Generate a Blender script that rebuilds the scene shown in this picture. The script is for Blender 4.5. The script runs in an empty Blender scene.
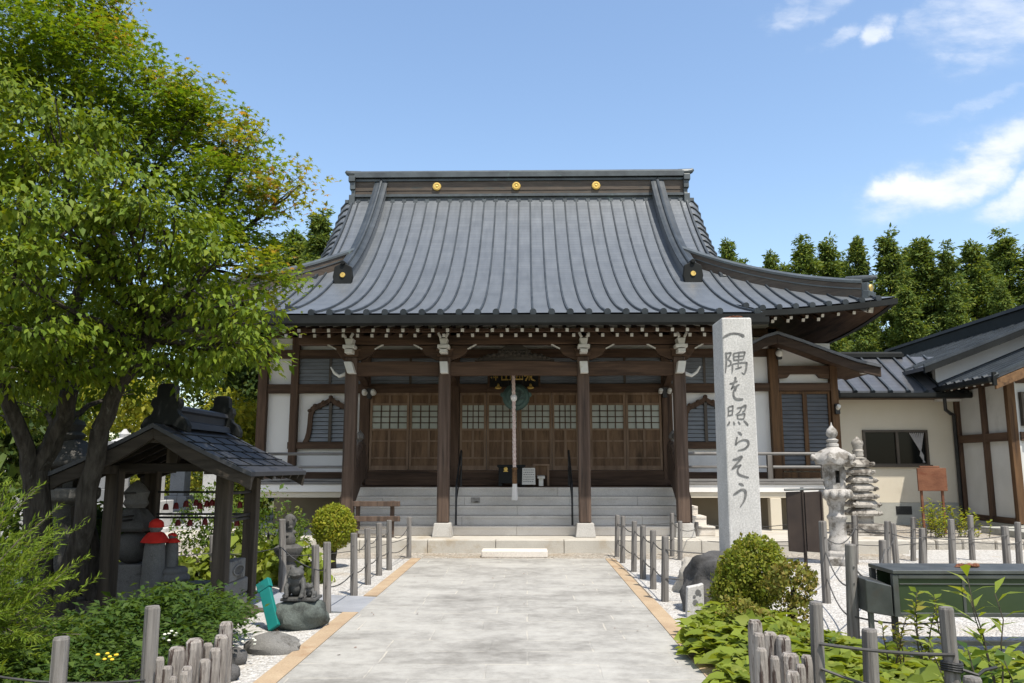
import bpy, math, random
import numpy as np
from mathutils import Vector, Matrix, Euler
C = bpy.context
S = C.scene
COL = S.collection
RAD = math.radians
rng = np.random.default_rng(11)
random.seed(11)

# ------------------------------------------------------------------ camera, world, sun, exposure
F = 28 / 36 * 1024
PITCH = math.atan(125.5 / F)
YAW = math.atan(15 / F * math.cos(PITCH))
EYE = 1.62
cam_d = bpy.data.cameras.new('camera')
cam = bpy.data.objects.new('camera', cam_d)
COL.objects.link(cam)
cam_d.lens = 28
cam_d.sensor_width = 36
cam_d.clip_start = .1
cam_d.clip_end = 3000
cam.location = (0, 0, EYE)
cam.rotation_euler = (math.pi / 2 + PITCH, 0, YAW)
S.camera = cam

SUN_EL, SUN_AZ = RAD(64), RAD(146)            # azimuth clockwise from +Y: behind the viewer's right shoulder
sun_dir = Vector((math.sin(SUN_AZ) * math.cos(SUN_EL), math.cos(SUN_AZ) * math.cos(SUN_EL), math.sin(SUN_EL)))
sd = bpy.data.lights.new('sun', 'SUN')
sd.energy = 3.7
sd.angle = RAD(.6)
sd.color = (1.0, .935, .83)
sun = bpy.data.objects.new('sun', sd)
COL.objects.link(sun)
sun.rotation_euler = sun_dir.to_track_quat('Z', 'Y').to_euler()
sun.location = sun_dir * 60
S.view_settings.view_transform = 'Standard'
S.view_settings.look = 'None'
S.view_settings.exposure = .80
S.view_settings.gamma = 1
S.view_settings.use_curve_mapping = False

W = bpy.data.worlds.new('World')
S.world = W
W.use_nodes = True


class NT:
    """small helper to write node trees"""
    def __init__(s, tree):
        s.t = tree
        s.n = tree.nodes
        s.l = tree.links

    def new(s, kind, ins=None, **kw):
        n = s.n.new(kind)
        for k, v in kw.items():
            setattr(n, k, v)
        for k, v in (ins or {}).items():
            s.put(n, k, v)
        return n

    def put(s, n, k, v):
        sock = n.inputs[k]
        if isinstance(v, bpy.types.NodeSocket):
            s.l.new(v, sock)
        else:
            sock.default_value = v

    def m(s, op, a, b=0.0, c=None):
        ins = {0: a, 1: b}
        if c is not None:
            ins[2] = c
        return s.new('ShaderNodeMath', ins, operation=op).outputs[0]

    def v(s, op, a, b=(0, 0, 0)):
        return s.new('ShaderNodeVectorMath', {0: a, 1: b}, operation=op).outputs[0]

    def mix(s, f, a, b, mode='MIX'):
        n = s.new('ShaderNodeMix', data_type='RGBA', blend_type=mode)
        s.put(n, 0, f)
        s.put(n, 6, a)
        s.put(n, 7, b)
        return n.outputs[2]

    def ramp(s, f, stops):
        n = s.new('ShaderNodeValToRGB')
        r = n.color_ramp
        while len(r.elements) < len(stops):
            r.elements.new(.5)
        for e, (p, c) in zip(r.elements, stops):
            e.position = p
            e.color = c if len(c) == 4 else (*c, 1)
        s.put(n, 0, f)
        return n.outputs[0]

    def noise(s, vec, scale, detail=4, rough=.55):
        n = s.new('ShaderNodeTexNoise', {'Scale': scale, 'Detail': detail, 'Roughness': rough})
        if vec is not None:
            s.put(n, 'Vector', vec)
        return n.outputs[0]

    def smooth(s, x, a, b):
        n = s.new('ShaderNodeMapRange', {0: x, 1: a, 2: b, 3: 0.0, 4: 1.0}, interpolation_type='SMOOTHSTEP')
        return n.outputs[0]


def g(v):
    return (v, v, v, 1)


def build_world():
    T = NT(W.node_tree)
    T.n.clear()
    sky = T.new('ShaderNodeTexSky', sky_type='NISHITA', sun_disc=False, sun_elevation=SUN_EL, sun_rotation=SUN_AZ,
                air_density=1.25, dust_density=.9, ozone_density=2.2, altitude=200)
    d = T.new('ShaderNodeTexCoord').outputs['Generated']
    sp = T.new('ShaderNodeSeparateXYZ', {0: d})
    x, y, z = sp.outputs
    # directions over the hall: gnomonic about +Y; clouds stand at fixed bearings
    yy = T.m('MAXIMUM', y, .08)
    gx = T.m('DIVIDE', x, yy)
    gz = T.m('DIVIDE', z, yy)
    p = T.new('ShaderNodeCombineXYZ', {0: gx, 1: gz, 2: 0.0}).outputs[0]
    w1 = T.noise(p, 7.0, 6, .6)
    w2 = T.noise(T.v('ADD', p, (7.3, 2.1, .4)), 7.0, 6, .6)
    wx = T.m('MULTIPLY_ADD', T.m('SUBTRACT', w1, .5), .16, gx)
    wz = T.m('MULTIPLY_ADD', T.m('SUBTRACT', w2, .5), .10, gz)
    tot = None
    for (u, v, a, b, ang, amp) in CLOUDS:
        c, s_ = math.cos(RAD(ang)), math.sin(RAD(ang))
        dx = T.m('SUBTRACT', wx, u)
        dz = T.m('SUBTRACT', wz, v)
        ex = T.m('DIVIDE', T.m('ADD', T.m('MULTIPLY', dx, c), T.m('MULTIPLY', dz, s_)), a)
        ez = T.m('DIVIDE', T.m('SUBTRACT', T.m('MULTIPLY', dz, c), T.m('MULTIPLY', dx, s_)), b)
        r = T.m('SQRT', T.m('ADD', T.m('MULTIPLY', ex, ex), T.m('MULTIPLY', ez, ez)))
        k = T.m('MULTIPLY', T.smooth(r, 1.25, .35), amp)
        tot = k if tot is None else T.m('MAXIMUM', tot, k)
    st = T.new('ShaderNodeMapping', {'Vector': p, 'Rotation': (0, 0, RAD(-24)), 'Scale': (9, 24, 1)}).outputs[0]
    fine = T.noise(st, 1.0, 8, .62)
    dens = T.m('MULTIPLY', tot, T.smooth(T.m('ADD', fine, T.m('MULTIPLY', tot, .36)), .44, .92))
    # unseen cloud behind the viewer, cover raised to whiten the fill in shade
    big = T.new('ShaderNodeMapping', {'Vector': d, 'Scale': (2.2, 2.2, 5)}).outputs[0]
    back = T.m('MULTIPLY', T.smooth(T.noise(big, 1.0, 6, .6), .36, .58), T.smooth(y, .15, -.2))
    back = T.m('MULTIPLY', back, T.smooth(z, 0.02, .2))
    dens = T.m('MAXIMUM', dens, T.m('MULTIPLY', back, .95))
    bright = T.mix(fine, (3.9, 4.15, 4.6, 1), (5.0, 5.15, 5.4, 1))
    colr = T.mix(dens, sky.outputs[0], bright)
    bg = T.new('ShaderNodeBackground', {'Color': colr, 'Strength': .13})
    out = T.new('ShaderNodeOutputWorld')
    T.l.new(bg.outputs[0], out.inputs[0])


# cloud bearings: (x/y, z/y, half length, half width, tilt, amount)
CLOUDS = [(.575, .385, .165, .046, 24, 1.0), (.50, .365, .085, .026, 16, 1.0), (.64, .345, .09, .028, 24, .9),
          (.64, .60, .12, .070, 22, .62), (.60, .56, .07, .03, 30, .55), (.480, .575, .045, .022, 35, .75), (.36, .615, .07, .018, 26, .5),
          (.42, .575, .06, .012, 14, .5), (.40, .62, .10, .016, 20, .4), (.55, .60, .05, .03, 40, .5), (.60, .475, .10, .012, 18, .35), (.50, .66, .2, .02, 12, .3)]
build_world()


def ray(u, v):
    x = (u - 512) / F
    y = (341.5 - v) / F
    cp, sp = math.cos(PITCH), math.sin(PITCH)
    Y = cp - y * sp
    Z = sp + y * cp
    c, s = math.cos(YAW), math.sin(YAW)
    return (x * c - Y * s, x * s + Y * c, Z)


def at(u, v, Y):
    """a measured point of the photograph at the distance Y"""
    r = ray(u, v)
    t = Y / r[1]
    return Vector((r[0] * t, Y, EYE + r[2] * t))


def gnd(u, v, z=0.0):
    r = ray(u, v)
    t = (z - EYE) / r[2]
    return Vector((r[0] * t, r[1] * t, z))


# ------------------------------------------------------------------ materials
MATS = {}


def base_mat(name):
    m = bpy.data.materials.new(name)
    m.use_nodes = True
    T = NT(m.node_tree)
    T.n.clear()
    out = T.new('ShaderNodeOutputMaterial')
    b = T.new('ShaderNodeBsdfPrincipled')
    T.l.new(b.outputs[0], out.inputs[0])
    MATS[name] = m
    return m, T, b, out


def mat(name, a, b2=None, rough=.7, scale=3.0, stretch=(1, 1, 1), spec=.3, metal=0, bump=.0, bscale=None, contrast=(.35, .68),
        spots=None, spot_scale=2.0, spot_range=(.55, .7), fine=.0, fscale=60, dist=.02, dots=None):
    """two-colour noise surface with optional second stain colour, fine speckle and bump, in object space"""
    m, T, b, out = base_mat(name)
    co = T.new('ShaderNodeTexCoord').outputs['Object']
    mp = T.new('ShaderNodeMapping', {'Vector': co, 'Scale': stretch}).outputs[0]
    n1 = T.noise(mp, scale, 6, .6)
    col = T.ramp(n1, [(contrast[0], a), (contrast[1], b2 or a)])
    if spots:
        n2 = T.noise(T.v('ADD', mp, (3.1, 1.7, 5.2)), spot_scale, 7, .65)
        col = T.mix(T.smooth(n2, *spot_range), col, (*spots, 1))
    if fine:
        n3 = T.noise(co, fscale, 2, .6)
        f = T.new('ShaderNodeMapRange', {0: n3, 1: .3, 2: .7, 3: 1 - fine, 4: 1 + fine}).outputs[0]
        col = T.mix(1.0, col, T.new('ShaderNodeCombineXYZ', {0: f, 1: f, 2: f}).outputs[0], 'MULTIPLY')
    T.put(b, 'Base Color', col)
    T.put(b, 'Roughness', rough)
    T.put(b, 'Metallic', metal)
    T.put(b, 'Specular IOR Level', spec)
    if bump:
        nb = T.noise(mp, bscale or scale * 4, 6, .6)
        bn = T.new('ShaderNodeBump', {'Strength': bump, 'Distance': dist, 'Height': nb})
        T.put(b, 'Normal', bn.outputs[0])
    return m


def leaf_mat(name, cols, back=None, trans=.45, rough=.58, spec=.2, clump=None):
    """leaves: each leaf its own tint; light passes through"""
    m, T, b, out = base_mat(name)
    r = T.new('ShaderNodeNewGeometry').outputs['Random Per Island']
    n = len(cols)
    col = T.ramp(r, [(i / (n - 1), c) for i, c in enumerate(cols)])
    if clump:
        co = T.new('ShaderNodeTexCoord').outputs['Object']
        nz = T.noise(co, clump[1], 3, .5)
        col = T.mix(T.smooth(nz, clump[2], clump[3]), col, (*clump[0], 1))
    T.put(b, 'Base Color', col)
    T.put(b, 'Roughness', rough)
    T.put(b, 'Specular IOR Level', spec)
    tr = T.new('ShaderNodeBsdfTranslucent')
    T.put(tr, 'Color', T.mix(.75, col, T.mix(1.0, col, (1.75, 1.55, .5, 1), 'MULTIPLY')))
    mx = T.new('ShaderNodeMixShader', {0: trans})
    T.l.new(b.outputs[0], mx.inputs[1])
    T.l.new(tr.outputs[0], mx.inputs[2])
    T.l.new(mx.outputs[0], out.inputs[0])
    return m


def roof_mat(name, c0, c1, px, py, rough, axis=0):
    """copper sheet roofing: courses along the slope, tint of every sheet, weather streaks"""
    m, T, b, out = base_mat(name)
    co = T.new('ShaderNodeTexCoord').outputs['Object']
    sp = T.new('ShaderNodeSeparateXYZ', {0: co})
    x, y = (sp.outputs[0], sp.outputs[1]) if axis == 0 else (sp.outputs[1], sp.outputs[0])
    ix = T.m('FLOOR', T.m('DIVIDE', x, px))
    yz = T.m('MULTIPLY_ADD', sp.outputs[2], .62, y)
    fy = T.m('DIVIDE', yz, py)
    iy = T.m('FLOOR', fy)
    cell = T.new('ShaderNodeCombineXYZ', {0: ix, 1: iy, 2: 0.0}).outputs[0]
    wn = T.new('ShaderNodeTexWhiteNoise', {0: cell}).outputs[0]
    n = T.noise(co, .8, 6, .65)
    n2 = T.noise(T.new('ShaderNodeMapping', {'Vector': co, 'Scale': (6, .8, .8)}).outputs[0], 1.2, 5, .6)
    f = T.m('ADD', T.m('MULTIPLY', wn, .09), T.m('ADD', T.m('MULTIPLY', n, .22), T.m('MULTIPLY', n2, .62)))
    col = T.ramp(f, [(.3, c0), (.85, c1)])
    fr = T.m('FRACT', fy)
    seam = T.m('LESS_THAN', fr, .14)
    col = T.mix(T.m('MULTIPLY', seam, .20), col, (c0[0] * .45, c0[1] * .45, c0[2] * .5, 1))
    T.put(b, 'Base Color', col)
    T.put(b, 'Metallic', .25)
    T.put(b, 'Roughness', T.m('MULTIPLY_ADD', wn, .05, rough))
    T.put(b, 'Specular IOR Level', .45)
    bn = T.new('ShaderNodeBump', {'Strength': .5, 'Distance': .012, 'Height': T.m('ADD', T.m('MULTIPLY', fr, -1.0), T.m('MULTIPLY', wn, .25))})
    T.put(b, 'Normal', bn.outputs[0])
    return m


def gravel_mat(name, cols, scale, bump=.9, stain=None, stain_r=(.5, .72)):
    m, T, b, out = base_mat(name)
    co = T.new('ShaderNodeTexCoord').outputs['Object']
    vo = T.new('ShaderNodeTexVoronoi', {'Vector': co, 'Scale': scale, 'Randomness': 1.0})
    sp = T.new('ShaderNodeSeparateColor', {0: vo.outputs['Color']})
    col = T.ramp(sp.outputs[0], [(i / (len(cols) - 1), c) for i, c in enumerate(cols)])
    n = T.noise(co, .9, 6, .65)
    if stain:
        col = T.mix(T.m('MULTIPLY', T.smooth(n, *stain_r), .75), col, (*stain, 1))
    T.put(b, 'Base Color', col)
    T.put(b, 'Roughness', .9)
    T.put(b, 'Specular IOR Level', .15)
    h = T.m('ADD', T.m('MULTIPLY', vo.outputs['Distance'], -1.0), T.m('MULTIPLY', sp.outputs[1], .5))
    bn = T.new('ShaderNodeBump', {'Strength': bump, 'Distance': .025, 'Height': h})
    T.put(b, 'Normal', bn.outputs[0])
    return m


def path_mat(name):
    """granite flags of uneven length, mortar lines, dark lichen stains"""
    m, T, b, out = base_mat(name)
    co = T.new('ShaderNodeTexCoord').outputs['Object']
    wob = T.v('SCALE', T.v('SUBTRACT', T.new('ShaderNodeTexNoise', {'Vector': co, 'Scale': 3.0}).outputs[1], (.5, .5, .5)))
    wob.node.inputs['Scale'].default_value = .03
    br = T.new('ShaderNodeTexBrick', {'Vector': T.v('ADD', co, wob), 'Color1': g(.1), 'Color2': g(.9), 'Mortar': g(.5), 'Scale': 1.0,
                                      'Mortar Size': .010, 'Mortar Smooth': .3, 'Brick Width': .92, 'Row Height': .46}, offset=.37, squash=1.35,
               squash_frequency=3)
    tint = T.new('ShaderNodeSeparateColor', {0: br.outputs['Color']}).outputs[0]
    st = T.new('ShaderNodeMapping', {'Vector': co, 'Scale': (.8, 1.0, 1)}).outputs[0]
    n1 = T.noise(st, 1.15, 9, .7)
    n2 = T.noise(co, 5.5, 8, .75)
    f = T.m('ADD', T.m('ADD', T.m('MULTIPLY', n1, .56), T.m('MULTIPLY', n2, .30)), T.m('MULTIPLY', tint, .06))
    col = T.ramp(f, [(.34, (.19, .182, .166)), (.415, (.265, .256, .236)), (.49, (.34, .33, .305)), (.58, (.40, .388, .36))])
    sp = T.noise(co, 90, 2, .5)
    col = T.mix(T.m('MULTIPLY', T.smooth(sp, .55, .72), .2), col, g(.12))
    mort = T.m('MULTIPLY', br.outputs['Fac'], T.smooth(T.noise(co, 2.3, 4, .6), .40, .66))
    col = T.mix(T.m('MULTIPLY', mort, .6), col, (.50, .46, .39, 1))
    T.put(b, 'Base Color', col)
    T.put(b, 'Roughness', .82)
    T.put(b, 'Specular IOR Level', .2)
    bn = T.new('ShaderNodeBump', {'Strength': .5, 'Distance': .012, 'Height': T.m('SUBTRACT', n2, br.outputs['Fac'])})
    T.put(b, 'Normal', bn.outputs[0])
    return m


def stone_mat(name, c, dark, light=None, rough=.85, scale=5, bump=.5, lich=(.55, .66), grain=.25, gscale=120):
    return mat(name, tuple(v * .82 for v in c), c, rough, scale, spec=.2, bump=bump, bscale=scale * 5, spots=dark, spot_scale=scale * .8,
               spot_range=lich, fine=grain, fscale=gscale)


def glass_mat(name, c, rough=.12, spec=.7):
    m, T, b, out = base_mat(name)
    T.put(b, 'Base Color', (*c, 1))
    T.put(b, 'Roughness', rough)
    T.put(b, 'Specular IOR Level', spec)
    return m


M = {}
M['gravel'] = gravel_mat('white_gravel', [(.34, .33, .31), (.53, .515, .49), (.42, .40, .37), (.62, .605, .58), (.27, .25, .225)], 42, .8,
                         (.40, .34, .26), (.53, .70))
M['pebble'] = gravel_mat('brown_pebbles', [(.28, .25, .21), (.42, .38, .33), (.2, .18, .15), (.5, .47, .42)], 26, 1.0, (.3, .24, .17))
M['dirt'] = gravel_mat('bark_mulch', [(.07, .055, .042), (.13, .105, .085), (.045, .035, .028), (.2, .17, .14)], 30, 1.0, (.05, .045, .03))
M['earth'] = mat('earth', (.10, .085, .06), (.16, .14, .09), .95, .6, bump=.5, bscale=6, spots=(.05, .09, .025), spot_scale=.4, spot_range=(.45, .6))
M['path'] = path_mat('granite_flags')
M['border'] = mat('sandstone_border', (.33, .24, .155), (.41, .315, .21), .85, 3, bump=.4, bscale=40, spots=(.30, .20, .12), spot_scale=2.2, fine=.12)
M['asphalt'] = mat('pale_asphalt', (.22, .23, .25), (.30, .31, .33), .9, 2, bump=.3, bscale=60, fine=.15, fscale=120)
M['conc'] = mat('concrete', (.40, .375, .33), (.48, .455, .405), .85, 1.8, bump=.25, bscale=40, spots=(.36, .31, .24), spot_scale=1.4, fine=.08)
M['conc_grey'] = mat('grey_concrete', (.30, .30, .27), (.38, .375, .34), .9, 1.6, bump=.25, bscale=30, spots=(.2, .2, .17), spot_scale=1.2, fine=.08)
M['step'] = mat('granite_step', (.57, .525, .465), (.66, .615, .555), .75, 1.3, stretch=(1, 1, 2), spec=.3, bump=.12, bscale=70,
                spots=(.47, .425, .365), spot_scale=1.6, spot_range=(.55, .75), fine=.12, fscale=70)
M['plinth'] = mat('granite_plinth', (.37, .355, .33), (.44, .425, .40), .75, 1.6, bump=.15, bscale=60, spots=(.29, .27, .24), spot_scale=2, fine=.15, fscale=70)
M['copper'] = roof_mat('copper_sheet', (.106, .118, .132), (.182, .198, .217), .355, .20, .40)
M['rib'] = mat('copper_rib', (.022, .028, .034), (.05, .06, .07), .5, 2, spec=.35, metal=.1, spots=(.03, .04, .045), spot_scale=3)
M['ridge_cap'] = mat('ridge_cap_sheet', (.055, .062, .066), (.10, .115, .12), .45, 2, spec=.5, metal=.25, spots=(.16, .24, .22), spot_scale=2, spot_range=(.6, .75))
M['ridge_board'] = mat('ridge_bronze', (.062, .047, .036), (.105, .082, .062), .55, 2, (1, 1, 8), spec=.4, metal=.15, spots=(.05, .055, .05), spot_scale=2)
M['gutter'] = mat('gutter_green', (.008, .009, .009), (.016, .018, .0175), .65, 2, spec=.2)
M['gold'] = mat('gilt', (.62, .42, .11), (.75, .53, .17), .45, 3, metal=.5, spots=(.4, .26, .07), spot_scale=9)
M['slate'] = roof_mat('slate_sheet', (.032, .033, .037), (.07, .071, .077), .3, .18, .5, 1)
M['annex_roof'] = roof_mat('annex_sheet', (.07, .073, .08), (.13, .135, .145), .42, .22, .38)
M['annex_roof_side'] = roof_mat('annex_sheet_side', (.07, .073, .08), (.13, .135, .145), .42, .2, .38, 1)


def wood(name, a, b, spots, st=(9, 9, .7), rough=.75, bump=.25, sr=(.5, .68)):
    return mat(name, a, b, rough, 1.6, st, spec=.22, bump=bump, bscale=5, spots=spots, spot_scale=.8, spot_range=sr, dist=.01)


M['wood_v'] = wood('dark_timber_upright', (.060, .036, .024), (.115, .071, .047), (.035, .022, .016))
M['wood_h'] = wood('dark_timber_beam', (.060, .036, .023), (.112, .068, .044), (.038, .024, .017), (.7, 9, 9))
M['wood_y'] = wood('dark_timber_rafter', (.060, .036, .023), (.105, .065, .042), (.038, .024, .017), (9, .7, 9))
M['dark_board'] = wood('dark_bargeboard', (.030, .020, .015), (.058, .040, .029), (.02, .014, .011), (.7, 9, 9))
M['pillar'] = wood('weathered_pillar', (.070, .046, .034), (.128, .090, .069), (.022, .018, .016), (10, 10, .45), sr=(.5, .72))
M['door_wood'] = wood('door_timber', (.165, .108, .07), (.245, .168, .112), (.11, .07, .045), (6, 6, .9), sr=(.52, .72))
M['door_panel'] = wood('door_panel', (.105, .062, .036), (.19, .118, .068), (.062, .038, .022), (6, 6, 1), sr=(.5, .72))
M['orange_wood'] = wood('varnished_cypress', (.075, .041, .021), (.145, .080, .038), (.04, .023, .014), (9, 9, .6))
M['orange_wood_y'] = wood('varnished_eave', (.12, .066, .033), (.20, .115, .056), (.07, .04, .022), (9, .6, 9))
M['grey_wood'] = wood('silvered_timber', (.105, .096, .088), (.245, .232, .218), (.040, .034, .029), (15, 15, .7), .9, 1.0, (.48, .62))
M['grey_wood_h'] = wood('silvered_rail', (.15, .145, .14), (.26, .25, .24), (.09, .085, .08), (.8, 13, 13), .85, .4)
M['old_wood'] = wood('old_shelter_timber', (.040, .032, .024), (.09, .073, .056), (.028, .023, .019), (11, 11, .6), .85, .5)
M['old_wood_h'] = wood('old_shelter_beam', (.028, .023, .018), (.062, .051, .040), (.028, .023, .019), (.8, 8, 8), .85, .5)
M['log'] = mat('bark_stake', (.17, .15, .135), (.42, .385, .35), .95, 3.0, (9, 9, 1.1), spec=.1, bump=1.0, bscale=4, spots=(.075, .055, .048), spot_scale=2.6,
               spot_range=(.52, .6), dist=.03)
M['plaster'] = mat('white_plaster', (.72, .705, .685), (.77, .755, .735), .9, .8, spec=.15, bump=.08, bscale=30, spots=(.60, .585, .57), spot_scale=.5)
M['plaster_grey'] = mat('old_white_board', (.52, .52, .50), (.62, .62, .60), .85, 1.0, spec=.15, spots=(.45, .45, .43), spot_scale=.7)
M['cream'] = mat('cream_render', (.56, .505, .405), (.61, .555, .455), .9, .7, spec=.15, bump=.15, bscale=80, spots=(.51, .455, .36), spot_scale=.6, fine=.03)
M['taupe'] = mat('taupe_wall', (.20, .165, .115), (.25, .21, .15), .9, 1.0)
M['white_paint'] = mat('white_end_paint', (.56, .55, .51), (.66, .65, .61), .7, 5, spots=(.55, .53, .47), spot_scale=4)
M['shutter'] = mat('grey_shutter_slat', (.17, .185, .205), (.24, .26, .285), .5, 3, (1, 1, 6), spec=.4)
M['shutter_dark'] = mat('dark_shutter_slat', (.070, .074, .080), (.105, .11, .118), .5, 3, (1, 1, 6), spec=.4)
M['bronze_frame'] = mat('bronze_window_frame', (.05, .038, .028), (.075, .058, .043), .45, 4, spec=.4)
M['black'] = mat('black_iron', (.012, .012, .012), (.03, .029, .028), .5, 6, spec=.4)
M['steel'] = mat('dull_steel', (.085, .09, .088), (.15, .158, .155), .42, 3, metal=.6, spots=(.11, .1, .09), spot_scale=3)
M['paper'] = mat('frosted_pane', (.30, .32, .275), (.40, .42, .37), .35, 1.4, spec=.5)
M['dark_glass'] = glass_mat('dark_window_glass', (.006, .007, .007), .10, .14)
M['green_glass'] = mat('green_sheet_glass', (.030, .048, .026), (.05, .072, .04), .16, 1.2, spec=.6)
M['curtain'] = mat('grey_curtain', (.30, .29, .29), (.38, .37, .37), .9, 3, (10, 10, .5))
M['slab'] = stone_mat('white_granite', (.52, .51, .492), (.43, .42, .40), grain=.2, gscale=48, scale=2.5, bump=.12, lich=(.52, .75))
M['ink'] = mat('grey_engraving', (.10, .10, .10), (.19, .19, .185), .9, 20)
M['lantern'] = stone_mat('lantern_granite', (.42, .40, .375), (.15, .135, .115), scale=6, lich=(.44, .62), bump=.3)
M['pagoda'] = stone_mat('lichen_stone', (.36, .335, .30), (.10, .088, .075), scale=6, lich=(.44, .62), bump=.6)
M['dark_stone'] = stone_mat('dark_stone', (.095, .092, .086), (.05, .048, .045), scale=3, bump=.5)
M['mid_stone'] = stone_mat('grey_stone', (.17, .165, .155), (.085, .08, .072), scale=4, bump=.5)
M['rock'] = stone_mat('boulder', (.095, .092, .09), (.035, .034, .033), scale=2.2, bump=.9, lich=(.45, .62))
M['pale_rock'] = stone_mat('pale_rock', (.42, .39, .34), (.25, .22, .18), scale=4, bump=.9)
M['green_rock'] = stone_mat('green_rock', (.10, .115, .105), (.045, .05, .046), scale=4, bump=.9, lich=(.48, .62))
M['frog'] = stone_mat('blackened_stone', (.085, .085, .082), (.035, .034, .033), rough=.6, scale=6, bump=.3)
M['grave'] = stone_mat('grave_granite', (.45, .45, .45), (.30, .30, .30), scale=2, bump=.1)
M['grave_dark'] = stone_mat('grave_dark', (.22, .225, .23), (.13, .13, .135), scale=2, bump=.1)
M['red_cloth'] = mat('red_cloth', (.52, .022, .015), (.64, .035, .022), .9, 6, bump=.5, bscale=14)
M['teal'] = mat('teal_paint', (.005, .135, .122), (.01, .185, .168), .55, 2.0, spots=(.012, .10, .092), spot_scale=5)
M['rust'] = mat('rusted_sheet', (.125, .048, .025), (.20, .085, .045), .8, 3, (1, 1, 2), bump=.3, bscale=20, spots=(.13, .042, .02), spot_scale=3)
M['brown_sheet'] = mat('brown_sheet', (.022, .014, .011), (.04, .027, .02), .55, 3, spec=.4)
M['rope'] = mat('pink_white_cord', (.55, .40, .36), (.70, .62, .58), .9, 14, (1, 1, 3), bump=.5, bscale=30)
M['tassel'] = mat('white_tassel', (.66, .64, .62), (.76, .75, .73), .9, 10, (20, 20, 1))
M['gong'] = mat('verdigris', (.055, .095, .085), (.10, .16, .145), .6, 3, metal=.4, spots=(.04, .055, .05), spot_scale=4)
M['cable'] = mat('dark_cable', (.05, .048, .046), (.09, .087, .083), .6, 6)
M['bark'] = mat('bark', (.030, .026, .021), (.075, .066, .056), .95, 4, (5, 5, 1), spec=.1, bump=.9, bscale=9, spots=(.13, .128, .112), spot_scale=3, spot_range=(.62, .72))
M['twig'] = mat('twig_bark', (.06, .05, .04), (.12, .10, .08), .95, 6)
M['lf_near'] = leaf_mat('ovate_leaf', [(0.072, 0.121, 0.010), (0.104, 0.162, 0.012), (0.152, 0.209, 0.016), (0.087, 0.135, 0.012), (0.203, 0.236, 0.020)], trans=.33)
M['lf_maple'] = leaf_mat('maple_leaf', [(.080, .150, .011), (.115, .195, .014), (.165, .235, .016), (.090, .160, .011), (.205, .235, .018)], trans=.40, rough=.5)
M['lf_maple_tip'] = leaf_mat('maple_tip_leaf', [(.165, .215, .014), (.225, .22, .02), (.16, .215, .014), (.33, .175, .055)], trans=.5, rough=.5)
M['lf_cedar'] = leaf_mat('cedar_sprays', [(.06, .105, .028), (.10, .152, .034), (.155, .198, .038), (.072, .125, .032), (.21, .23, .046)], trans=.35, rough=.7, spec=.15)
M['lf_yellow'] = leaf_mat('yellow_green_leaf', [(.20, .23, .022), (.28, .28, .028), (.13, .17, .02), (.36, .32, .035)], trans=.4)
M['lf_wood'] = leaf_mat('wood_leaf', [(.03, .06, .014), (.05, .085, .018), (.075, .11, .02), (.11, .13, .024)], trans=.35)
M['lf_cypress'] = leaf_mat('cypress_spray', [(.12, .19, .020), (.17, .24, .026), (.08, .14, .016), (.22, .27, .03)], trans=.4, rough=.6)
M['lf_box'] = leaf_mat('box_leaf', [(.17, .22, .018), (.23, .265, .022), (.12, .165, .016), (.29, .29, .03), (.27, .25, .03)], trans=.35)
M['lf_azalea'] = leaf_mat('azalea_leaf', [(.12, .165, .016), (.17, .21, .02), (.22, .225, .028), (.085, .125, .014), (.25, .22, .04)], trans=.35)
M['lf_rust'] = leaf_mat('bronze_azalea_leaf', [(.13, .155, .028), (.19, .185, .034), (.10, .125, .022), (.26, .19, .05), (.17, .18, .028)], trans=.3)
M['lf_heart'] = leaf_mat('heart_leaf', [(.17, .225, .028), (.22, .275, .038), (.12, .17, .022), (.27, .30, .06)], trans=.4, rough=.5)
M['lf_herb'] = leaf_mat('herb_leaf', [(.036, .075, .015), (.056, .105, .020), (.085, .135, .026), (.028, .056, .012)], trans=.4)
M['lf_shade'] = leaf_mat('bush_leaf', [(.05, .10, .016), (.08, .14, .02), (.12, .17, .024), (.14, .16, .03)], trans=.4)
M['flower'] = mat('white_flower', (.6, .6, .5), (.7, .7, .6), .8, 3)
M['yellow_flower'] = mat('yellow_flower', (.6, .42, .03), (.7, .5, .04), .8, 3)
M['maroon'] = mat('maroon_lacquer', (.12, .012, .012), (.18, .02, .018), .5, 4)

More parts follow.
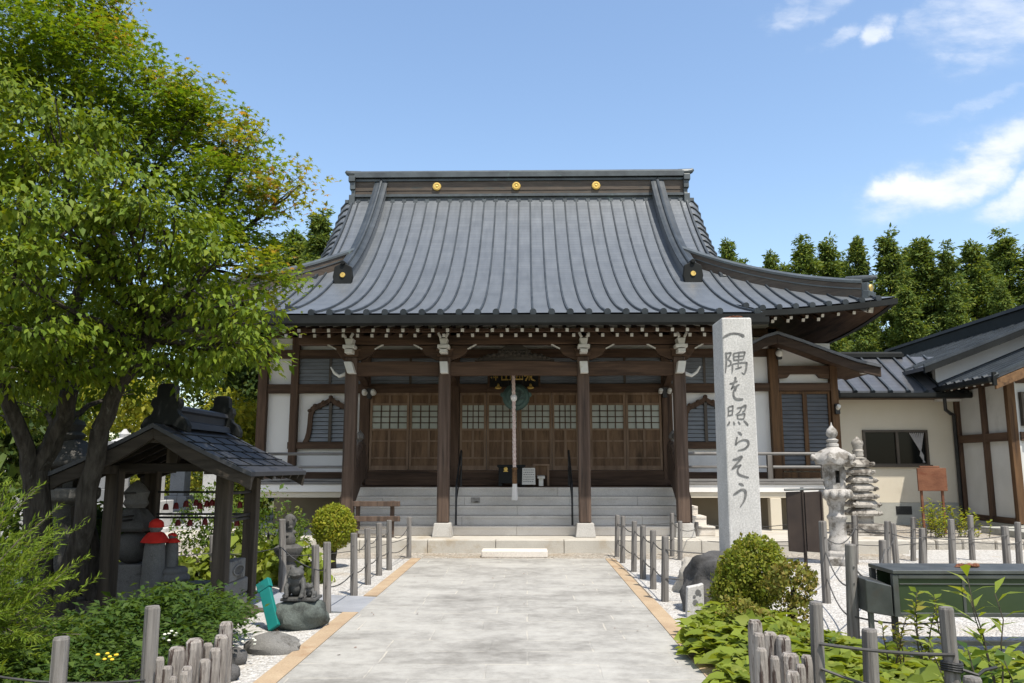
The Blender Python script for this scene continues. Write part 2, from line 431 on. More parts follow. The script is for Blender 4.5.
# ------------------------------------------------------------------ mesh builder
class MB:
    def __init__(s):
        s.v, s.f, s.mi, s.cur, s.ms = [], [], [], 0, []

    def add(s, vs, fs):
        o = len(s.v)
        s.v.extend([tuple(p) for p in vs])
        s.f.extend([tuple(i + o for i in f) for f in fs])
        s.mi.extend([s.cur] * len(fs))
        return s

    def hexa(s, c):
        return s.add(c, [(0, 3, 2, 1), (4, 5, 6, 7), (0, 1, 5, 4), (1, 2, 6, 5), (2, 3, 7, 6), (3, 0, 4, 7)])

    def box2(s, x0, x1, y0, y1, z0, z1):
        return s.hexa([(x0, y0, z0), (x1, y0, z0), (x1, y1, z0), (x0, y1, z0), (x0, y0, z1), (x1, y0, z1), (x1, y1, z1), (x0, y1, z1)])

    def box(s, c, d, rot=None):
        hx, hy, hz = d[0] / 2, d[1] / 2, d[2] / 2
        vs = [Vector(p) for p in [(-hx, -hy, -hz), (hx, -hy, -hz), (hx, hy, -hz), (-hx, hy, -hz), (-hx, -hy, hz), (hx, -hy, hz), (hx, hy, hz), (-hx, hy, hz)]]
        if rot is not None:
            R = rot if isinstance(rot, Matrix) else Euler(rot).to_matrix()
            vs = [R @ p for p in vs]
        c = Vector(c)
        return s.hexa([p + c for p in vs])

    def beam(s, p, q, w, h, up=(0, 0, 1)):
        p, q, up = Vector(p), Vector(q), Vector(up)
        t = (q - p).normalized()
        sd_ = t.cross(up).normalized()
        u = sd_.cross(t).normalized()
        a, b = sd_ * (w / 2), u * (h / 2)
        return s.hexa([p - a - b, p + a - b, q + a - b, q - a - b, p - a + b, p + a + b, q + a + b, q - a + b])

    def cyl(s, p, q, r0, r1=None, n=12, caps=True):
        p, q = Vector(p), Vector(q)
        r1 = r0 if r1 is None else r1
        return s.tube([p, q], [r0, r1], n, caps)

    def tube(s, pts, rs, n=8, caps=True):
        pts = [Vector(p) for p in pts]
        if not isinstance(rs, (list, tuple)):
            rs = [rs] * len(pts)
        vs, fs = [], []
        ref = None
        for i, p in enumerate(pts):
            a = pts[max(i - 1, 0)]
            b = pts[min(i + 1, len(pts) - 1)]
            t = (b - a).normalized()
            if ref is None:
                ref = Vector((1, 0, 0)) if abs(t.x) < .8 else Vector((0, 1, 0))
            e1 = (ref - t * ref.dot(t)).normalized()
            ref = e1
            e2 = t.cross(e1)
            for k in range(n):
                an = 2 * math.pi * k / n
                vs.append(p + e1 * (math.cos(an) * rs[i]) + e2 * (math.sin(an) * rs[i]))
        for i in range(len(pts) - 1):
            for k in range(n):
                k2 = (k + 1) % n
                fs.append((i * n + k, i * n + k2, (i + 1) * n + k2, (i + 1) * n + k))
        if caps:
            fs.append(tuple(range(n - 1, -1, -1)))
            fs.append(tuple((len(pts) - 1) * n + k for k in range(n)))
        return s.add(vs, fs)

    def lathe(s, prof, c=(0, 0, 0), n=24, sq=None, wob=0.0, phase=0.0):
        """profile of (radius, z); n=4/6/8 gives faceted stones"""
        vs, fs = [], []
        c = Vector(c)
        for r, z in prof:
            for k in range(n):
                an = 2 * math.pi * (k + phase) / n
                rr = r * (1 + wob * math.sin(3 * an + z * 7))
                vs.append(c + Vector((rr * math.cos(an), rr * math.sin(an), z)))
        for i in range(len(prof) - 1):
            for k in range(n):
                k2 = (k + 1) % n
                fs.append((i * n + k, i * n + k2, (i + 1) * n + k2, (i + 1) * n + k))
        fs.append(tuple(range(n - 1, -1, -1)))
        fs.append(tuple((len(prof) - 1) * n + k for k in range(n)))
        return s.add(vs, fs)

    def sphere(s, c, r, n=16, m=10, bump=0.0, seed=0):
        r = (r, r, r) if not isinstance(r, (tuple, list)) else r
        rr = random.Random(seed)
        ph = [(rr.uniform(-1, 1), rr.uniform(-1, 1), rr.uniform(-1, 1), rr.uniform(0, 6)) for _ in range(7)]
        vs, fs = [], []
        c = Vector(c)
        for i in range(m + 1):
            th = math.pi * i / m
            for k in range(n):
                an = 2 * math.pi * k / n
                d = Vector((math.sin(th) * math.cos(an), math.sin(th) * math.sin(an), math.cos(th)))
                f = 1.0
                if bump:
                    f += bump * sum(math.sin(3.1 * (d.x * a + d.y * b_ + d.z * e) * (1 + .35 * j) + o) for j, (a, b_, e, o) in enumerate(ph)) / 3
                vs.append(c + Vector((d.x * r[0] * f, d.y * r[1] * f, d.z * r[2] * f)))
        for i in range(m):
            for k in range(n):
                k2 = (k + 1) % n
                fs.append((i * n + k, (i + 1) * n + k, (i + 1) * n + k2, i * n + k2))
        return s.add(vs, fs)

    def prism(s, poly, off):
        """closed outline of 3D points pushed along off"""
        off = Vector(off)
        n = len(poly)
        vs = [Vector(p) for p in poly] + [Vector(p) + off for p in poly]
        fs = [tuple(range(n)), tuple(range(2 * n - 1, n - 1, -1))]
        fs += [(i, n + i, n + (i + 1) % n, (i + 1) % n) for i in range(n)]
        return s.add(vs, fs)

    def band(s, outer, inner, off, closed=False):
        """solid between two outlines of equal length"""
        off = Vector(off)
        n = len(outer)
        vs = [Vector(p) for p in outer] + [Vector(p) for p in inner]
        vs += [p + off for p in vs[:2 * n]]
        fs = []
        rng_ = range(n) if closed else range(n - 1)
        for i in rng_:
            j = (i + 1) % n
            fs += [(i, j, n + j, n + i), (2 * n + i, 3 * n + i, 3 * n + j, 2 * n + j), (i, 2 * n + i, 2 * n + j, j), (n + i, n + j, 3 * n + j, 3 * n + i)]
        if not closed:
            fs += [(0, n, 3 * n, 2 * n), (n - 1, 3 * n - 1, 4 * n - 1, 2 * n - 1)]
        return s.add(vs, fs)

    def sweep(s, pts, sec, closed=True, ups=None, scale=None):
        """section (side, up) moved along pts with up kept vertical"""
        pts = [Vector(p) for p in pts]
        n = len(sec)
        vs, fs = [], []
        for i, p in enumerate(pts):
            t = pts[min(i + 1, len(pts) - 1)] - pts[max(i - 1, 0)]
            sd_ = t.cross(Vector((0, 0, 1))).normalized()
            u = Vector((0, 0, 1)) if ups is None else Vector(ups)
            k_ = 1 if scale is None else scale[i]
            for a, b in sec:
                vs.append(p + sd_ * a * k_ + u * b * k_)
        for i in range(len(pts) - 1):
            for k in range(n if closed else n - 1):
                k2 = (k + 1) % n
                fs.append((i * n + k, i * n + k2, (i + 1) * n + k2, (i + 1) * n + k))
        if closed:
            fs += [tuple(range(n - 1, -1, -1)), tuple((len(pts) - 1) * n + k for k in range(n))]
        return s.add(vs, fs)

    def grid(s, fn, us, vs_):
        o = [fn(u, v) for u in us for v in vs_]
        n = len(vs_)
        return s.add(o, [(i * n + j, i * n + j + 1, (i + 1) * n + j + 1, (i + 1) * n + j) for i in range(len(us) - 1) for j in range(n - 1)])

    def obj(s, name, mats, org=(0, 0, 0), smooth=False, bevel=0, angle=40):
        me = bpy.data.meshes.new(name)
        ox, oy, oz = org
        me.from_pydata([(x - ox, y - oy, z - oz) for x, y, z in s.v], [], s.f)
        ml = mats if isinstance(mats, (list, tuple)) else [mats]
        for m_ in ml:
            me.materials.append(m_)
        if len(ml) > 1:
            me.polygons.foreach_set('material_index', s.mi)
        bm_fix(me)
        if smooth:
            me.polygons.foreach_set('use_smooth', [True] * len(me.polygons))
            try:
                me.set_sharp_from_angle(angle=RAD(angle))
            except Exception:
                pass
        me.update()
        o = bpy.data.objects.new(name, me)
        COL.objects.link(o)
        if bevel:
            b = o.modifiers.new('bevel', 'BEVEL')
            b.width = bevel
            b.segments = 2
            b.limit_method = 'ANGLE'
            b.harden_normals = False
        return o


import bmesh


def bm_fix(me):
    bm = bmesh.new()
    bm.from_mesh(me)
    bmesh.ops.recalc_face_normals(bm, faces=bm.faces[:])
    bm.to_mesh(me)
    bm.free()


ORG = {}


def thing(name, label, cat, loc=(0, 0, 0), group=None):
    o = bpy.data.objects.new(name, None)
    o.empty_display_size = .2
    COL.objects.link(o)
    o.location = loc
    o['label'] = label
    o['category'] = cat
    if group:
        o['group'] = group
    ORG[o.name] = tuple(loc)
    return o


def part(mb, name, mats, parent, smooth=False, bevel=0, label=None, angle=40):
    o = mb.obj(name, mats, ORG[parent.name], smooth, bevel, angle)
    o.parent = parent
    ORG[o.name] = ORG[parent.name]
    if label:
        o['label'] = label
    return o


def solo(mb, name, mats, label, cat, org=(0, 0, 0), group=None, smooth=False, bevel=0, kind=None):
    o = mb.obj(name, mats, org, smooth, bevel)
    o.location = org
    if kind:
        o['kind'] = kind
    else:
        o['label'] = label
        o['category'] = cat
    if group:
        o['group'] = group
    ORG[o.name] = tuple(org)
    return o


def setting(mb, name, mats, smooth=False):
    o = mb.obj(name, mats, (0, 0, 0), smooth)
    o['kind'] = 'structure'
    return o


# ------------------------------------------------------------------ leaves
def tmpl(kind):
    if kind == 'ovate':
        v = [(0, 0, 0), (-.25, .42, .07), (0, 1, -.16), (.25, .42, .07), (0, .45, 0)]
        f = [(0, 4, 2, 1), (0, 3, 2, 4)]
    elif kind == 'blade':
        v = [(0, 0, 0), (-.09, .45, .02), (0, 1, -.18), (.09, .45, .02)]
        f = [(0, 3, 2, 1)]
    elif kind == 'spray':
        v = [(0, 0, 0), (-.20, .35, .03), (-.12, .7, 0), (0, 1, -.08), (.12, .7, 0), (.20, .35, .03)]
        f = [(0, 5, 4, 3, 2, 1)]
    elif kind == 'palm':
        v = [(0, 0, 0)]
        tips = [(-128, .62), (-66, .85), (0, 1.0), (66, .85), (128, .62)]
        pts = []
        for i, (a, r) in enumerate(tips):
            a = RAD(a)
            pts.append((math.sin(a) * r, .28 + math.cos(a) * r * .8, -.10 * r))
            if i < 4:
                b = RAD((tips[i][0] + tips[i + 1][0]) / 2)
                pts.append((math.sin(b) * .26, .28 + math.cos(b) * .26, .03))
        v = [(0, .02, 0)] + pts
        f = [(0,) + tuple(range(len(pts), 0, -1))]
    elif kind == 'heart':
        v = [(0, 0, 0), (-.36, -.08, .05), (-.50, .26, .07), (-.27, .68, .03), (0, 1, -.16), (.27, .68, .03), (.50, .26, .07), (.36, -.08, .05), (0, .45, -.05)]
        f = [(0, 8, 3, 2, 1), (8, 4, 3), (0, 7, 6, 5, 8), (8, 5, 4)]
    elif kind == 'box':
        v = [(0, 0, 0), (-.34, .5, .06), (0, 1, 0), (.34, .5, .06)]
        f = [(0, 3, 2, 1)]
    return np.array(v, float), f


def leaves(name, P, D, size, kind, mat_, parent, var=.3, up=None, roll=.6, org=None):
    """P points, D growth directions; one mesh of leaf blades"""
    P = np.asarray(P, float)
    D = np.asarray(D, float)
    n = len(P)
    D = D / np.maximum(np.linalg.norm(D, axis=1, keepdims=True), 1e-6)
    U = np.tile(np.array([0, 0, 1.0]), (n, 1)) if up is None else np.asarray(up, float)
    U = U + rng.normal(0, roll, (n, 3))
    Sx = np.cross(D, U)
    Sx /= np.maximum(np.linalg.norm(Sx, axis=1, keepdims=True), 1e-6)
    N = np.cross(Sx, D)
    V, Fc = tmpl(kind)
    sz = np.asarray(size, float) * np.exp(rng.normal(0, var, n))
    ver = P[:, None, :] + sz[:, None, None] * (V[None, :, 0:1] * Sx[:, None, :] + V[None, :, 1:2] * D[:, None, :] + V[None, :, 2:3] * N[:, None, :])
    o0 = np.array(ORG[parent.name] if parent is not None else (org or (0, 0, 0)))
    ver = (ver - o0).reshape(-1, 3)
    k = len(V)
    loop, start, tot, acc = [], [], [], 0
    base = np.arange(n)[:, None] * k
    idx = np.concatenate([base + np.array(f)[None, :] for f in Fc], axis=1).reshape(-1)
    per = [len(f) for f in Fc]
    tot = np.tile(np.array(per), n)
    start = np.concatenate([[0], np.cumsum(tot)[:-1]])
    me = bpy.data.meshes.new(name)
    me.vertices.add(len(ver))
    me.vertices.foreach_set('co', ver.reshape(-1))
    me.loops.add(len(idx))
    me.loops.foreach_set('vertex_index', idx.astype(np.int32))
    me.polygons.add(len(tot))
    me.polygons.foreach_set('loop_start', start.astype(np.int32))
    me.polygons.foreach_set('loop_total', tot.astype(np.int32))
    me.materials.append(mat_)
    me.update(calc_edges=True)
    me.validate()
    o = bpy.data.objects.new(name, me)
    COL.objects.link(o)
    if parent is not None:
        o.parent = parent
        ORG[o.name] = ORG[parent.name]
    return o


def shell(c, r, n, inner=.55, flat=None):
    """points in the outer part of an ellipsoid, with outward directions"""
    d = rng.normal(0, 1, (n, 3))
    d /= np.linalg.norm(d, axis=1, keepdims=True)
    k = (inner ** 3 + (1 - inner ** 3) * rng.random(n)) ** (1 / 3)
    p = np.array(c) + d * k[:, None] * np.array(r)
    return p, d


def clumpy(p, amp, freq, seed=0):
    """push points about with a smooth field so outlines break into clumps"""
    r = np.random.default_rng(seed)
    q = p.copy()
    for i in range(4):
        k = r.normal(0, freq * (1 + .6 * i), (3, 3))
        q += amp / (1 + .6 * i) * np.sin(p @ k + r.uniform(0, 6, 3))
    return q

# ================================================================== setting
mb = MB()
xs = [-120, -60, -30, -18, -12, -7, -4, 0, 4, 8, 14, 24, 40, 80, 160]
ys = [-40, -10, 0, 4, 8, 12, 16, 20, 28, 40, 60, 110, 260, 600]
mb.grid(lambda u, v: (u, v, -.012), xs, ys)
setting(mb, 'ground', M['earth'])
mb = MB()
mb.grid(lambda u, v: (u, v, 0), [1.42, 3, 6, 10, 14], [7.2, 10, 14, 17])
setting(mb, 'gravel_yard', M['gravel'])
mb = MB()
mb.grid(lambda u, v: (u, v, 0), [-3.3, -2.6, -1.92], [5.2, 6.5, 8, 9.28])
mb.grid(lambda u, v: (u, v, 0), [-4.4, -3, -1.92], [10.42, 12, 14.62])
setting(mb, 'gravel_strip', M['gravel'])
mb = MB()
mb.grid(lambda u, v: (u, v, .004), [-7.0, -4, 0, 4, 7.0], [14.62, 15.6])
setting(mb, 'pebble_strip', M['pebble'])
mb = MB()


def bed(u, v):
    e = min(1, max(0, (-3.0 - u) / .5)) * min(1, max(0, (9.75 - (u + 3) * .26 - v) / .3))
    return (u, v, -.02 + e * (.15 + .03 * math.sin(u * 2.1) * math.sin(v * 1.7)))


mb.grid(bed, np.linspace(-12, -2.9, 40), np.linspace(4.5, 11.6, 50))
setting(mb, 'mulch_bed', M['dirt'], True)
mb = MB()
mb.box2(-1.89, 1.38, -2, 14.6, -.15, .012)
setting(mb, 'path', M['path'])
mb = MB()
mb.hexa([(-15, 12.6, -.1), (-1.895, 9.254, -.1), (-1.895, 10.354, -.1), (-15, 13.7, -.1), (-15, 12.6, .008), (-1.895, 9.254, .008), (-1.895, 10.354, .008), (-15, 13.7, .008)])
setting(mb, 'side_path', M['asphalt'])
for x0, x1, y0, y1 in ((-2.07, -1.894, -2, 9.25), (-2.07, -1.894, 10.41, 14.6), (1.384, 1.56, -2, 14.6)):
    mb = MB()
    mb.box2(x0, x1, y0, y1, -.1, .016)
    setting(mb, 'path_border', M['border'])
# raised forecourt of the hall: front edge of kerb stones, flat top
mb = MB()
for i in range(12):
    a = -8.4 + i * 1.3
    mb.box2(a, a + 1.292, 15.55, 15.85, -.1, .25)
mb.box2(-8.4, 7.2, 15.852, 18.4, -.1, .247)
setting(mb, 'forecourt', M['conc']).modifiers.new('bevel', 'BEVEL').width = .012
mb = MB()
mb.grid(lambda u, v: (u, v, .16 + (.02 * math.sin(u * 3) * math.sin(v * 5))), [5.4, 6.5, 8, 9.5, 11.4, 14, 17], [16.6, 17.4, 18.4, 20, 21.6])
setting(mb, 'pebble_terrace', M['pebble'], True)
mb = MB()
x = 5.3
rr = random.Random(4)
while x < 13:
    w = rr.uniform(.35, .7)
    mb.box((x + w / 2, 16.55 + rr.uniform(-.04, .04), .05), (w - .03, .34, .26 + rr.uniform(-.05, .06)), (rr.uniform(-.05, .05), rr.uniform(-.05, .05), rr.uniform(-.06, .06)))
    x += w
setting(mb, 'terrace_kerb', M['pale_rock']).modifiers.new('bevel', 'BEVEL').width = .03
mb = MB()
mb.box2(10.2, 12.2, 16.4, 18.55, 0, .3)
mb.box2(10.9, 13.2, 15.3, 16.35, 0, .17)
solo(mb, 'concrete_step', M['conc_grey'], 'low grey concrete step block in front of the right-hand annex wall', 'step', (11, 17, 0), bevel=.015)
mb = MB()
mb.box2(-.83, .37, 14.78, 15.2, 0, .13)
solo(mb, 'stepping_stone', M['step'], 'low pale granite step block on the pebbles before the forecourt', 'step', (-.23, 15, 0), bevel=.02)

# ================================================================== main hall
X0 = -.23
HALL = thing('temple_hall', 'large white and dark timber temple hall with a sweeping grey copper roof', 'temple hall', (X0, 19.1, 0))
PC = [2.40678714e-03, 2.23194514e-02, 2.28700888e-01, 4.54237385e+00]


def Pz(y):
    t = y - 15
    return ((PC[0] * t + PC[1]) * t + PC[2]) * t + PC[3]


YE, YK, YT, YC = 17.0, 15.0, 23.75, 23.9
XC, XV, XK = 8.20, 5.16, 4.75


def upt(a, s, flank=False):
    """corner upturn: a = distance from the corner along the eave, s = distance in from the eave"""
    k = max(0.0, (4.04 - a) / 4.04)
    low = 1.0 if flank else min(1.0, max(0.0, (3.47 - a) / .5))     # beside the porch roof the main eave hangs a little lower
    return .27 * k ** 2.2 * math.exp(-max(s, 0) / 2.0) - .12 * low * math.exp(-max(s, 0) / 1.3)


def front(xr, y, dz=0):
    return Vector((X0 + xr, y, Pz(y) + (upt(XC - abs(xr), y - YE) if y >= YE - .001 else 0) + dz))


def side(sg, s, y, dz=0):
    return Vector((X0 + sg * (XC - s), y, Pz(YE + s) + upt(6.9 - abs(y - YC), s, True) + dz))


def ytop(xr):
    return YT if abs(xr) <= XV else YE + XC - abs(xr)


RP = .355
rf = MB()
ribs = [k * RP for k in range(-23, 24)]
tt = np.linspace(0, 1, 26)
rf.ms = 0
zones = [(-XC, -XV), (-XV, -XK), (-XK, XK), (XK, XV), (XV, XC)]
for a, b in zones:
    xs = sorted(set([a, b] + [r for r in ribs if a < r < b]))
    y0 = YK if abs(a) <= XK and abs(b) <= XK else YE
    e = 1e-4

    def yt(x, a=a, b=b):
        return YT if max(abs(a), abs(b)) <= XV + e else YE + XC - abs(x)
    rf.grid(lambda u, v: front(u, y0 + v * (yt(u) - y0)), xs, tt)
# side slopes and the slope behind
for sg in (-1, 1):
    ss = np.linspace(0, 3.64, 10)
    rf.grid(lambda s, v: side(sg, s, (YE + s) + v * (2 * (YC - YE) - 2 * s)), ss, np.linspace(0, 1, 26))
rf.grid(lambda u, v: (X0 + u, 2 * YC - (YE + v * (ytop(u) - YE)), Pz(YE + v * (ytop(u) - YE)) + upt(XC - abs(u), v * (ytop(u) - YE))),
        [-8.24, -7.3, -6.4, -5.46, -5.45, -3, 0, 3, 5.45, 5.46, 6.4, 7.3, 8.24], np.linspace(0, 1, 16))
# standing ribs with their round eave ends
rf.cur = 1
for r in ribs:
    y0 = YK if abs(r) < XK else YE
    y1 = ytop(r)
    if abs(abs(r) - 4.3) < .12 or y1 - y0 < .3:
        continue
    pts = [front(r, y0 + t * (y1 - y0)) for t in np.linspace(0, 1, 26)]
    rf.sweep(pts, [(-.022, -.01), (.022, -.01), (.018, .046), (-.018, .046)])
    e0 = pts[0]
    rf.cyl(e0 + Vector((0, -.07, .005)), e0 + Vector((0, .12, .03)), .066, .066, 10)
for sg in (-1, 1):
    y = YE + .36
    while y < 2 * YC - YE:
        smax = min(y - YE, 2 * YC - YE - y, 3.6)
        if smax > .2:
            rf.sweep([side(sg, s, y) for s in np.linspace(0, smax, 8)], [(-.028, -.01), (.028, -.01), (.022, .05), (-.022, .05)])
        y += RP
ROOF = part(rf, 'roof', [M['copper'], M['rib']], HALL)

# verge: the stepped sheets that roll over the gable edge
for sg in (-1, 1):
    vg = MB()
    ys_ = np.linspace(19.7, 23.75, 16)

    def vf(y, k, d=0.0):
        p = front(sg * XV, y)
        return p + Vector((sg * (.33 * k), 0, -.24 * k * k + d))
    vg.cur = 0
    vg.grid(lambda y, k: vf(y, k), ys_, [0, .3, .6, 1.0])
    vg.grid(lambda y, k: vf(y, 1.0) + Vector((0, 0, -.16 * k)), ys_, [0, 1])
    vg.cur = 1
    for y in np.arange(19.75, 23.8, .30):
        vg.tube([vf(y, k, .03) for k in (0, .3, .6, 1.0)] + [vf(y, 1.0, -.14)], .038, 6)
    vg.sweep([vf(y, 0, 0) for y in ys_], [(-.04, -.01), (.04, -.01), (.03, .08), (-.03, .08)])
    part(vg, 'roof_verge', [M['copper'], M['rib']], HALL)
# gable walls
for sg in (-1, 1):
    gw = MB()
    x = X0 + sg * 4.75
    ys_ = list(np.linspace(20.4, 23.7, 10))
    low = Pz(20.5) - .1
    poly = [(x, y, Pz(y) - .12) for y in ys_] + [(x, 2 * YC - y, Pz(y) - .12) for y in reversed(ys_)]
    gw.prism(poly, (sg * -.1, 0, 0))
    part(gw, 'gable_wall', M['wood_h'], HALL)

# eave edge board and soffit
ee = MB()


def edge(pts, h=.15, w=.10):
    ee.sweep(pts, [(-w, -.05), (.005, -.045), (.005, -h), (-w, -h)])


edge([front(x, YK) for x in np.linspace(XK, -XK, 20)], .14)
for sg in (-1, 1):
    pts = [front(sg * x, YE) for x in np.linspace(XK, XC, 16)]
    edge(pts if sg < 0 else list(reversed(pts)), .17)
    pts = [side(sg, 0, y) for y in np.linspace(YE, 2 * YC - YE, 30)]
    edge(pts if sg > 0 else list(reversed(pts)), .17)
    pts = [front(sg * XK, y) for y in np.linspace(YK, YE + 1.2, 10)]
    edge(pts if sg > 0 else list(reversed(pts)), .17)
part(ee, 'eave_edge', M['gutter'], HALL)
sf = MB()
TH = -.20
for a, b in zones:
    y0 = YK + .06 if abs(a) <= XK and abs(b) <= XK else YE + .06
    y1 = 19.2
    xs = np.linspace(a, b, 9)
    sf.grid(lambda u, v: front(u, y0 + v * (min(y1, YE + XC - abs(u) if abs(u) > XV else y1) - y0), TH + .02), xs, np.linspace(0, 1, 8))
for sg in (-1, 1):
    sf.grid(lambda s, v: side(sg, s + .06, (YE + s + .06) + v * (2 * (YC - YE) - 2 * s - .12), TH + .02), np.linspace(0, 2.2, 6), np.linspace(0, 1, 24))
part(sf, 'soffit', M['wood_y'], HALL)

# gutter along the porch eave
gt = MB()
z = Pz(YK) - .17
gt.sweep([(X0 + XK + .05, YK - .09, z), (X0 - XK - .05, YK - .09, z)], [(-.07, .05), (-.07, -.05), (-.04, -.085), (.04, -.085), (.07, -.05), (.07, .05), (.055, .05), (.045, -.04), (-.045, -.04), (-.055, .05)])
part(gt, 'gutter', M['gutter'], HALL)

# rafters: two tiers, white painted ends
raf_me = {}


def rafter(x, y0, y1, z0, z1, w=.062, endc=True):
    mb = MB()
    mb.beam((x, y0, z0), (x, y1, z1), w, w + .01)
    o = part(mb, 'rafter', M['wood_y'], HALL)
    mb = MB()
    mb.box((x, y0 - .004, z0), (w * .96, .014, (w + .01) * .96), (math.atan2(z1 - z0, y1 - y0), 0, 0))
    part(mb, 'end_cap', M['white_paint'], o)
    return o


for k in range(-15, 17):
    x = X0 + (k - .5) * .29
    rafter(x, 15.22, 16.6, 4.245, 4.56)
for k in range(-16, 16):
    x = X0 + (k + .5) * .29 - .13
    rafter(x, 15.78, 17.2, 4.235, 4.60)
for sg in (-1, 1):
    for k in range(9):
        xr = 5.0 + k * .345
        up_ = upt(XC - xr, .2)
        rafter(X0 + sg * xr, 17.3, 18.3, Pz(17.3) - .30 + up_, Pz(18.3) - .30 + up_ * .5)
        if k < 6:
            rafter(X0 + sg * (xr + .11), 17.85, 19.1, Pz(17.85) - .50 + up_ * .7, Pz(19.1) - .5, .07)
# corner beams under the hips, white ends
for sg in (-1, 1):
    mb = MB()
    p = Vector((X0 + sg * 7.78, 17.46, Pz(17.4) - .22 + upt(.3, .3)))
    q = Vector((X0 + sg * 6.1, 19.1, Pz(19) - .35))
    mb.beam(p, q, .2, .24)
    o = part(mb, 'corner_beam', M['wood_h'], HALL)
    mb = MB()
    d = (p - q).normalized()
    mb.beam(p - d * .02, p + d * .10, .21, .25)
    part(mb, 'end_cap', M['white_paint'], o)

# main ridge
rd = MB()
xl, xr_ = X0 - 5.08, X0 + 5.08
rd.cur = 0
rd.box2(xl, xr_, 23.70, 24.1, 9.66, 10.00)
rd.box2(xl, xr_, 23.62, 24.18, 9.90, 9.98)
rd.box2(xl - .0, xr_, 23.62, 24.18, 10.40, 10.47)
rd.box2(xl - .02, xr_ + .02, 23.54, 24.26, 10.50, 10.66)
rd.cyl((xl - .02, 23.9, 10.68), (xr_ + .02, 23.9, 10.68), .15, .15, 12)
for k in range(-15, 16):
    rd.box2(X0 + k * RP - .06, X0 + k * RP + .06, 23.60, 23.72, 9.70, 9.80)
rd.cur = 1
rd.box2(xl, xr_, 23.66, 24.14, 9.985, 10.395)
rd.box2(xl, xr_, 23.645, 24.155, 10.10, 10.13)
RIDGE = part(rd, 'ridge', [M['ridge_cap'], M['ridge_board']], ROOF)
for sg in (-1, 1):
    x = X0 + sg * 5.08
    mb = MB()
    mb.box2(min(x, x + sg * .18), max(x, x + sg * .18), 23.55, 24.25, 9.62, 9.95)
    mb.box2(min(x, x + sg * .12), max(x, x + sg * .12), 23.60, 24.20, 9.95, 10.12)
    mb.box2(min(x, x + sg * .16), max(x, x + sg * .16), 23.55, 24.25, 10.12, 10.36)
    mb.box2(min(x, x + sg * .2), max(x, x + sg * .2), 23.5, 24.3, 10.36, 10.55)
    mb.tube([(x - sg * .1, 23.9, 10.72), (x + sg * .2, 23.9, 10.74), (x + sg * .32, 23.9, 10.78), (x + sg * .38, 23.9, 10.83)], [.12, .11, .08, .05], 10)
    part(mb, 'ridge_end', M['ridge_cap'], ROOF, bevel=.015)
for u in (437, 516.3, 596):
    p = at(u, 185, 23.64)
    mb = MB()
    mb.cyl((p.x, 23.645, 10.22), (p.x, 23.60, 10.22), .135, .125, 24)
    for k in range(16):
        a = k * math.pi / 8
        mb.sphere((p.x + .085 * math.cos(a), 23.60, 10.22 + .085 * math.sin(a)), (.026, .012, .026), 6, 4)
    mb.sphere((p.x, 23.60, 10.22), (.035, .016, .035), 8, 6)
    part(mb, 'gold_crest', M['gold'], ROOF)


def ridge_run(pts, w, h, name):
    mb = MB()
    mb.cur = 1
    mb.sweep(pts, [(-w / 2, -.1), (w / 2, -.1), (w / 2, h * .72), (-w / 2, h * .72)])
    mb.cur = 0
    mb.sweep(pts, [(-w / 2 - .03, h * .72), (w / 2 + .03, h * .72), (w / 2 + .03, h * .86), (w * .22, h), (-w * .22, h), (-w / 2 - .03, h * .86)])
    mb.sweep(pts, [(-w / 2 - .02, h * .36), (w / 2 + .02, h * .36), (w / 2 + .02, h * .44), (-w / 2 - .02, h * .44)])
    return part(mb, name, [M['ridge_cap'], M['ridge_board']], ROOF)


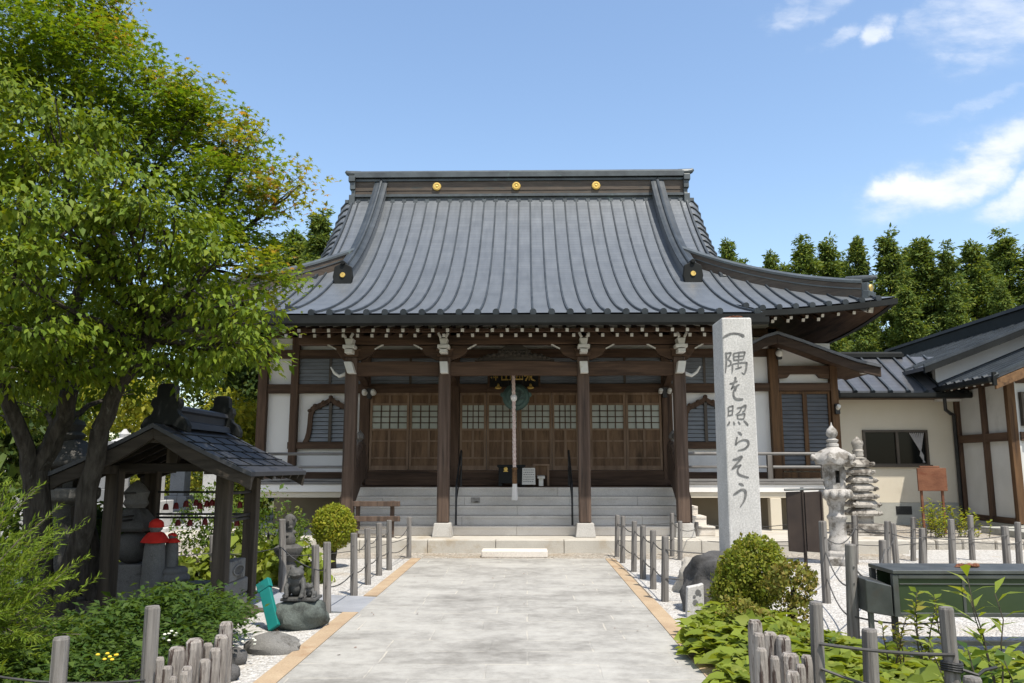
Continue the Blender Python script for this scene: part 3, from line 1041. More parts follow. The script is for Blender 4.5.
for sg in (-1, 1):
    # descending ridge, grey sheet all over
    pts = [front(sg * (4.28 + .08 * (1 - t)), 19.45 + t * (23.72 - 19.45)) for t in np.linspace(0, 1, 14)]
    pts = [p + Vector((0, 0, .30 * (i / 13) ** 2.4)) for i, p in enumerate(pts)]
    mb = MB()
    mb.cur = 0
    mb.sweep(pts, [(-.17, -.1), (.17, -.1), (.17, .30), (-.17, .30)])
    mb.cur = 1
    mb.sweep(pts, [(-.20, .30), (.20, .30), (.20, .345), (.12, .37), (-.12, .37), (-.20, .345)])
    mb.tube([p + Vector((0, 0, .39)) for p in pts], .05, 8)
    part(mb, 'descending_ridge', [M['copper'], M['rib']], ROOF)
    e0 = pts[0]
    mb = MB()
    mb.prism([(e0.x - .2, e0.y - .02, e0.z - .14), (e0.x + .2, e0.y - .02, e0.z - .14), (e0.x + .25, e0.y - .02, e0.z + .1), (e0.x + .21, e0.y - .02, e0.z + .36),
              (e0.x, e0.y - .02, e0.z + .47), (e0.x - .21, e0.y - .02, e0.z + .36), (e0.x - .25, e0.y - .02, e0.z + .1)], (0, -.13, 0))
    mb.cyl((e0.x, e0.y - .2, e0.z + .45), (e0.x, e0.y + .1, e0.z + .47), .06, .06, 10)
    o = part(mb, 'ridge_end_tile', M['gutter'], ROOF, bevel=.02)
    mb = MB()
    mb.cyl((e0.x, e0.y - .145, e0.z + .14), (e0.x, e0.y - .175, e0.z + .14), .07, .06, 20)
    part(mb, 'gold_boss', M['gold'], ROOF)
    # hip ridge to the eave corner
    pts = []
    for t in np.linspace(0, 1, 16):
        s = .46 + (3.75 - .46) * (1 - t)
        pts.append(front(sg * (XC - s), YE + s))
    ridge_run(pts, .26, .40, 'hip_ridge')
    e1, d = pts[-1], (pts[-1] - pts[-2]).normalized()
    mb = MB()
    mb.beam(e1 - Vector((0, 0, .1)), e1 - Vector((0, 0, .1)) + d * .14, .40, .44)
    mb.tube([e1 + Vector((0, 0, .38)) - d * .4, e1 + Vector((0, 0, .40)), e1 + Vector((0, 0, .43)) + d * .18, e1 + Vector((0, 0, .46)) + d * .30], [.07, .09, .07, .035], 10)
    mb.beam(e1 + Vector((0, 0, .10)), e1 + Vector((0, 0, .12)) + d * .14, .32, .38)
    part(mb, 'ridge_end_tile', M['ridge_cap'], ROOF, bevel=.02)
    mb = MB()
    q = e1 + Vector((0, 0, .2)) + d * .14
    mb.cyl(q, q + d * .03, .09, .08, 18)
    part(mb, 'gold_boss', M['gold'], ROOF)

# ------------------------------------------------------------------ hall walls
YW = 19.1


def zw(v, Y=YW):
    return at(517, v, Y).z


def xw(u, v=420, Y=YW):
    return at(u, v, Y).x


mb = MB()
mb.box2(X0 - 6.1, X0 + 6.1, YW + .06, YW + .2, .9, 5.3)
for sg in (-1, 1):
    a, b = sorted((X0 + sg * 6.1, X0 + sg * 5.96))
    mb.box2(a, b, YW + .2, 28.7, .9, 5.6)
mb.box2(X0 - 6.1, X0 + 6.1, 28.7, 28.84, .9, 5.6)
part(mb, 'wall', M['plaster'], HALL)


def vpost(x, w=.2, z0=1.2, z1=5.0, d=.16, m_='wood_v', nm='post', par=None, y=YW):
    mb = MB()
    mb.box2(x - w / 2, x + w / 2, y - d / 2 - .02, y + .08, z0, z1)
    return part(mb, nm, M[m_], par or HALL, bevel=.008)


def hbeam(x0, x1, z0, z1, d=.13, m_='wood_h', nm='beam', par=None, y=YW):
    mb = MB()
    mb.box2(x0, x1, y - d / 2, y + .085, z0, z1)
    return part(mb, nm, M[m_], par or HALL, bevel=.006)


POSTX = [xw(262), xw(294), xw(365), xw(454.5), xw(584), xw(667)]
POSTX += [2 * X0 - POSTX[1] + .02, 2 * X0 - POSTX[0]]
for i, x in enumerate(POSTX):
    vpost(x, .22 if i in (0, 7) else (.18 if i in (1, 6) else .24), 1.2, 4.95)
zb1, zb0 = zw(384), zw(393)
zt1, zt0 = zw(349.5), zw(358)
for a, b in zip([X0 - 6.1] + POSTX[1:6], POSTX[1:6] + [X0 + 6.1]):
    hbeam(a, b, zb0, zb1, .14)
    hbeam(a, b, zt0, zt1, .15)
    hbeam(a, b, zw(480), zw(472), .17)
hbeam(X0 - 6.3, X0 + 6.3, zw(337.5), zw(330), .2)
# transom louvres
for a, b in ((POSTX[1] + .09, POSTX[2] - .12), (POSTX[2] + .12, POSTX[3] - .12), (POSTX[3] + .12, POSTX[4] - .12), (POSTX[4] + .12, POSTX[5] - .12), (POSTX[5] + .12, POSTX[6] - .09)):
    mb = MB()
    mb.cur = 1
    mb.box2(a, b, YW + .03, YW + .058, zb1, zt0)
    mb.box2((a + b) / 2 - .03, (a + b) / 2 + .03, YW - .03, YW + .03, zb1, zt0)
    mb.cur = 0
    n = 7
    for k in range(n):
        z = zb1 + (k + .5) * (zt0 - zb1) / n
        mb.box(((a + b) / 2, YW, z), (b - a, .02, (zt0 - zb1) / n * .93), (RAD(-22), 0, 0))
    part(mb, 'transom_window', [M['shutter'], M['bronze_frame']], HALL)

# bell-shaped windows
prof = [(.64, 0), (.595, .09), (.56, .22), (.54, .42), (.53, .66), (.515, .76), (.465, .84), (.39, .885), (.29, .925), (.18, .97), (.08, 1.02), (0, 1.09)]


def bell(cx, zb, sc=1.0):
    full = [(-a, b) for a, b in prof] + [(a, b) for a, b in reversed(prof[:-1])]
    out = [(cx + a * sc, YW - .06, zb + b) for a, b in full]
    inn = [(cx + a * sc * .80, YW - .06, zb + max(0, b * .885)) for a, b in full]
    inn[0] = (inn[0][0], inn[0][1], zb)
    inn[-1] = (inn[-1][0], inn[-1][1], zb)
    mb = MB()
    mb.band(out, inn, (0, .12, 0))
    for k, (a, b) in enumerate(full):
        if k % 2 == 1 and 4 <= k <= len(full) - 5:
            mb.sphere((cx + a * sc * .97, YW - .05, zb + b * .985), (.055, .035, .045), 8, 6)
    fr = part(mb, 'window', M['wood_v'], HALL)
    mb = MB()
    mb.cur = 1
    mb.prism([(p[0], YW + .035, p[2]) for p in inn], (0, .02, 0))
    mb.cur = 0
    n = 10
    for k in range(n):
        z0 = zb + (k + .1) * .97 / n
        hw = .80 * sc * float(np.interp((z0 - zb) / .885 + .05, [b for a, b in prof], [a for a, b in prof]))
        if hw > .05:
            mb.box((cx, YW + .005, z0 + .045), (2 * hw, .018, .088), (RAD(-24), 0, 0))
    part(mb, 'louvre', [M['shutter'], M['black']], fr)
    mb = MB()
    mb.box2(cx - .035, cx + .035, YW - .05, YW + .03, zb, zb + .93)
    part(mb, 'mullion', M['bronze_frame'], fr)
    hbeam(cx - 1.0, cx + 1.0, zb - .16, zb, .15, nm='window_sill')


zb = zw(442)
bell(xw(330.5), zb)
bell(2 * X0 - xw(330.5), zb)

# ------------------------------------------------------------------ doors
zd0, zd1 = zw(470), zw(393)


def door(x0, x1, y, dark=False):
    mb = MB()
    w = .055
    st = [zd0, zd0 + .10, zd0 + .265, zd0 + .30, zd0 + .66, zd0 + .70, zd0 + .93, zd0 + .975, zd0 + 1.53, zd0 + 1.58, zd1 - .055, zd1]
    mb.box2(x0, x0 + w, y - .03, y + .03, zd0, zd1)
    mb.box2(x1 - w, x1, y - .03, y + .03, zd0, zd1)
    for a, b in ((0, 1), (2, 3), (4, 5), (6, 7), (8, 9), (10, 11)):
        mb.box2(x0 + w, x1 - w, y - .028, y + .028, st[a], st[b])
    xm = (x0 + x1) / 2
    for a, b in ((3, 4), (5, 6), (9, 10)):
        mb.box2(xm - w / 2, xm + w / 2, y - .026, y + .026, st[a], st[b])
    d = part(mb, 'door', M['door_wood'], HALL)
    for a, b in ((1, 2), (3, 4), (5, 6), (9, 10)):
        mb = MB()
        mb.box2(x0 + w - .005, x1 - w + .005, y - .004, y + .012, st[a] - .005, st[b] + .005)
        part(mb, 'panel', M['door_panel'], d)
    mb = MB()
    mb.box2(x0 + w - .005, x1 - w + .005, y + .006, y + .016, st[7] - .005, st[8] + .005)
    part(mb, 'pane', M['paper'], d)
    mb = MB()
    nx, nz = 4, 4
    for k in range(1, nx):
        x = x0 + w + k * (x1 - x0 - 2 * w) / nx
        mb.box2(x - .011, x + .011, y - .018, y + .004, st[7], st[8])
    for k in range(1, nz):
        z = st[7] + k * (st[8] - st[7]) / nz
        mb.box2(x0 + w, x1 - w, y - .015, y + .003, z - .011, z + .011)
    part(mb, 'lattice', M['wood_v'], d)


yd = YW - .01
for (a, b, n) in ((POSTX[2] + .13, POSTX[3] - .13, 3), (POSTX[3] + .13, POSTX[4] - .13, 4), (POSTX[4] + .13, POSTX[5] - .13, 2)):
    if n == 4:
        ws = np.array([.9, 1.1, 1.1, .9])
    else:
        ws = np.ones(2)
    ws = ws / ws.sum() * (b - a)
    x = a
    for k, w in enumerate(ws):
        door(x + .004, x + w - .004, yd + (.0 if k % 2 == 0 else .02) - .04)
        x += w
    mb = MB()
    mb.box2(a, b, yd - .10, yd + .09, zd0 - .35, zd0 - .004)
    part(mb, 'door_sill', M['wood_h'], HALL, bevel=.01)
mb = MB()
mb.box2(POSTX[2] + .12, POSTX[5] - .12, YW - .35, YW - .12, 1.2, 1.34)
part(mb, 'sill_step', M['wood_h'], HALL, bevel=.01)

# ------------------------------------------------------------------ porch: four pillars, beams, brackets
PX = [-3.611, -1.686, 1.156, 3.118]
YP = 16.3
for i, x in enumerate(PX):
    w = .24
    zb_ = .52
    mb = MB()
    mb.box2(x - w / 2, x + w / 2, YP - w / 2, YP + w / 2, zb_, 3.86)
    P_ = part(mb, 'pillar', M['pillar'], HALL, bevel=.025)
    mb = MB()
    mb.hexa([(x - .20, YP - .2, .247), (x + .2, YP - .2, .247), (x + .2, YP + .2, .247), (x - .2, YP + .2, .247),
             (x - .165, YP - .165, .52), (x + .165, YP - .165, .52), (x + .165, YP + .165, .52), (x - .165, YP + .165, .52)])
    part(mb, 'plinth', M['plinth'], HALL, bevel=.015)
    # nose of the tie beam: white end
    mb = MB()
    lean = .03 if i == 0 else (-.03 if i == 3 else 0)
    mb.prism([(x - .085 - lean, YP - .30, 3.74), (x + .075 - lean, YP - .30, 3.74), (x + .09 + lean, YP - .30, 3.50), (x - .065 + lean, YP - .30, 3.50)], (0, .2, 0))
    part(mb, 'beam_nose', M['white_paint'], HALL, bevel=.01)
    # bearing block and bracket set
    mb = MB()
    mb.box2(x - .15, x + .15, YP - .15, YP + .15, 3.86, 3.97)
    mb.hexa([(x - .15, YP - .15, 3.97), (x + .15, YP - .15, 3.97), (x + .15, YP + .15, 3.97), (x - .15, YP + .15, 3.97),
             (x - .19, YP - .19, 4.02), (x + .19, YP - .19, 4.02), (x + .19, YP + .19, 4.02), (x - .19, YP + .19, 4.02)])
    for sg in (-1, 1):
        if (i == 0 and sg < 0) or (i == 3 and sg > 0):
            L = .42
        else:
            L = .56
        mb.prism([(x, YP - .06, 3.80), (x + sg * .18, YP - .06, 3.80), (x + sg * (L - .16), YP - .06, 3.90), (x + sg * (L - .08), YP - .06, 4.02), (x + sg * L, YP - .06, 4.10), (x, YP - .06, 4.10)], (0, .12, 0))
    B_ = part(mb, 'bracket', M['wood_h'], HALL, bevel=.008)
    for sg in (-1, 1):
        L = .42 if ((i == 0 and sg < 0) or (i == 3 and sg > 0)) else .56
        mb = MB()
        mb.beam((x + sg * (L - .09), YP - .066, 4.025), (x + sg * (L + .09), YP - .066, 4.12), .03, .028)
        part(mb, 'white_edge', M['white_paint'], B_)
    mb = MB()
    mb.box2(x - .075, x + .075, YP - .42, YP - .1, 3.90, 3.98)
    mb.box2(x - .12, x + .12, YP - .42, YP - .1, 4.0, 4.07)
    mb.hexa([(x - .06, YP - .40, 4.07), (x + .06, YP - .40, 4.07), (x + .06, YP - .1, 4.07), (x - .06, YP - .1, 4.07),
             (x - .085, YP - .40, 4.20), (x + .085, YP - .40, 4.20), (x + .085, YP - .1, 4.20), (x - .085, YP - .1, 4.20)])
    for sg in (-1, 1):
        mb.beam((x + sg * .05, YP - .46, 4.2), (x + sg * .10, YP - .46, 4.30), .05, .05, (0, 1, 0))
    part(mb, 'bracket_nose', M['white_paint'], B_, bevel=.008)
for a, b in zip(PX[:-1], PX[1:]):
    cam_ = .03
    mb = MB()
    n = 12
    top = [(a + .12 + (b - a - .24) * k / n, YP - .09, 3.745 + cam_ * math.sin(math.pi * k / n)) for k in range(n + 1)]
    bot = [(p[0], p[1], 3.47 + .5 * cam_ * math.sin(math.pi * k / n)) for k, p in enumerate(top)]
    mb.band(top, bot, (0, .18, 0))
    part(mb, 'tie_beam', M['wood_h'], HALL, bevel=.01)
# outer beam noses curling sideways (white)
for sg, x in ((-1, PX[0]), (1, PX[3])):
    mb = MB()
    mb.tube([(x + sg * .12, YP, 3.52), (x + sg * .26, YP - .01, 3.47), (x + sg * .36, YP - .02, 3.54), (x + sg * .44, YP - .02, 3.66)], [.045, .035, .028, .015], 8)
    part(mb, 'curled_nose', M['white_paint'], HALL, smooth=True)
mb = MB()
mb.box2(PX[0] - 1.1, PX[3] + 1.1, YP - .13, YP + .13, 4.12, 4.30)
part(mb, 'purlin', M['wood_h'], HALL, bevel=.01)
mb = MB()
mb.box2(PX[0] - 1.1, PX[3] + 1.1, YP - .6, YP - .5, 4.30, 4.36)
part(mb, 'eave_batten', M['wood_h'], HALL)
# carved frog-leg strut over the middle bay
c = X0 - .02
mb = MB()
half = [(0, 4.10), (.16, 4.10), (.24, 4.05), (.30, 3.98), (.36, 3.93), (.47, 3.90), (.56, 3.93), (.60, 3.88), (.70, 3.84), (.82, 3.80), (.82, 3.775), (0, 3.775)]
poly = [(c + a, YP - .07, b) for a, b in half] + [(c - a, YP - .07, b) for a, b in reversed(half[1:-1])]
mb.prism(poly, (0, .14, 0))
for k in range(-5, 6):
    mb.sphere((c + k * .085, YP - .075, 3.86 + .03 * (k % 2) + .05 * (1 - abs(k) / 6)), (.05, .03, .045), 8, 6, .15, k + 9)
    mb.sphere((c + k * .06, YP - .075, 3.97), (.04, .025, .035), 8, 6, .15, k + 29)
for sg in (-1, 1):
    for q in range(3):
        mb.sphere((c + sg * (.52 + q * .09), YP - .075, 3.87 - q * .025), (.045, .03, .04), 8, 6)
part(mb, 'frog_leg_strut', M['old_wood_h'], HALL, smooth=True)
# link beams from pillars to the hall wall
for i, x in enumerate(PX):
    mb = MB()
    px_ = POSTX[2 + i]
    n = 10
    top = [Vector((x + (px_ - x) * k / n, YP + .12 + (YW - .12 - YP - .12) * k / n, 3.72 + .18 * math.sin(math.pi * k / n * .9))) for k in range(n + 1)]
    mb.sweep(top, [(-.08, 0), (.08, 0), (.08, -.26), (-.08, -.26)])
    part(mb, 'link_beam', M['wood_y'], HALL, bevel=.01)

# ------------------------------------------------------------------ stairs and verandah
TR = .33
XS0, XS1 = X0 - 3.62, X0 + 3.62
rr = random.Random(2)
for k in range(5):
    mb = MB()
    y0 = 16.5 + k * TR
    e_ = .10 * (4 - k)
    z0, z1 = (.25 if k == 0 else .25 + k * .185), .25 + (k + 1) * .185
    cuts = [XS0 - e_] + ([X0 - 1.5, X0 + .02, X0 + 1.55] if k in (0, 2) else [X0 - 2.9, X0 - 1.12, X0 + 1.15, X0 + 2.6] if k % 2 else [X0 - 1.4, X0 + .9]) + [XS1 + e_]
    for a, b in zip(cuts[:-1], cuts[1:]):
        mb.box2(a + .002, b - .002, y0, y0 + TR + .25, z0 + .003, z1)
        mb.box2(a + .002, b - .002, y0 - .012, y0 + .05, z1 - .05, z1 + .001)
    part(mb, 'stone_step', M['step'], HALL, bevel=.006)
mb = MB()
mb.box2(XS0, XS1, 16.5 + 5 * TR - .02, YW - .02, 1.0, 1.195)
part(mb, 'landing', M['wood_h'], HALL)
for k, (a, b) in enumerate(((X0 - 5.75, XS0 - .04), (XS1 + .04, X0 + 7.0))):
    mb = MB()
    mb.box2(a, b, 17.86, YW - .02, 1.24, 1.29)
    part(mb, 'verandah_floor', M['grey_wood_h'], HALL, bevel=.008)
    mb = MB()
    mb.box2(a + .01, b - .01, 17.89, 17.95, 1.075, 1.236)
    part(mb, 'verandah_fascia', M['plaster'], HALL)
    mb = MB()
    mb.box2(a + .03, b - .03, 17.93, 18.05, .95, 1.07)
    part(mb, 'verandah_beam', M['cream'], HALL, bevel=.006)
    mb = MB()
    mb.box2(a + .1, b - .1, 18.75, 18.85, .2, 1.06)
    part(mb, 'underfloor_wall', M['taupe'], HALL)
    if k == 1:
        for x in (5.45, 6.6):
            mb = MB()
            mb.box2(x - .12, x + .12, 17.9, 18.1, .2, .946)
            part(mb, 'underfloor_pillar', M['cream'], HALL, bevel=.01)
    # railing: end posts, stubs, two rails
    xa, xb = a + .12, b - .1
    for z, r in ((1.91, .036), (1.62, .032)):
        mb = MB()
        mb.cyl((xa - .1, 17.98, z), (xb + .05, 17.98, z), r, r, 10)
        part(mb, 'handrail', M['grey_wood_h'], HALL, smooth=True)
    xsn = [xw(289, 470, 17.98)] if k == 0 else [xw(770, 470, 17.98)]
    for x in xsn + ([xa + .2] if k == 0 else [xb - .1]):
        mb = MB()
        mb.box2(x - .06, x + .06, 17.93, 18.03, 1.292, 1.60 if k == 0 else 1.88)
        part(mb, 'rail_post', M['grey_wood'], HALL, bevel=.01)
    mb = MB()
    mb.box2(xa - .1, xb, 17.92, 18.04, 1.30, 1.36)
    part(mb, 'rail_base', M['grey_wood_h'], HALL, bevel=.008)
# sloping stair boards beside the outer pillars
for sg in (-1, 1):
    x = (PX[0] - .02) if sg < 0 else (PX[3] + .02)
    mb = MB()
    top = [(16.45, .98), (16.8, 1.25), (17.3, 1.62), (17.7, 1.92), (17.95, 2.08), (18.1, 2.1)]
    bot = [(16.45, .50), (16.8, .70), (17.3, 1.0), (17.7, 1.25), (17.95, 1.35), (18.1, 1.35)]
    mb.band([(x, a, b) for a, b in top], [(x, a, b) for a, b in bot], (sg * .19, 0, 0))
    mb.tube([(x + sg * .095, a, b + .03) for a, b in top], .085, 8)
    o = part(mb, 'stair_board', M['pillar'], HALL, bevel=.01)
    mb = MB()
    mb.cyl((x + sg * .13, 18.0, 1.2), (x + sg * .13, 18.0, 2.16), .075, .075, 14)
    mb.lathe([(.075, 0), (.05, .03), (.05, .06), (.095, .10), (.10, .15), (.07, .21), (.02, .26), (.004, .29)], (x + sg * .13, 18.0, 2.16), 16)
    part(mb, 'newel', M['grey_wood'], HALL, smooth=True)
# thin steel handrails on the stairs
for x in (at(457, 480, 16.9).x, at(571.5, 480, 16.9).x):
    mb = MB()
    yb, yt_ = 16.75, 17.9
    mb.tube([(x, yb, .44), (x, yb, 1.22), (x, yb + .06, 1.28), (x, yt_, 1.98), (x, yt_ + .05, 1.96), (x, yt_ + .05, 1.2)], .021, 8)
    mb.tube([(x, yb, .90), (x, yt_ + .05, 1.62)], .014, 6)
    solo(mb, 'handrail', M['black'], ('slim dark metal handrail on the %s side of the stone stairs' % ('left' if x < 0 else 'right')), 'handrail', (x, yb, .44), group='metal handrails on the stone stairs', smooth=True)

# ------------------------------------------------------------------ right-hand bay with its own small gable
BAY = thing('side_bay', 'projecting white bay with grey shutters under a low brown gable, right of the hall', 'porch', (6.6, 18.9, 0))
ORG[BAY.name] = (6.6, 18.9, 0)
YB = 18.95
xbl, xbr = at(776, 440, YB).x, at(837, 440, YB).x
mb = MB()
mb.box2(X0 + 5.3, xbr, YB + .08, YB + .2, 1.2, 4.55)
mb.box2(xbr - .1, xbr, YB + .2, 21, .3, 4.2)
part(mb, 'wall', M['plaster'], BAY)


def zb_at(v):
    return at(800, v, YB).z


vpost(xbl, .20, 1.25, 4.4, .16, 'orange_wood', par=BAY, y=YB)
vpost(xbr - .02, .17, 1.25, 4.0, .16, 'orange_wood', par=BAY, y=YB)
hbeam(X0 + 5.2, xbr, zb_at(391), zb_at(383), .14, 'wood_h', par=BAY, y=YB)
hbeam(xbl + .1, xbr - .1, zb_at(374), zb_at(366), .14, 'wood_h', par=BAY, y=YB)
for sg, x in ((1, xbl + .1), (-1, xbr - .11)):
    mb = MB()
    mb.prism([(x, YB - .06, zb_at(374) - .003), (x + sg * .30, YB - .06, zb_at(374) - .003), (x + sg * .22, YB - .06, zb_at(378)), (x, YB - .06, zb_at(379))], (0, .1, 0))
    part(mb, 'bracket', M['wood_h'], BAY)
hbeam(xbl, xbr, zb_at(478), zb_at(472), .16, 'orange_wood', par=BAY, y=YB)
# shutters: two leaves
xa, xb = xbl + .12, xbr - .12
zs0, zs1 = zb_at(471), zb_at(391.5)
for a, b in ((xa, (xa + xb) / 2), ((xa + xb) / 2, xb)):
    mb = MB()
    mb.cur = 1
    for p, q in ((a, a + .05), (b - .05, b)):
        mb.box2(p, q, YB - .04, YB + .04, zs0, zs1)
    mb.box2(a, b, YB - .035, YB + .035, zs0, zs0 + .06)
    mb.box2(a, b, YB - .035, YB + .035, zs1 - .06, zs1)
    mb.box2(a, b, YB + .05, YB + .07, zs0, zs1)
    mb.cur = 0
    n = 18
    for k in range(n):
        z = zs0 + .06 + (k + .5) * (zs1 - zs0 - .12) / n
        mb.box(((a + b) / 2, YB + .015, z), (b - a - .1, .016, (zs1 - zs0 - .12) / n * .98), (RAD(-20), 0, 0))
    part(mb, 'shutter', [M['shutter_dark'], M['orange_wood']], BAY)
# gable roof: bargeboards and sheets
YG0, YG1 = 18.05, 21.2
ap = at(777, 334.5, YG0)
rt = [at(777, 334.5, YG0), at(800, 342, YG0), at(830, 353, YG0), at(857, 362.5, YG0), at(881, 368, YG0)]
lt = [at(777, 334.5, YG0), at(765, 338, YG0), at(755, 343, YG0), at(738, 351, YG0)]
for pts in (rt, lt):
    mb = MB()
    mb.band(pts, [p - Vector((0, 0, .20)) for p in pts], (0, .08, 0))
    part(mb, 'bargeboard', M['dark_board'], BAY, bevel=.008)
    mb = MB()
    out = [p + Vector((0, -.06, .07)) for p in pts]
    mb.band(out, [p - Vector((0, 0, .065)) for p in out], (0, YG1 - YG0, 0))
    part(mb, 'roof', M['annex_roof'], BAY)
    mb = MB()
    out = [p + Vector((0, .09, -.03)) for p in pts]
    mb.band(out, [p - Vector((0, 0, .03)) for p in out], (0, 1.9, 0))
    part(mb, 'soffit', M['wood_y'], BAY)
mb = MB()
q = at(866, 369, YG0 + .5)
mb.box2(q.x - .16, q.x + .02, YG0 + .3, YG0 + .5, q.z - .12, q.z + .08)
part(mb, 'beam_end', M['white_paint'], BAY, bevel=.01)

# ================================================================== right: annex buildings
ANX = thing('annex_building', 'cream rendered annex with a wide dark window and grey sheet roof, beside the hall', 'annex', (9.5, 21, 0))
YA = 21.0
xa0, xa1 = 7.3, 11.16
mb = MB()
wx0, wx1 = at(863, 448, YA).x, at(928, 448, YA).x
wz0, wz1 = at(895, 466, YA).z, at(895, 430, YA).z
zt = 3.55
mb.box2(xa0, wx0, YA, YA + .2, .72, zt)
mb.box2(wx1, xa1 + .1, YA, YA + .2, .72, zt)
mb.box2(wx0, wx1, YA, YA + .2, .72, wz0)
mb.box2(wx0, wx1, YA, YA + .2, wz1, zt)
part(mb, 'wall', M['cream'], ANX)
mb = MB()
mb.box2(xa0, xa1 + .05, YA - .03, YA + .2, .05, .716)
part(mb, 'foundation', M['conc_grey'], ANX)
for x, w in ((at(895, 505, YA).x, .34),):
    mb = MB()
    p = at(903, 505, YA)
    mb.box2(p.x - .2, p.x + .2, YA - .04, YA - .02, .42, .63)
    for k in range(5):
        mb.box2(p.x - .19, p.x + .19, YA - .05, YA - .036, .44 + k * .04, .455 + k * .04)
    part(mb, 'floor_vent', M['black'], ANX)
# window
mb = MB()
t = .06
mb.box2(wx0, wx1, YA - .05, YA + .06, wz0, wz0 + t)
mb.box2(wx0, wx1, YA - .05, YA + .06, wz1 - t, wz1)
mb.box2(wx0, wx0 + t, YA - .05, YA + .06, wz0 + t, wz1 - t)
mb.box2(wx1 - t, wx1, YA - .05, YA + .06, wz0 + t, wz1 - t)
xm = wx0 + (wx1 - wx0) * .53
mb.box2(xm - .035, xm + .035, YA - .03, YA + .06, wz0 + t, wz1 - t)
mb.box2(wx0 - .05, wx1 + .05, YA - .09, YA - .05, wz0 - .03, wz0 + .03)
WN = part(mb, 'window', M['bronze_frame'], ANX)
mb = MB()
mb.box2(wx0 + t, wx1 - t, YA + .02, YA + .03, wz0 + t, wz1 - t)
part(mb, 'pane', M['dark_glass'], WN)
mb = MB()
n = 8
for k in range(n):
    x0 = wx1 - t - .03 - k * .05
    zz = wz1 - t - .01
    x1 = wx1 - t - .03 - .02 * k
    mb.tube([(x0, YA + .010, zz), (wx1 - .16 + .012 * k - .05, YA + .008, (wz0 + wz1) / 2 - .2), (wx1 - .1 - .006 * k, YA + .010, wz0 + t + .03)], [.018, .014, .016], 6)
part(mb, 'curtain', M['curtain'], WN, smooth=True)


def sheet_roof(par, fn, nu, nv, th, axis, rib_n, m_, name='roof', nose=True):
    """sloping sheet roof: fn(u,v) with v up the slope; standing seams along v"""
    mb = MB()
    us, vs = np.linspace(0, 1, nu), np.linspace(0, 1, nv)
    mb.grid(lambda u, v: fn(u, v), us, vs)
    mb.grid(lambda u, v: fn(u, v) - Vector((0, 0, th)), us, vs)
    for u in (0, 1):
        mb.grid(lambda a, v: fn(u, v) - Vector((0, 0, th * a)), [0, 1], vs)
    for v in (0, 1):
        mb.grid(lambda u, a: fn(u, v) - Vector((0, 0, th * a)), us, [0, 1])
    mb.cur = 1
    for k in range(rib_n + 1):
        u = k / rib_n
        pts = [fn(u, v) for v in vs]
        mb.sweep(pts, [(-.028, -.01), (.028, -.01), (.024, .06), (-.024, .06)])
        if nose:
            p, q = pts[0], pts[1]
            d = (p - q).normalized()
            mb.cyl(p - d * .05, p + d * .06, .055, .055, 8)
    return part(mb, name, [m_, M['rib']], par)


def annex_front(u, v):
    x = 7.0 + u * 4.9
    y = 20.35 + v * 1.75
    return Vector((x, y, 3.53 + v * 1.05 + .06 * v * v))


sheet_roof(ANX, annex_front, 8, 4, .1, 0, 11, M['annex_roof'])
mb = MB()
mb.beam((7.0, 22.1, 4.66), (10.4, 22.1, 4.66), .3, .10)
mb.cyl((7.0, 22.1, 4.71), (10.4, 22.1, 4.71), .07, .07, 10)
part(mb, 'ridge', M['gutter'], ANX)
mb = MB()
mb.sweep([(11.2, 20.26, 3.42), (7.2, 20.26, 3.42)], [(-.07, .05), (-.07, -.05), (-.03, -.08), (.03, -.08), (.07, -.05), (.07, .05)])
part(mb, 'gutter', M['gutter'], ANX)
mb = MB()
mb.box2(7.3, 11.2, 20.4, 21.0, 3.36, 3.42)
part(mb, 'soffit', M['wood_h'], ANX)
mb = MB()
mb.tube([(10.55, 20.3, 3.35), (10.58, 20.35, 3.05), (10.9, 20.75, 2.98), (11.05, 20.88, 2.96), (11.06, 20.9, 2.7), (11.06, 20.9, .1)], .045, 8)
part(mb, 'downpipe', M['black'], ANX, smooth=True)

# --- timber-framed building at the right edge
KUR = thing('timber_house', 'white panelled house with dark posts and an orange corner post at the right edge', 'house', (11.3, 19.5, 0))
XA = 11.16
y_c = 18.65
mb = MB()
mb.box2(XA + .06, XA + .2, y_c, 21.2, .3, 3.75)
mb.box2(XA + .2, 16.5, y_c + .06, y_c + .2, .3, 3.9)
part(mb, 'wall', M['plaster_grey'], KUR)
mb = MB()
mb.box2(XA - .05, XA + .25, y_c - .1, 21.2, .0, .32)
mb.box2(XA + .25, 16.5, y_c - .1, y_c + .2, .0, .32)
part(mb, 'foundation', M['conc_grey'], KUR)
for y, mm, w in ((20.92, 'wood_v', .12), (19.72, 'wood_v', .12), (y_c + .02, 'orange_wood', .15)):
    mb = MB()
    mb.box2(XA - .05, XA + .1 + (w if mm == 'orange_wood' else 0) * .2, y - w / 2, y + w / 2, .34, 3.7)
    part(mb, 'post', M[mm], KUR, bevel=.008)
for z0, z1 in ((.33, .46), (2.22, 2.42), (3.55, 3.68)):
    mb = MB()
    mb.box2(XA - .045, XA + .09, y_c + .13, 21.0, z0, z1)
    part(mb, 'beam', M['wood_y'], KUR, bevel=.006)
    mb = MB()
    mb.box2(XA + .18, 16.4, y_c - .05, y_c + .09, z0, z1)
    part(mb, 'beam', M['wood_h'], KUR, bevel=.006)
mb = MB()
mb.box2(XA + .98, XA + 1.08, y_c - .04, y_c + .1, .34, 3.6)
part(mb, 'post', M['wood_v'], KUR)
mb = MB()
mb.box2(XA + .26, XA + .94, y_c - .07, y_c + .05, 2.56, 2.62)
mb.box2(XA + .26, XA + .94, y_c - .07, y_c + .05, 3.28, 3.34)
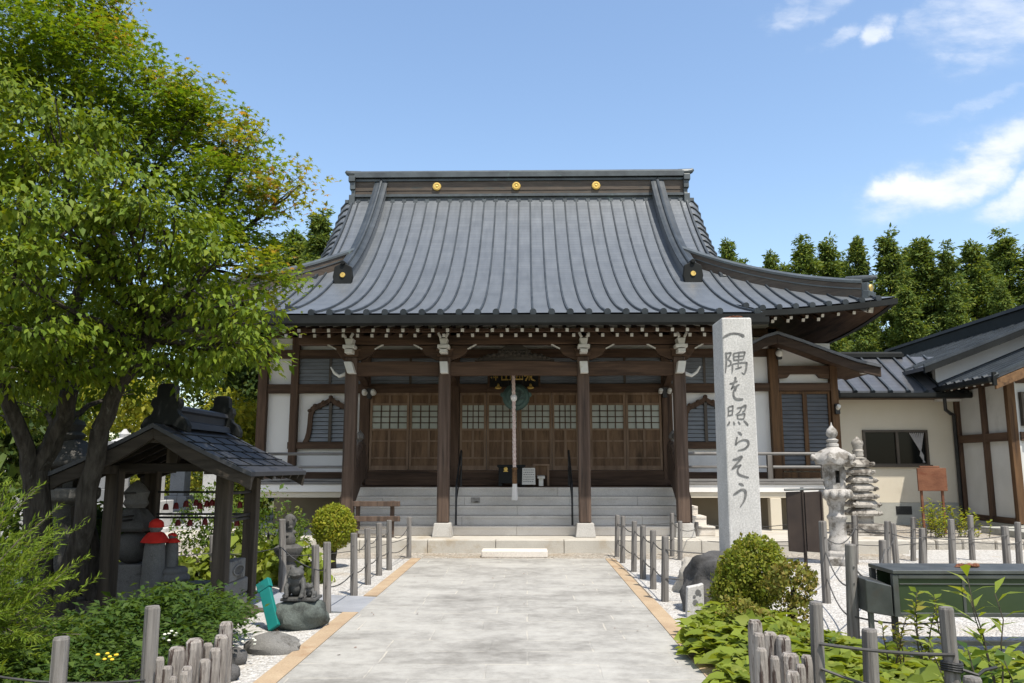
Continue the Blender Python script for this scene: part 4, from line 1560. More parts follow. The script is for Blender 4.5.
mb.box2(XA + .26, XA + .32, y_c - .07, y_c + .05, 2.62, 3.28)
mb.box2(XA + .88, XA + .94, y_c - .07, y_c + .05, 2.62, 3.28)
for k in range(4):
    mb.box2(XA + .38 + k * .13, XA + .405 + k * .13, y_c - .11, y_c - .075, 2.56, 3.2)
o = part(mb, 'window', M['bronze_frame'], KUR)
mb = MB()
mb.box2(XA + .32, XA + .88, y_c + .0, y_c + .02, 2.62, 3.28)
part(mb, 'pane', M['paper'], o)


def kur_left(u, v):                       # low roof: eave along Y at x 10.5, rising to the right
    y = 17.95 + u * 3.6
    x = 10.5 + v * 3.2
    return Vector((x, y, 3.66 + v * 1.30))


sheet_roof(KUR, kur_left, 5, 4, .08, 1, 9, M['annex_roof_side'])


def kur_right(u, v):
    y = 17.95 + u * 3.6
    return Vector((16.9 - v * 3.2, y, 3.66 + v * 1.30))


sheet_roof(KUR, kur_right, 5, 4, .08, 1, 9, M['annex_roof_side'])
mb = MB()
for sg, xe in ((1, 10.5), (-1, 16.9)):
    mb.band([(xe, 17.95, 3.56), (xe + sg * 3.2, 17.95, 4.86)], [(xe, 17.95, 3.34), (xe + sg * 3.2, 17.95, 4.60)], (0, .07, 0))
part(mb, 'bargeboard', M['orange_wood_y'], KUR, bevel=.008)
mb = MB()
mb.grid(lambda u, v: kur_left(u, v) - Vector((0, -.04, .10)), np.linspace(0, 1, 3), np.linspace(0, .5, 3))
mb.grid(lambda u, v: kur_right(u, v) - Vector((0, -.04, .10)), np.linspace(0, 1, 3), np.linspace(0, 1, 3))
part(mb, 'soffit', M['orange_wood_y'], KUR)
for k in range(9):
    y = 18.25 + k * .34
    mb = MB()
    mb.beam((10.56, y, 3.53), (11.3, y, 3.83), .07, .08)
    o = part(mb, 'rafter', M['wood_h'], KUR)
    mb = MB()
    mb.box((10.555, y, 3.525), (.02, .068, .078), (0, -.38, 0))
    part(mb, 'end_cap', M['white_paint'], o)
mb = MB()
mb.beam((13.7, 17.9, 5.02), (13.7, 20.3, 5.02), .34, .26)
mb.cyl((13.7, 17.88, 5.18), (13.7, 20.3, 5.18), .1, .1, 10)
part(mb, 'ridge', M['ridge_cap'], KUR)
mb = MB()
mb.sweep([(10.40, 17.95, 3.56), (10.40, 21.0, 3.56)], [(-.06, .05), (-.06, -.04), (0, -.07), (.06, -.04), (.06, .05)])
mb.box2(10.42, 10.50, 17.90, 17.96, 3.42, 3.72)
part(mb, 'gutter', M['gutter'], KUR)
mb = MB()
mb.prism([(11.2, y_c + .1, 3.6), (16.2, y_c + .1, 3.6), (13.7, y_c + .1, 4.75)], (0, .1, 0))
part(mb, 'gable_wall', M['plaster'], KUR)

# --- big gable roof behind it
BIG = thing('rear_house', 'grey gabled roof with white gable and heavy black ridge, rising behind the right-hand house', 'house', (14, 22, 0))


def big_left(u, v):
    y = 20.1 + u * 10.4
    return Vector((10.0 + v * 4, y, 4.12 + v * 1.46 + .08 * v * v))


def big_right(u, v):
    y = 20.1 + u * 10.4
    return Vector((18.0 - v * 4, y, 4.12 + v * 1.46 + .08 * v * v))


sheet_roof(BIG, big_left, 9, 5, .1, 1, 20, M['annex_roof_side'], nose=False)
sheet_roof(BIG, big_right, 9, 5, .1, 1, 20, M['annex_roof_side'], nose=False)
mb = MB()
mb.sweep([(14, 20.0, 5.62), (14, 30.6, 5.62)], [(-.22, -.1), (.22, -.1), (.22, .32), (.28, .34), (.2, .46), (-.2, .46), (-.28, .34), (-.22, .32)])
part(mb, 'ridge', M['gutter'], BIG)
mb = MB()
for f in (big_left, big_right):
    a = [f(0, v) + Vector((0, -.05, -.02)) for v in np.linspace(0, 1, 5)]
    mb.band(a, [p - Vector((0, 0, .15)) for p in a], (0, .08, 0))
part(mb, 'bargeboard', M['gutter'], BIG)
mb = MB()
mb.prism([(10.6, 20.75, 3.3), (17.4, 20.75, 3.3), (17.4, 20.75, 4.2), (14, 20.75, 5.5), (10.6, 20.75, 4.2)], (0, .15, 0))
mb.box2(10.75, 17.3, 21.2, 28, .2, 4.2)
part(mb, 'wall', M['plaster'], BIG)

# ================================================================== right: inscribed stone pillar
YS = 10.6
tl, tr_ = at(721.5, 317.5, YS), at(751.5, 317.5, YS)
bl, br_ = at(730.5, 560, YS), at(763, 560, YS)
SLAB = thing('stone_pillar', 'tall square white granite pillar carved with a vertical line of brush writing', 'stone pillar', ((bl.x + br_.x) / 2, YS, 0))
dz = .58
mb = MB()
w0, w1 = br_.x - bl.x, tr_.x - tl.x
cx0, cx1 = (bl.x + br_.x) / 2, (tl.x + tr_.x) / 2
H_ = tl.z
hb = w0 / 2 + .01
ht = w1 / 2
cx = cx0
mb.hexa([(cx - hb, YS, -.1), (cx + hb, YS, -.1), (cx + hb, YS + dz, -.1), (cx - hb, YS + dz, -.1),
         (cx1 - ht, YS, H_), (cx1 + ht, YS, H_), (cx1 + ht, YS + dz * .95, H_), (cx1 - ht, YS + dz * .95, H_)])
mb2 = MB()
part(mb, 'shaft', M['slab'], SLAB, bevel=.02)
A = lambda x, y: (710 + x * .1684, 315 + y * .1684)
B = lambda x, y: (710 + x * .1832, 420 + y * .1832)
STROKES = []


def st(fn, pts, w):
    STROKES.append(([fn(*p) for p in pts], [q * (.1684 if fn is A else .1832) for q in w]))


st(A, [(74, 138), (95, 124), (130, 110), (170, 112), (196, 124), (203, 131)], [5, 15, 12, 12, 20, 5])
st(A, [(95, 222), (97, 260), (96, 300), (92, 345)], [12, 11, 10, 4])                        # gu
st(A, [(98, 228), (120, 224), (124, 230), (110, 256), (102, 262)], [6, 10, 10, 8, 4])
st(A, [(104, 262), (124, 276), (120, 296), (104, 302)], [4, 9, 9, 4])
st(A, [(140, 228), (141, 250), (143, 270)], [10, 9, 7])
st(A, [(140, 228), (175, 222), (203, 220), (206, 226), (198, 262)], [7, 9, 11, 11, 6])
st(A, [(145, 247), (198, 242)], [6, 7])
st(A, [(144, 268), (196, 262)], [7, 7])
st(A, [(172, 224), (170, 265), (167, 318)], [8, 8, 5])
st(A, [(133, 290), (134, 320), (130, 346)], [9, 9, 4])
st(A, [(134, 291), (180, 284), (214, 283), (218, 290), (212, 330), (202, 350), (188, 340)], [6, 9, 11, 12, 11, 10, 3])
st(A, [(150, 320), (178, 312), (190, 306)], [5, 9, 4])
st(A, [(116, 408), (136, 404), (164, 392)], [5, 11, 6])                                      # wo
st(A, [(146, 368), (152, 378), (142, 405), (126, 440), (140, 426), (154, 430), (152, 452)], [8, 12, 10, 6, 9, 11, 5])
st(A, [(176, 412), (160, 420), (142, 448), (140, 478), (152, 496), (176, 500), (198, 498)], [4, 10, 10, 11, 12, 14, 6])
st(A, [(108, 548), (110, 575), (106, 604)], [9, 9, 5])                                       # terasu
st(A, [(108, 548), (132, 540), (136, 546), (132, 596)], [6, 9, 10, 8])
st(A, [(112, 570), (131, 566)], [6, 6])
st(A, [(110, 596), (131, 592)], [6, 6])
st(A, [(160, 552), (190, 546), (212, 536), (206, 566), (192, 574)], [6, 9, 11, 9, 4])
st(A, [(188, 550), (176, 574), (152, 592)], [8, 8, 4])
st(A, [(162, 594), (166, 618)], [9, 7])
st(A, [(162, 595), (200, 586), (206, 592), (198, 616), (168, 616)], [6, 9, 10, 8, 6])
st(A, [(116, 632), (112, 645), (102, 655)], [9, 11, 5])
st(A, [(140, 632), (146, 650)], [7, 12])
st(A, [(168, 632), (178, 650)], [7, 12])
st(A, [(200, 626), (216, 642), (226, 656)], [7, 13, 9])
st(B, [(152, 64), (164, 72), (174, 82)], [5, 13, 6])                                         # ra
st(B, [(148, 92), (143, 115), (140, 134), (160, 116), (188, 108), (208, 116), (208, 138), (186, 158), (152, 166)], [9, 10, 8, 6, 9, 12, 12, 10, 4])
st(B, [(124, 216), (146, 212), (170, 198), (172, 206), (150, 232), (120, 268)], [6, 13, 10, 11, 10, 7])   # so
st(B, [(124, 266), (150, 252), (172, 244)], [6, 9, 7])
st(B, [(170, 246), (152, 268), (154, 292), (174, 304), (212, 314)], [6, 10, 11, 12, 8])
st(B, [(156, 346), (170, 350), (184, 358)], [6, 14, 6])                                      # u
st(B, [(128, 408), (146, 396), (172, 380), (192, 386), (194, 412), (186, 440), (164, 476)], [7, 12, 11, 14, 13, 10, 3])


def on_face(u, v):
    """the pillar's front face, seen at (u, v)"""
    return at(u, v, YS - .002)


mb = MB()
for j, (pts, ws) in enumerate(STROKES):
    # smooth the brush line, keep its swelling
    P_ = [Vector((p[0], p[1])) for p in pts]
    Q, Wd = [], []
    for i in range(len(P_) - 1):
        p0 = P_[max(i - 1, 0)]
        p1, p2 = P_[i], P_[i + 1]
        p3 = P_[min(i + 2, len(P_) - 1)]
        for t in (0, .25, .5, .75):
            Q.append(.5 * ((2 * p1) + (p2 - p0) * t + (2 * p0 - 5 * p1 + 4 * p2 - p3) * t * t + (3 * p1 - p0 - 3 * p2 + p3) * t ** 3))
            Wd.append(ws[i] + (ws[i + 1] - ws[i]) * t)
    Q.append(P_[-1])
    Wd.append(ws[-1])
    L_, R_ = [], []
    for i, q in enumerate(Q):
        t = (Q[min(i + 1, len(Q) - 1)] - Q[max(i - 1, 0)]).normalized()
        n = Vector((-t.y, t.x)) * Wd[i] * .5
        L_.append(on_face(*(q + n)))
        R_.append(on_face(*(q - n)))
    dy = -.0006 * (j % 5)
    mb.band([p + Vector((0, dy, 0)) for p in L_], [p + Vector((0, dy, 0)) for p in R_], (0, -.002, 0))
part(mb, 'lettering', M['ink'], SLAB)
mb = MB()
tp = Vector((cx1, YS + .15, H_ + .005))
for k, (a, b, c_) in enumerate(((-.08, .02, .0), (0, .05, .02), (.06, .0, .01))):
    mb.sphere(tp + Vector((a, b, .02 + c_)), (.06, .04, .012), 8, 5, .2, k)
solo(mb, 'dry_leaf', M['rust'], 'small curled brown leaf lying on top of the inscribed stone pillar', 'leaf', tuple(tp))

# ------------------------------------------------------------------ boulder, pale rock and little sign stone at its foot
mb = MB()
mb.sphere((2.24, 9.5, .20), (.46, .40, .46), 40, 26, .12, 5)
BO = solo(mb, 'boulder', M['rock'], 'big dark grey boulder in front of the inscribed stone pillar', 'boulder', (2.28, 9.55, 0), smooth=True)
mb = MB()
mb.sphere((2.38, 10.9, .12), (.42, .36, .34), 30, 20, .16, 8)
solo(mb, 'pale_rock', M['pale_rock'], 'rough pale rock behind the big dark boulder', 'rock', (2.45, 11.0, 0), smooth=True)
p = gnd(697, 618)
mb = MB()
mb.prism([(p.x - .115, p.y, -.1), (p.x + .085, p.y, -.1), (p.x + .085, p.y, .36), (p.x + .04, p.y, .345), (p.x - .09, p.y, .32)], (0, .1, 0))
MK = thing('marker_stone', 'small white marker stone with a dark footprint mark, leaning by the dark boulder', 'marker stone', (p.x, p.y, 0))
part(mb, 'stone', M['slab'], MK, bevel=.01)
mb = MB()
for k, (a, b, r1, r2) in enumerate(((.02, .27, .03, .022), (.045, .245, .014, .012), (-.02, .225, .016, .013), (-.012, .165, .028, .022), (.012, .255, .012, .02))):
    mb.cyl((p.x + a, p.y - .001, b), (p.x + a, p.y - .004 - .0007 * k, b), r1, r1, 12)
part(mb, 'mark', M['ink'], MK)

# ------------------------------------------------------------------ stone lantern
LN = thing('stone_lantern', 'white granite lantern with lotus roof and tall onion finial, beside the brown board', 'stone lantern', (5.25, 13.9, 0))
c = Vector((5.25, 13.9, 0))
_lathe_part = part


def part(mb, name, mats, parent, **kw):
    if parent is LN:                       # slender: drawn in to the photographed width
        mb.v = [(c.x + (x - c.x) * .60, c.y + (y - c.y) * .60, z * .985) for x, y, z in mb.v]
    return _lathe_part(mb, name, mats, parent, **kw)


k_ = 13.9 / 796


def lz(v):
    return at(833, v, 13.9).z


mb = MB()
mb.lathe([(.44, 0), (.44, .12), (.40, .14), (.40, .2), (.34, .24)], c, 6, phase=.5)
part(mb, 'base', M['lantern'], LN, bevel=.012)
mb = MB()
z0, z1 = .24, lz(500)
mb.lathe([(.30, z0), (.30, z0 + .16), (.25, z0 + .2), (.225, z0 + .26), (.23, z0 + .5), (.27, z0 + .53), (.27, z0 + .57), (.22, z0 + .6), (.205, z0 + .64), (.205, z1 - .1), (.24, z1 - .06), (.25, z1)], c, 16)
part(mb, 'shaft', M['lantern'], LN, smooth=True)
mb = MB()
z2 = lz(489)
mb.lathe([(.26, z1), (.36, z1 + .06), (.42, z1 + .10), (.42, z2 - .03), (.38, z2), (.30, z2 + .02)], c, 12, phase=.5)
for k in range(12):
    a = k * math.pi / 6
    mb.sphere(c + Vector((.38 * math.cos(a), .38 * math.sin(a), z1 + .12)), (.10, .10, .08), 8, 6)
part(mb, 'platform', M['lantern'], LN, smooth=True)
z3 = lz(463)
mb = MB()
R = .29
vs = []
# hexagonal fire box with a square opening on the face toward the path
for k in range(6):
    a0, a1 = (k - .5) * math.pi / 3 - math.pi / 2, (k + .5) * math.pi / 3 - math.pi / 2
    p0, p1 = c + Vector((R * math.cos(a0), R * math.sin(a0), 0)), c + Vector((R * math.cos(a1), R * math.sin(a1), 0))
    n = Vector((math.cos((a0 + a1) / 2), math.sin((a0 + a1) / 2), 0))
    e_ = (p1 - p0)
    q0, q1 = z2 + .02, z3
    if k in (0, 3):
        for (u0, u1, w0_, w1_) in ((0, .28, 0, 1), (.72, 1, 0, 1), (.28, .72, 0, .25), (.28, .72, .75, 1)):
            A0, A1 = p0 + e_ * u0, p0 + e_ * u1
            za, zb2 = q0 + (q1 - q0) * w0_, q0 + (q1 - q0) * w1_
            f = [A0 + Vector((0, 0, za)), A1 + Vector((0, 0, za)), A1 + Vector((0, 0, zb2)), A0 + Vector((0, 0, zb2))]
            mb.prism(f, n * -.07)
    else:
        mb.prism([p0 + Vector((0, 0, q0)), p1 + Vector((0, 0, q0)), p1 + Vector((0, 0, q1)), p0 + Vector((0, 0, q1))], n * -.06)
        m_ = (p0 + p1) / 2 + Vector((0, 0, (q0 + q1) / 2))
        for j in range(5):
            mb.sphere(m_ + n * .005 + e_ * (.12 * math.sin(j * 2.2)) + Vector((0, 0, .12 * math.cos(j * 1.7))), .05, 8, 5, .2, j + k)
part(mb, 'fire_box', M['lantern'], LN)
z4 = lz(449)
mb = MB()
n = 48
rows = [(.30, z3, .0), (.50, z3 + .02, .05), (.55, z3 + .10, .07), (.45, z3 + .2, .05), (.30, z3 + .25, .03), (.16, z3 + .285, 0), (.13, z3 + .30, 0)]
vs, fs = [], []
for r, z, lob in rows:
    for k in range(n):
        a = 2 * math.pi * k / n
        w_ = abs(math.sin(3 * a)) ** .8
        vs.append(c + Vector(((r - lob * w_ + .03) * math.cos(a), (r - lob * w_ + .03) * math.sin(a), z - .5 * lob * w_ + (.05 * (1 - w_) if r > .45 else 0))))
for i in range(len(rows) - 1):
    for k in range(n):
        k2 = (k + 1) % n
        fs.append((i * n + k, i * n + k2, (i + 1) * n + k2, (i + 1) * n + k))
fs += [tuple(range(n - 1, -1, -1)), tuple((len(rows) - 1) * n + k for k in range(n))]
mb.add(vs, fs)
for k in range(6):
    a = k * math.pi / 3
    mb.sphere(c + Vector((.58 * math.cos(a), .58 * math.sin(a), z3 + .12)), (.07, .07, .06), 8, 6)
part(mb, 'roof', M['lantern'], LN, smooth=True)
mb = MB()
zr = z3 + .29
mb.lathe([(rr_, zr + .70 * (zz_ - zr)) for rr_, zz_ in [(.13, zr), (.17, zr + .03), (.17, zr + .09), (.12, zr + .11), (.16, zr + .15), (.17, zr + .19), (.11, zr + .22), (.09, zr + .24), (.15, zr + .31), (.16, zr + .38), (.13, zr + .45), (.06, zr + .51), (.025, zr + .56), (.012, zr + .63)]], c, 20)
part(mb, 'finial', M['lantern'], LN, smooth=True)

# ------------------------------------------------------------------ stone pagoda
part = _lathe_part
c = Vector((6.90, 16.9, 0))
PG = thing('stone_pagoda', 'weathered grey many-tiered stone pagoda behind the white lantern', 'stone pagoda', tuple(c))
zp = lambda v: at(868, v, 16.9).z
mb = MB()
mb.box(c + Vector((0, 0, .15)), (.78, .75, .3))
mb.box(c + Vector((0, 0, .39)), (.66, .62, .18), (0, 0, .04))
part(mb, 'base', M['pagoda'], PG, bevel=.03)
mb = MB()
mb.box(c + Vector((0, 0, .62)), (.34, .34, .34))
part(mb, 'body', M['pagoda'], PG, bevel=.02)
zs = [zp(v) for v in (513, 504.5, 496.5, 488.5, 480.5, 472.5, 464.5)]
for k, z in enumerate(zs):
    w = .305 - .013 * k
    mb = MB()
    t = .10
    mb.hexa([c + Vector((sx * w * .9, sy * w * .9, z)) for sx, sy in ((-1, -1), (1, -1), (1, 1), (-1, 1))] + [c + Vector((sx * w * .62, sy * w * .62, z + t)) for sx, sy in ((-1, -1), (1, -1), (1, 1), (-1, 1))])
    mb.hexa([c + Vector((sx * w * .86, sy * w * .86, z - .05)) for sx, sy in ((-1, -1), (1, -1), (1, 1), (-1, 1))] + [c + Vector((sx * w * .9, sy * w * .9, z)) for sx, sy in ((-1, -1), (1, -1), (1, 1), (-1, 1))])
    for sx, sy in ((-1, -1), (1, -1), (1, 1), (-1, 1)):
        mb.sphere(c + Vector((sx * w * .86, sy * w * .86, z + .01)), (.055, .055, .04), 8, 6, .3, k)
    if k < 6:
        mb.box(c + Vector((0, 0, z + .12)), (w * .98, w * .98, .10))
    ca, sa = math.cos(.07 * math.sin(k * 2.3)), math.sin(.07 * math.sin(k * 2.3))
    ox_ = .012 * math.sin(k * 1.9)
    mb.v = [(c.x + ox_ + (x - c.x) * ca - (y - c.y) * sa, c.y + (x - c.x) * sa + (y - c.y) * ca, z_) for x, y, z_ in mb.v]
    part(mb, 'tier', M['pagoda'], PG, bevel=.02)
mb = MB()
z = zs[-1] + .09
mb.lathe([(.75 * p_, z + .74 * q_) for p_, q_ in [(.2, 0), (.22, .05), (.13, .08), (.15, .14), (.13, .2), (.15, .26), (.12, .3), (.135, .38), (.16, .46), (.14, .54), (.05, .62), (.01, .66)]], c, 16)
part(mb, 'finial', M['pagoda'], PG, smooth=True)

# ------------------------------------------------------------------ brown folding board on a pole
p = at(805, 520, 11.6)
BD = thing('notice_board', 'dark brown two-leaf metal board on one pole beside the white lantern', 'notice board', (p.x, 11.6, 0))
zt_, zb2 = at(805, 492, 11.6).z, at(805, 553, 11.6).z
for x0, x1, a in ((-.235, -.008, .05), (.008, .255, -.03)):
    mb = MB()
    mb.hexa([(p.x + x0, 11.6 + a * .6, zb2 + .02), (p.x + x1, 11.6, zb2), (p.x + x1, 11.63, zb2), (p.x + x0, 11.63 + a * .6, zb2 + .02),
             (p.x + x0, 11.6 + a * .6, zt_), (p.x + x1, 11.6, zt_ + .01), (p.x + x1, 11.63, zt_ + .01), (p.x + x0, 11.63 + a * .6, zt_)])
    mb.beam((p.x + x1 - .01, 11.59, zb2), (p.x + x1 - .01, 11.59, zt_), .02, .02, (1, 0, 0))
    part(mb, 'panel', M['brown_sheet'], BD, bevel=.004)
mb = MB()
mb.cyl((p.x - .27, 11.6, zt_ + .03), (p.x + .29, 11.6, zt_ + .045), .016, .016, 8)
part(mb, 'top_bar', M['steel'], BD)
mb = MB()
mb.cyl((p.x + .0, 11.66, -.05), (p.x + .0, 11.66, zt_ + .06), .026, .026, 10)
part(mb, 'pole', M['brown_sheet'], BD, smooth=True)

# ------------------------------------------------------------------ rusty sign on two legs
ys = 18.0
a, b = at(917, 468, ys), at(948, 491, ys)
RS = thing('rusty_sign', 'rust-brown metal sign panel on two thin rusty legs before the cream annex', 'sign', ((a.x + b.x) / 2, ys, .16))
mb = MB()
mb.box2(a.x, b.x, ys, ys + .04, b.z, a.z)
mb.box2(a.x + .06, b.x - .14, ys, ys + .05, a.z + .002, a.z + .045)
part(mb, 'panel', M['rust'], RS, bevel=.008)
for u in (923.5, 944.5):
    x = at(u, 500, ys).x
    mb = MB()
    mb.box2(x - .022, x + .022, ys + .043, ys + .09, .05, b.z + .2)
    part(mb, 'leg', M['rust'], RS)

# ------------------------------------------------------------------ metal and glass display case, front right
ST = thing('display_case', 'long low steel case with green sheet glass sides standing on legs, front right', 'display case', (4.3, 7.4, 0))
yc = 7.35
xL, xR = at(893, 590, yc).x, 5.6
zT, zB = at(950, 570, yc).z, at(950, 617, yc).z
mb = MB()
mb.box2(xL, xR, yc - .02, yc + .5, zT - .035, zT)
part(mb, 'lid', M['steel'], ST, bevel=.006)
mb = MB()
mb.box2(xL, xL + .05, yc - .01, yc + .04, zB, zT - .04)
mb.box2(xL + .05, xR, yc - .008, yc + .03, zB, zB + .035)
mb.box2(xL + .05, xR, yc - .012, yc + .03, zT - .075, zT - .04)
mb.box2(xL + .06, xR, yc - .006, yc + .012, zT - .125, zT - .117)
mb.box2(xL, xL + .05, yc + .44, yc + .49, zB, zT - .04)
part(mb, 'frame', M['steel'], ST, bevel=.004)
mb = MB()
mb.box2(xL + .05, xR, yc + .004, yc + .012, zB + .035, zT - .075)
part(mb, 'front_pane', M['green_glass'], ST)
mb = MB()
mb.box2(xL + .05, xR, yc + .42, yc + .44, zB, zT - .05)
part(mb, 'back_panel', M['green_glass'], ST)
mb = MB()
mb.box2(xL + .05, xR, yc + .03, yc + .42, zB, zB + .02)
part(mb, 'floor_panel', M['steel'], ST)
for x in (xL + .02, 4.42):
    mb = MB()
    mb.box2(x - .022, x + .022, yc + .03, yc + .075, -.02, zB - .002)
    part(mb, 'leg', M['black'], ST)
mb = MB()
mb.box2(xL, xR, yc - .10, yc - .05, .10, .135)
part(mb, 'foot_rail', M['steel'], ST)
for x in (xL + .62, xL + 1.24):
    mb = MB()
    mb.box2(x - .012, x + .012, yc - .004, yc + .013, zB + .036, zT - .076)
    part(mb, 'mullion', M['steel'], ST)
mb = MB()
mb.box2(xL + .06, xR, yc + .10, yc + .12, zB + .24, zB + .255)
part(mb, 'inner_rail', M['white_paint'], ST)
# side tray with a sloping top
x0, x1 = at(871, 595, yc).x, xL - .01
zt_ = at(871, 581, yc).z
mb = MB()
mb.hexa([(x0, yc + .1, zB + .02), (x1, yc + .0, zB - .0), (x1, yc + .42, zB), (x0, yc + .5, zB + .02), (x0, yc + .1, zt_), (x1, yc, zt_ - .04), (x1, yc + .42, zt_ - .02), (x0, yc + .5, zt_)])
part(mb, 'side_tray', M['steel'], ST, bevel=.008)
mb = MB()
mb.box2(x0 + .02, x0 + .06, yc + .11, yc + .15, -.02, zB + .02)
part(mb, 'leg', M['steel'], ST)
mb = MB()
q = at(968, 567, yc + .2)
for k in range(6):
    mb.sphere((q.x + .03 * k - .08, yc + .2 + .02 * math.sin(k * 2), zT + .012 + .006 * (k % 2)), (.035, .03, .018), 7, 5, .25, k)
solo(mb, 'dead_leaves', M['rust'], 'small heap of brown dead leaves lying on the lid of the steel case', 'leaves', (q.x, yc + .2, zT))

# ================================================================== things hanging and standing in the porch
# gong
GX = at(516, 397, 17.6)
mb = MB()
mb.lathe([(.001, -.10), (.12, -.10), (.2, -.085), (.27, -.06), (.30, -.02), (.30, .02), (.27, .06), (.2, .085), (.12, .10), (.001, .10)], (0, 0, 0), 40)
mb.lathe([(.10, -.112), (.11, -.118), (.12, -.112), (.11, -.10)], (0, 0, 0), 30)
mb.lathe([(.20, -.09), (.21, -.10), (.22, -.09), (.21, -.08)], (0, 0, 0), 30)
R_ = Matrix.Rotation(-math.pi / 2, 3, 'X')
mb.v = [tuple(R_ @ Vector(v) + GX) for v in mb.v]
for sg in (-1, 1):
    mb.cyl(GX + Vector((sg * .3, -.03, .05)), GX + Vector((sg * .3, .03, .05)), .05, .05, 10)
GO = thing('gong', 'round green bronze temple gong hanging behind the bell rope', 'gong', tuple(GX))
part(mb, 'disc', M['gong'], GO, smooth=True)
for sg in (-1, 1):
    mb = MB()
    mb.cyl(GX + Vector((sg * .16, 0, .26)), GX + Vector((sg * .16, .0, 1.0)), .008, .008, 6)
    part(mb, 'chain', M['black'], GO)
# bell rope
yr = 17.0
tp, bt = at(513.2, 366, yr), at(514.6, 500, yr)
BR = thing('bell_rope', 'pink and white twisted bell rope with a white tassel hanging in the porch', 'bell rope', tuple(bt))
mb = MB()
zq = at(514, 468, yr).z
for k in range(3):
    pts = []
    for i in range(90):
        t = i / 89
        a = t * 46 + k * 2 * math.pi / 3
        pts.append((tp.x + (bt.x - tp.x) * t + .018 * math.cos(a), yr + .018 * math.sin(a), tp.z + (zq - tp.z) * t))
    mb.tube(pts, .024, 6)
part(mb, 'cord', M['rope'], BR, smooth=True)
mb = MB()
zk = at(513, 398, yr).z
mb.sphere((tp.x + .01, yr, zk), (.07, .07, .08), 12, 8, .08, 2)
part(mb, 'knot', M['tassel'], BR, smooth=True)
mb = MB()
z1, z2 = zq, at(514, 484, yr).z
mb.lathe([(.035, z2), (.052, z2 + .01), (.052, z1 - .03), (.06, z1 - .02), (.06, z1), (.03, z1 + .02)], (bt.x, yr, 0), 16)
part(mb, 'grip', M['orange_wood_y'], BR, smooth=True)
mb = MB()
for k in range(22):
    a = k * 2.4
    r = .045 * math.sqrt((k + .5) / 22)
    mb.tube([(bt.x + r * .8 * math.cos(a), yr + r * .8 * math.sin(a), z2 + .02), (bt.x + r * 1.35 * math.cos(a), yr + r * 1.35 * math.sin(a), bt.z + .01 * math.sin(k))], [.014, .013], 5)
part(mb, 'tassel', M['tassel'], BR)
# plaque with gilt characters
yp = 18.3
c = at(514, 380, yp)
PQ = thing('temple_plaque', 'black hanging plaque with gold characters above the doors, half behind the beam', 'plaque', tuple(c))
w_, h_ = .56, .46
T_ = Matrix.Translation(c) @ Matrix.Rotation(RAD(-14), 4, 'X')


def plq(mb, name, m_, par):
    mb.v = [tuple(T_ @ Vector(v)) for v in mb.v]
    return part(mb, name, m_, par)


mb = MB()
mb.box2(-w_, w_, -.02, .02, -.18, .36)
PB = plq(mb, 'board', M['black'], PQ)
mb = MB()
for a in ((-w_ - .05, w_ + .05, -.035, .03, -.24, -.18), (-w_ - .05, w_ + .05, -.035, .03, .36, .42), (-w_ - .05, -w_, -.035, .03, -.18, .36), (w_, w_ + .05, -.035, .03, -.18, .36)):
    mb.box2(*a)
plq(mb, 'frame', M['wood_h'], PQ)
mb = MB()


def gs(pts, r=.02):
    mb.tube([(x, -.03, z) for x, z in pts], r, 6)


gs([(.36, .22), (.37, .12), (.35, -.02)]); gs([(.24, .09), (.33, .10), (.27, -.03)]); gs([(.39, .08), (.44, .14)]); gs([(.38, .09), (.42, .0), (.49, -.03)]); gs([(.30, .18), (.42, .18)])
gs([(.06, .22), (.06, .02)]); gs([(.06, .22), (.2, .22), (.2, .02)]); gs([(.06, .12), (.2, .12)]); gs([(.02, .01), (.22, .01)]); gs([(.13, .22), (.13, .01)], .015)
gs([(-.18, .24), (-.18, .0)]); gs([(-.28, .15), (-.28, .0), (-.08, .0), (-.08, .16)])
gs([(-.42, .2), (-.42, -.02)], .014); gs([(-.46, .12), (-.46, .05), (-.38, .05), (-.38, .12)], .013); gs([(-.53, .06), (-.51, .04)], .014)
plq(mb, 'characters', M['gold'], PB)
mb = MB()
for sx in (-.36, .38):
    mb.sphere((sx, -.04, -.2), (.075, .02, .04), 10, 6)
    mb.sphere((sx, -.04, -.15), (.03, .02, .05), 8, 6)
plq(mb, 'gilt_fitting', M['gold'], PQ)
# offertory box, notice, small table
y_ = 17.95
a = at(509, 474, y_)
OB = thing('offertory_box', 'dark wooden offertory box with a gold mark standing under the bell rope', 'box', (a.x, y_ + .25, 1.2))
mb = MB()
x0, x1 = at(498.5, 474, y_).x, at(524, 474, y_).x
mb.box2(x0, x1, y_, y_ + .5, 1.26, 1.62)
part(mb, 'body', M['gutter'], OB, bevel=.012)
mb = MB()
mb.box2(x0 - .03, x1 + .03, y_ - .03, y_ + .02, 1.62, 1.67)
mb.box2(x0 - .03, x1 + .03, y_ + .48, y_ + .53, 1.62, 1.67)
for k in range(7):
    mb.box2(x0 - .01 + k * .083, x0 + .02 + k * .083, y_ + .02, y_ + .48, 1.605, 1.655)
part(mb, 'slatted_top', M['gutter'], OB)
for x in (x0 + .04, x1 - .04):
    mb = MB()
    mb.box2(x - .04, x + .04, y_ + .02, y_ + .48, 1.2, 1.258)
    part(mb, 'foot', M['gutter'], OB)
mb = MB()
q = at(505.7, 469, y_)
mb.cyl((q.x, y_ - .002, q.z), (q.x, y_ - .012, q.z), .045, .04, 14)
mb.sphere((q.x, y_ - .01, q.z + .04), (.03, .012, .03), 8, 5)
mb.box2(q.x - .05, q.x + .05, y_ - .012, y_ - .002, q.z - .06, q.z - .04)
part(mb, 'gold_mark', M['gold'], OB)
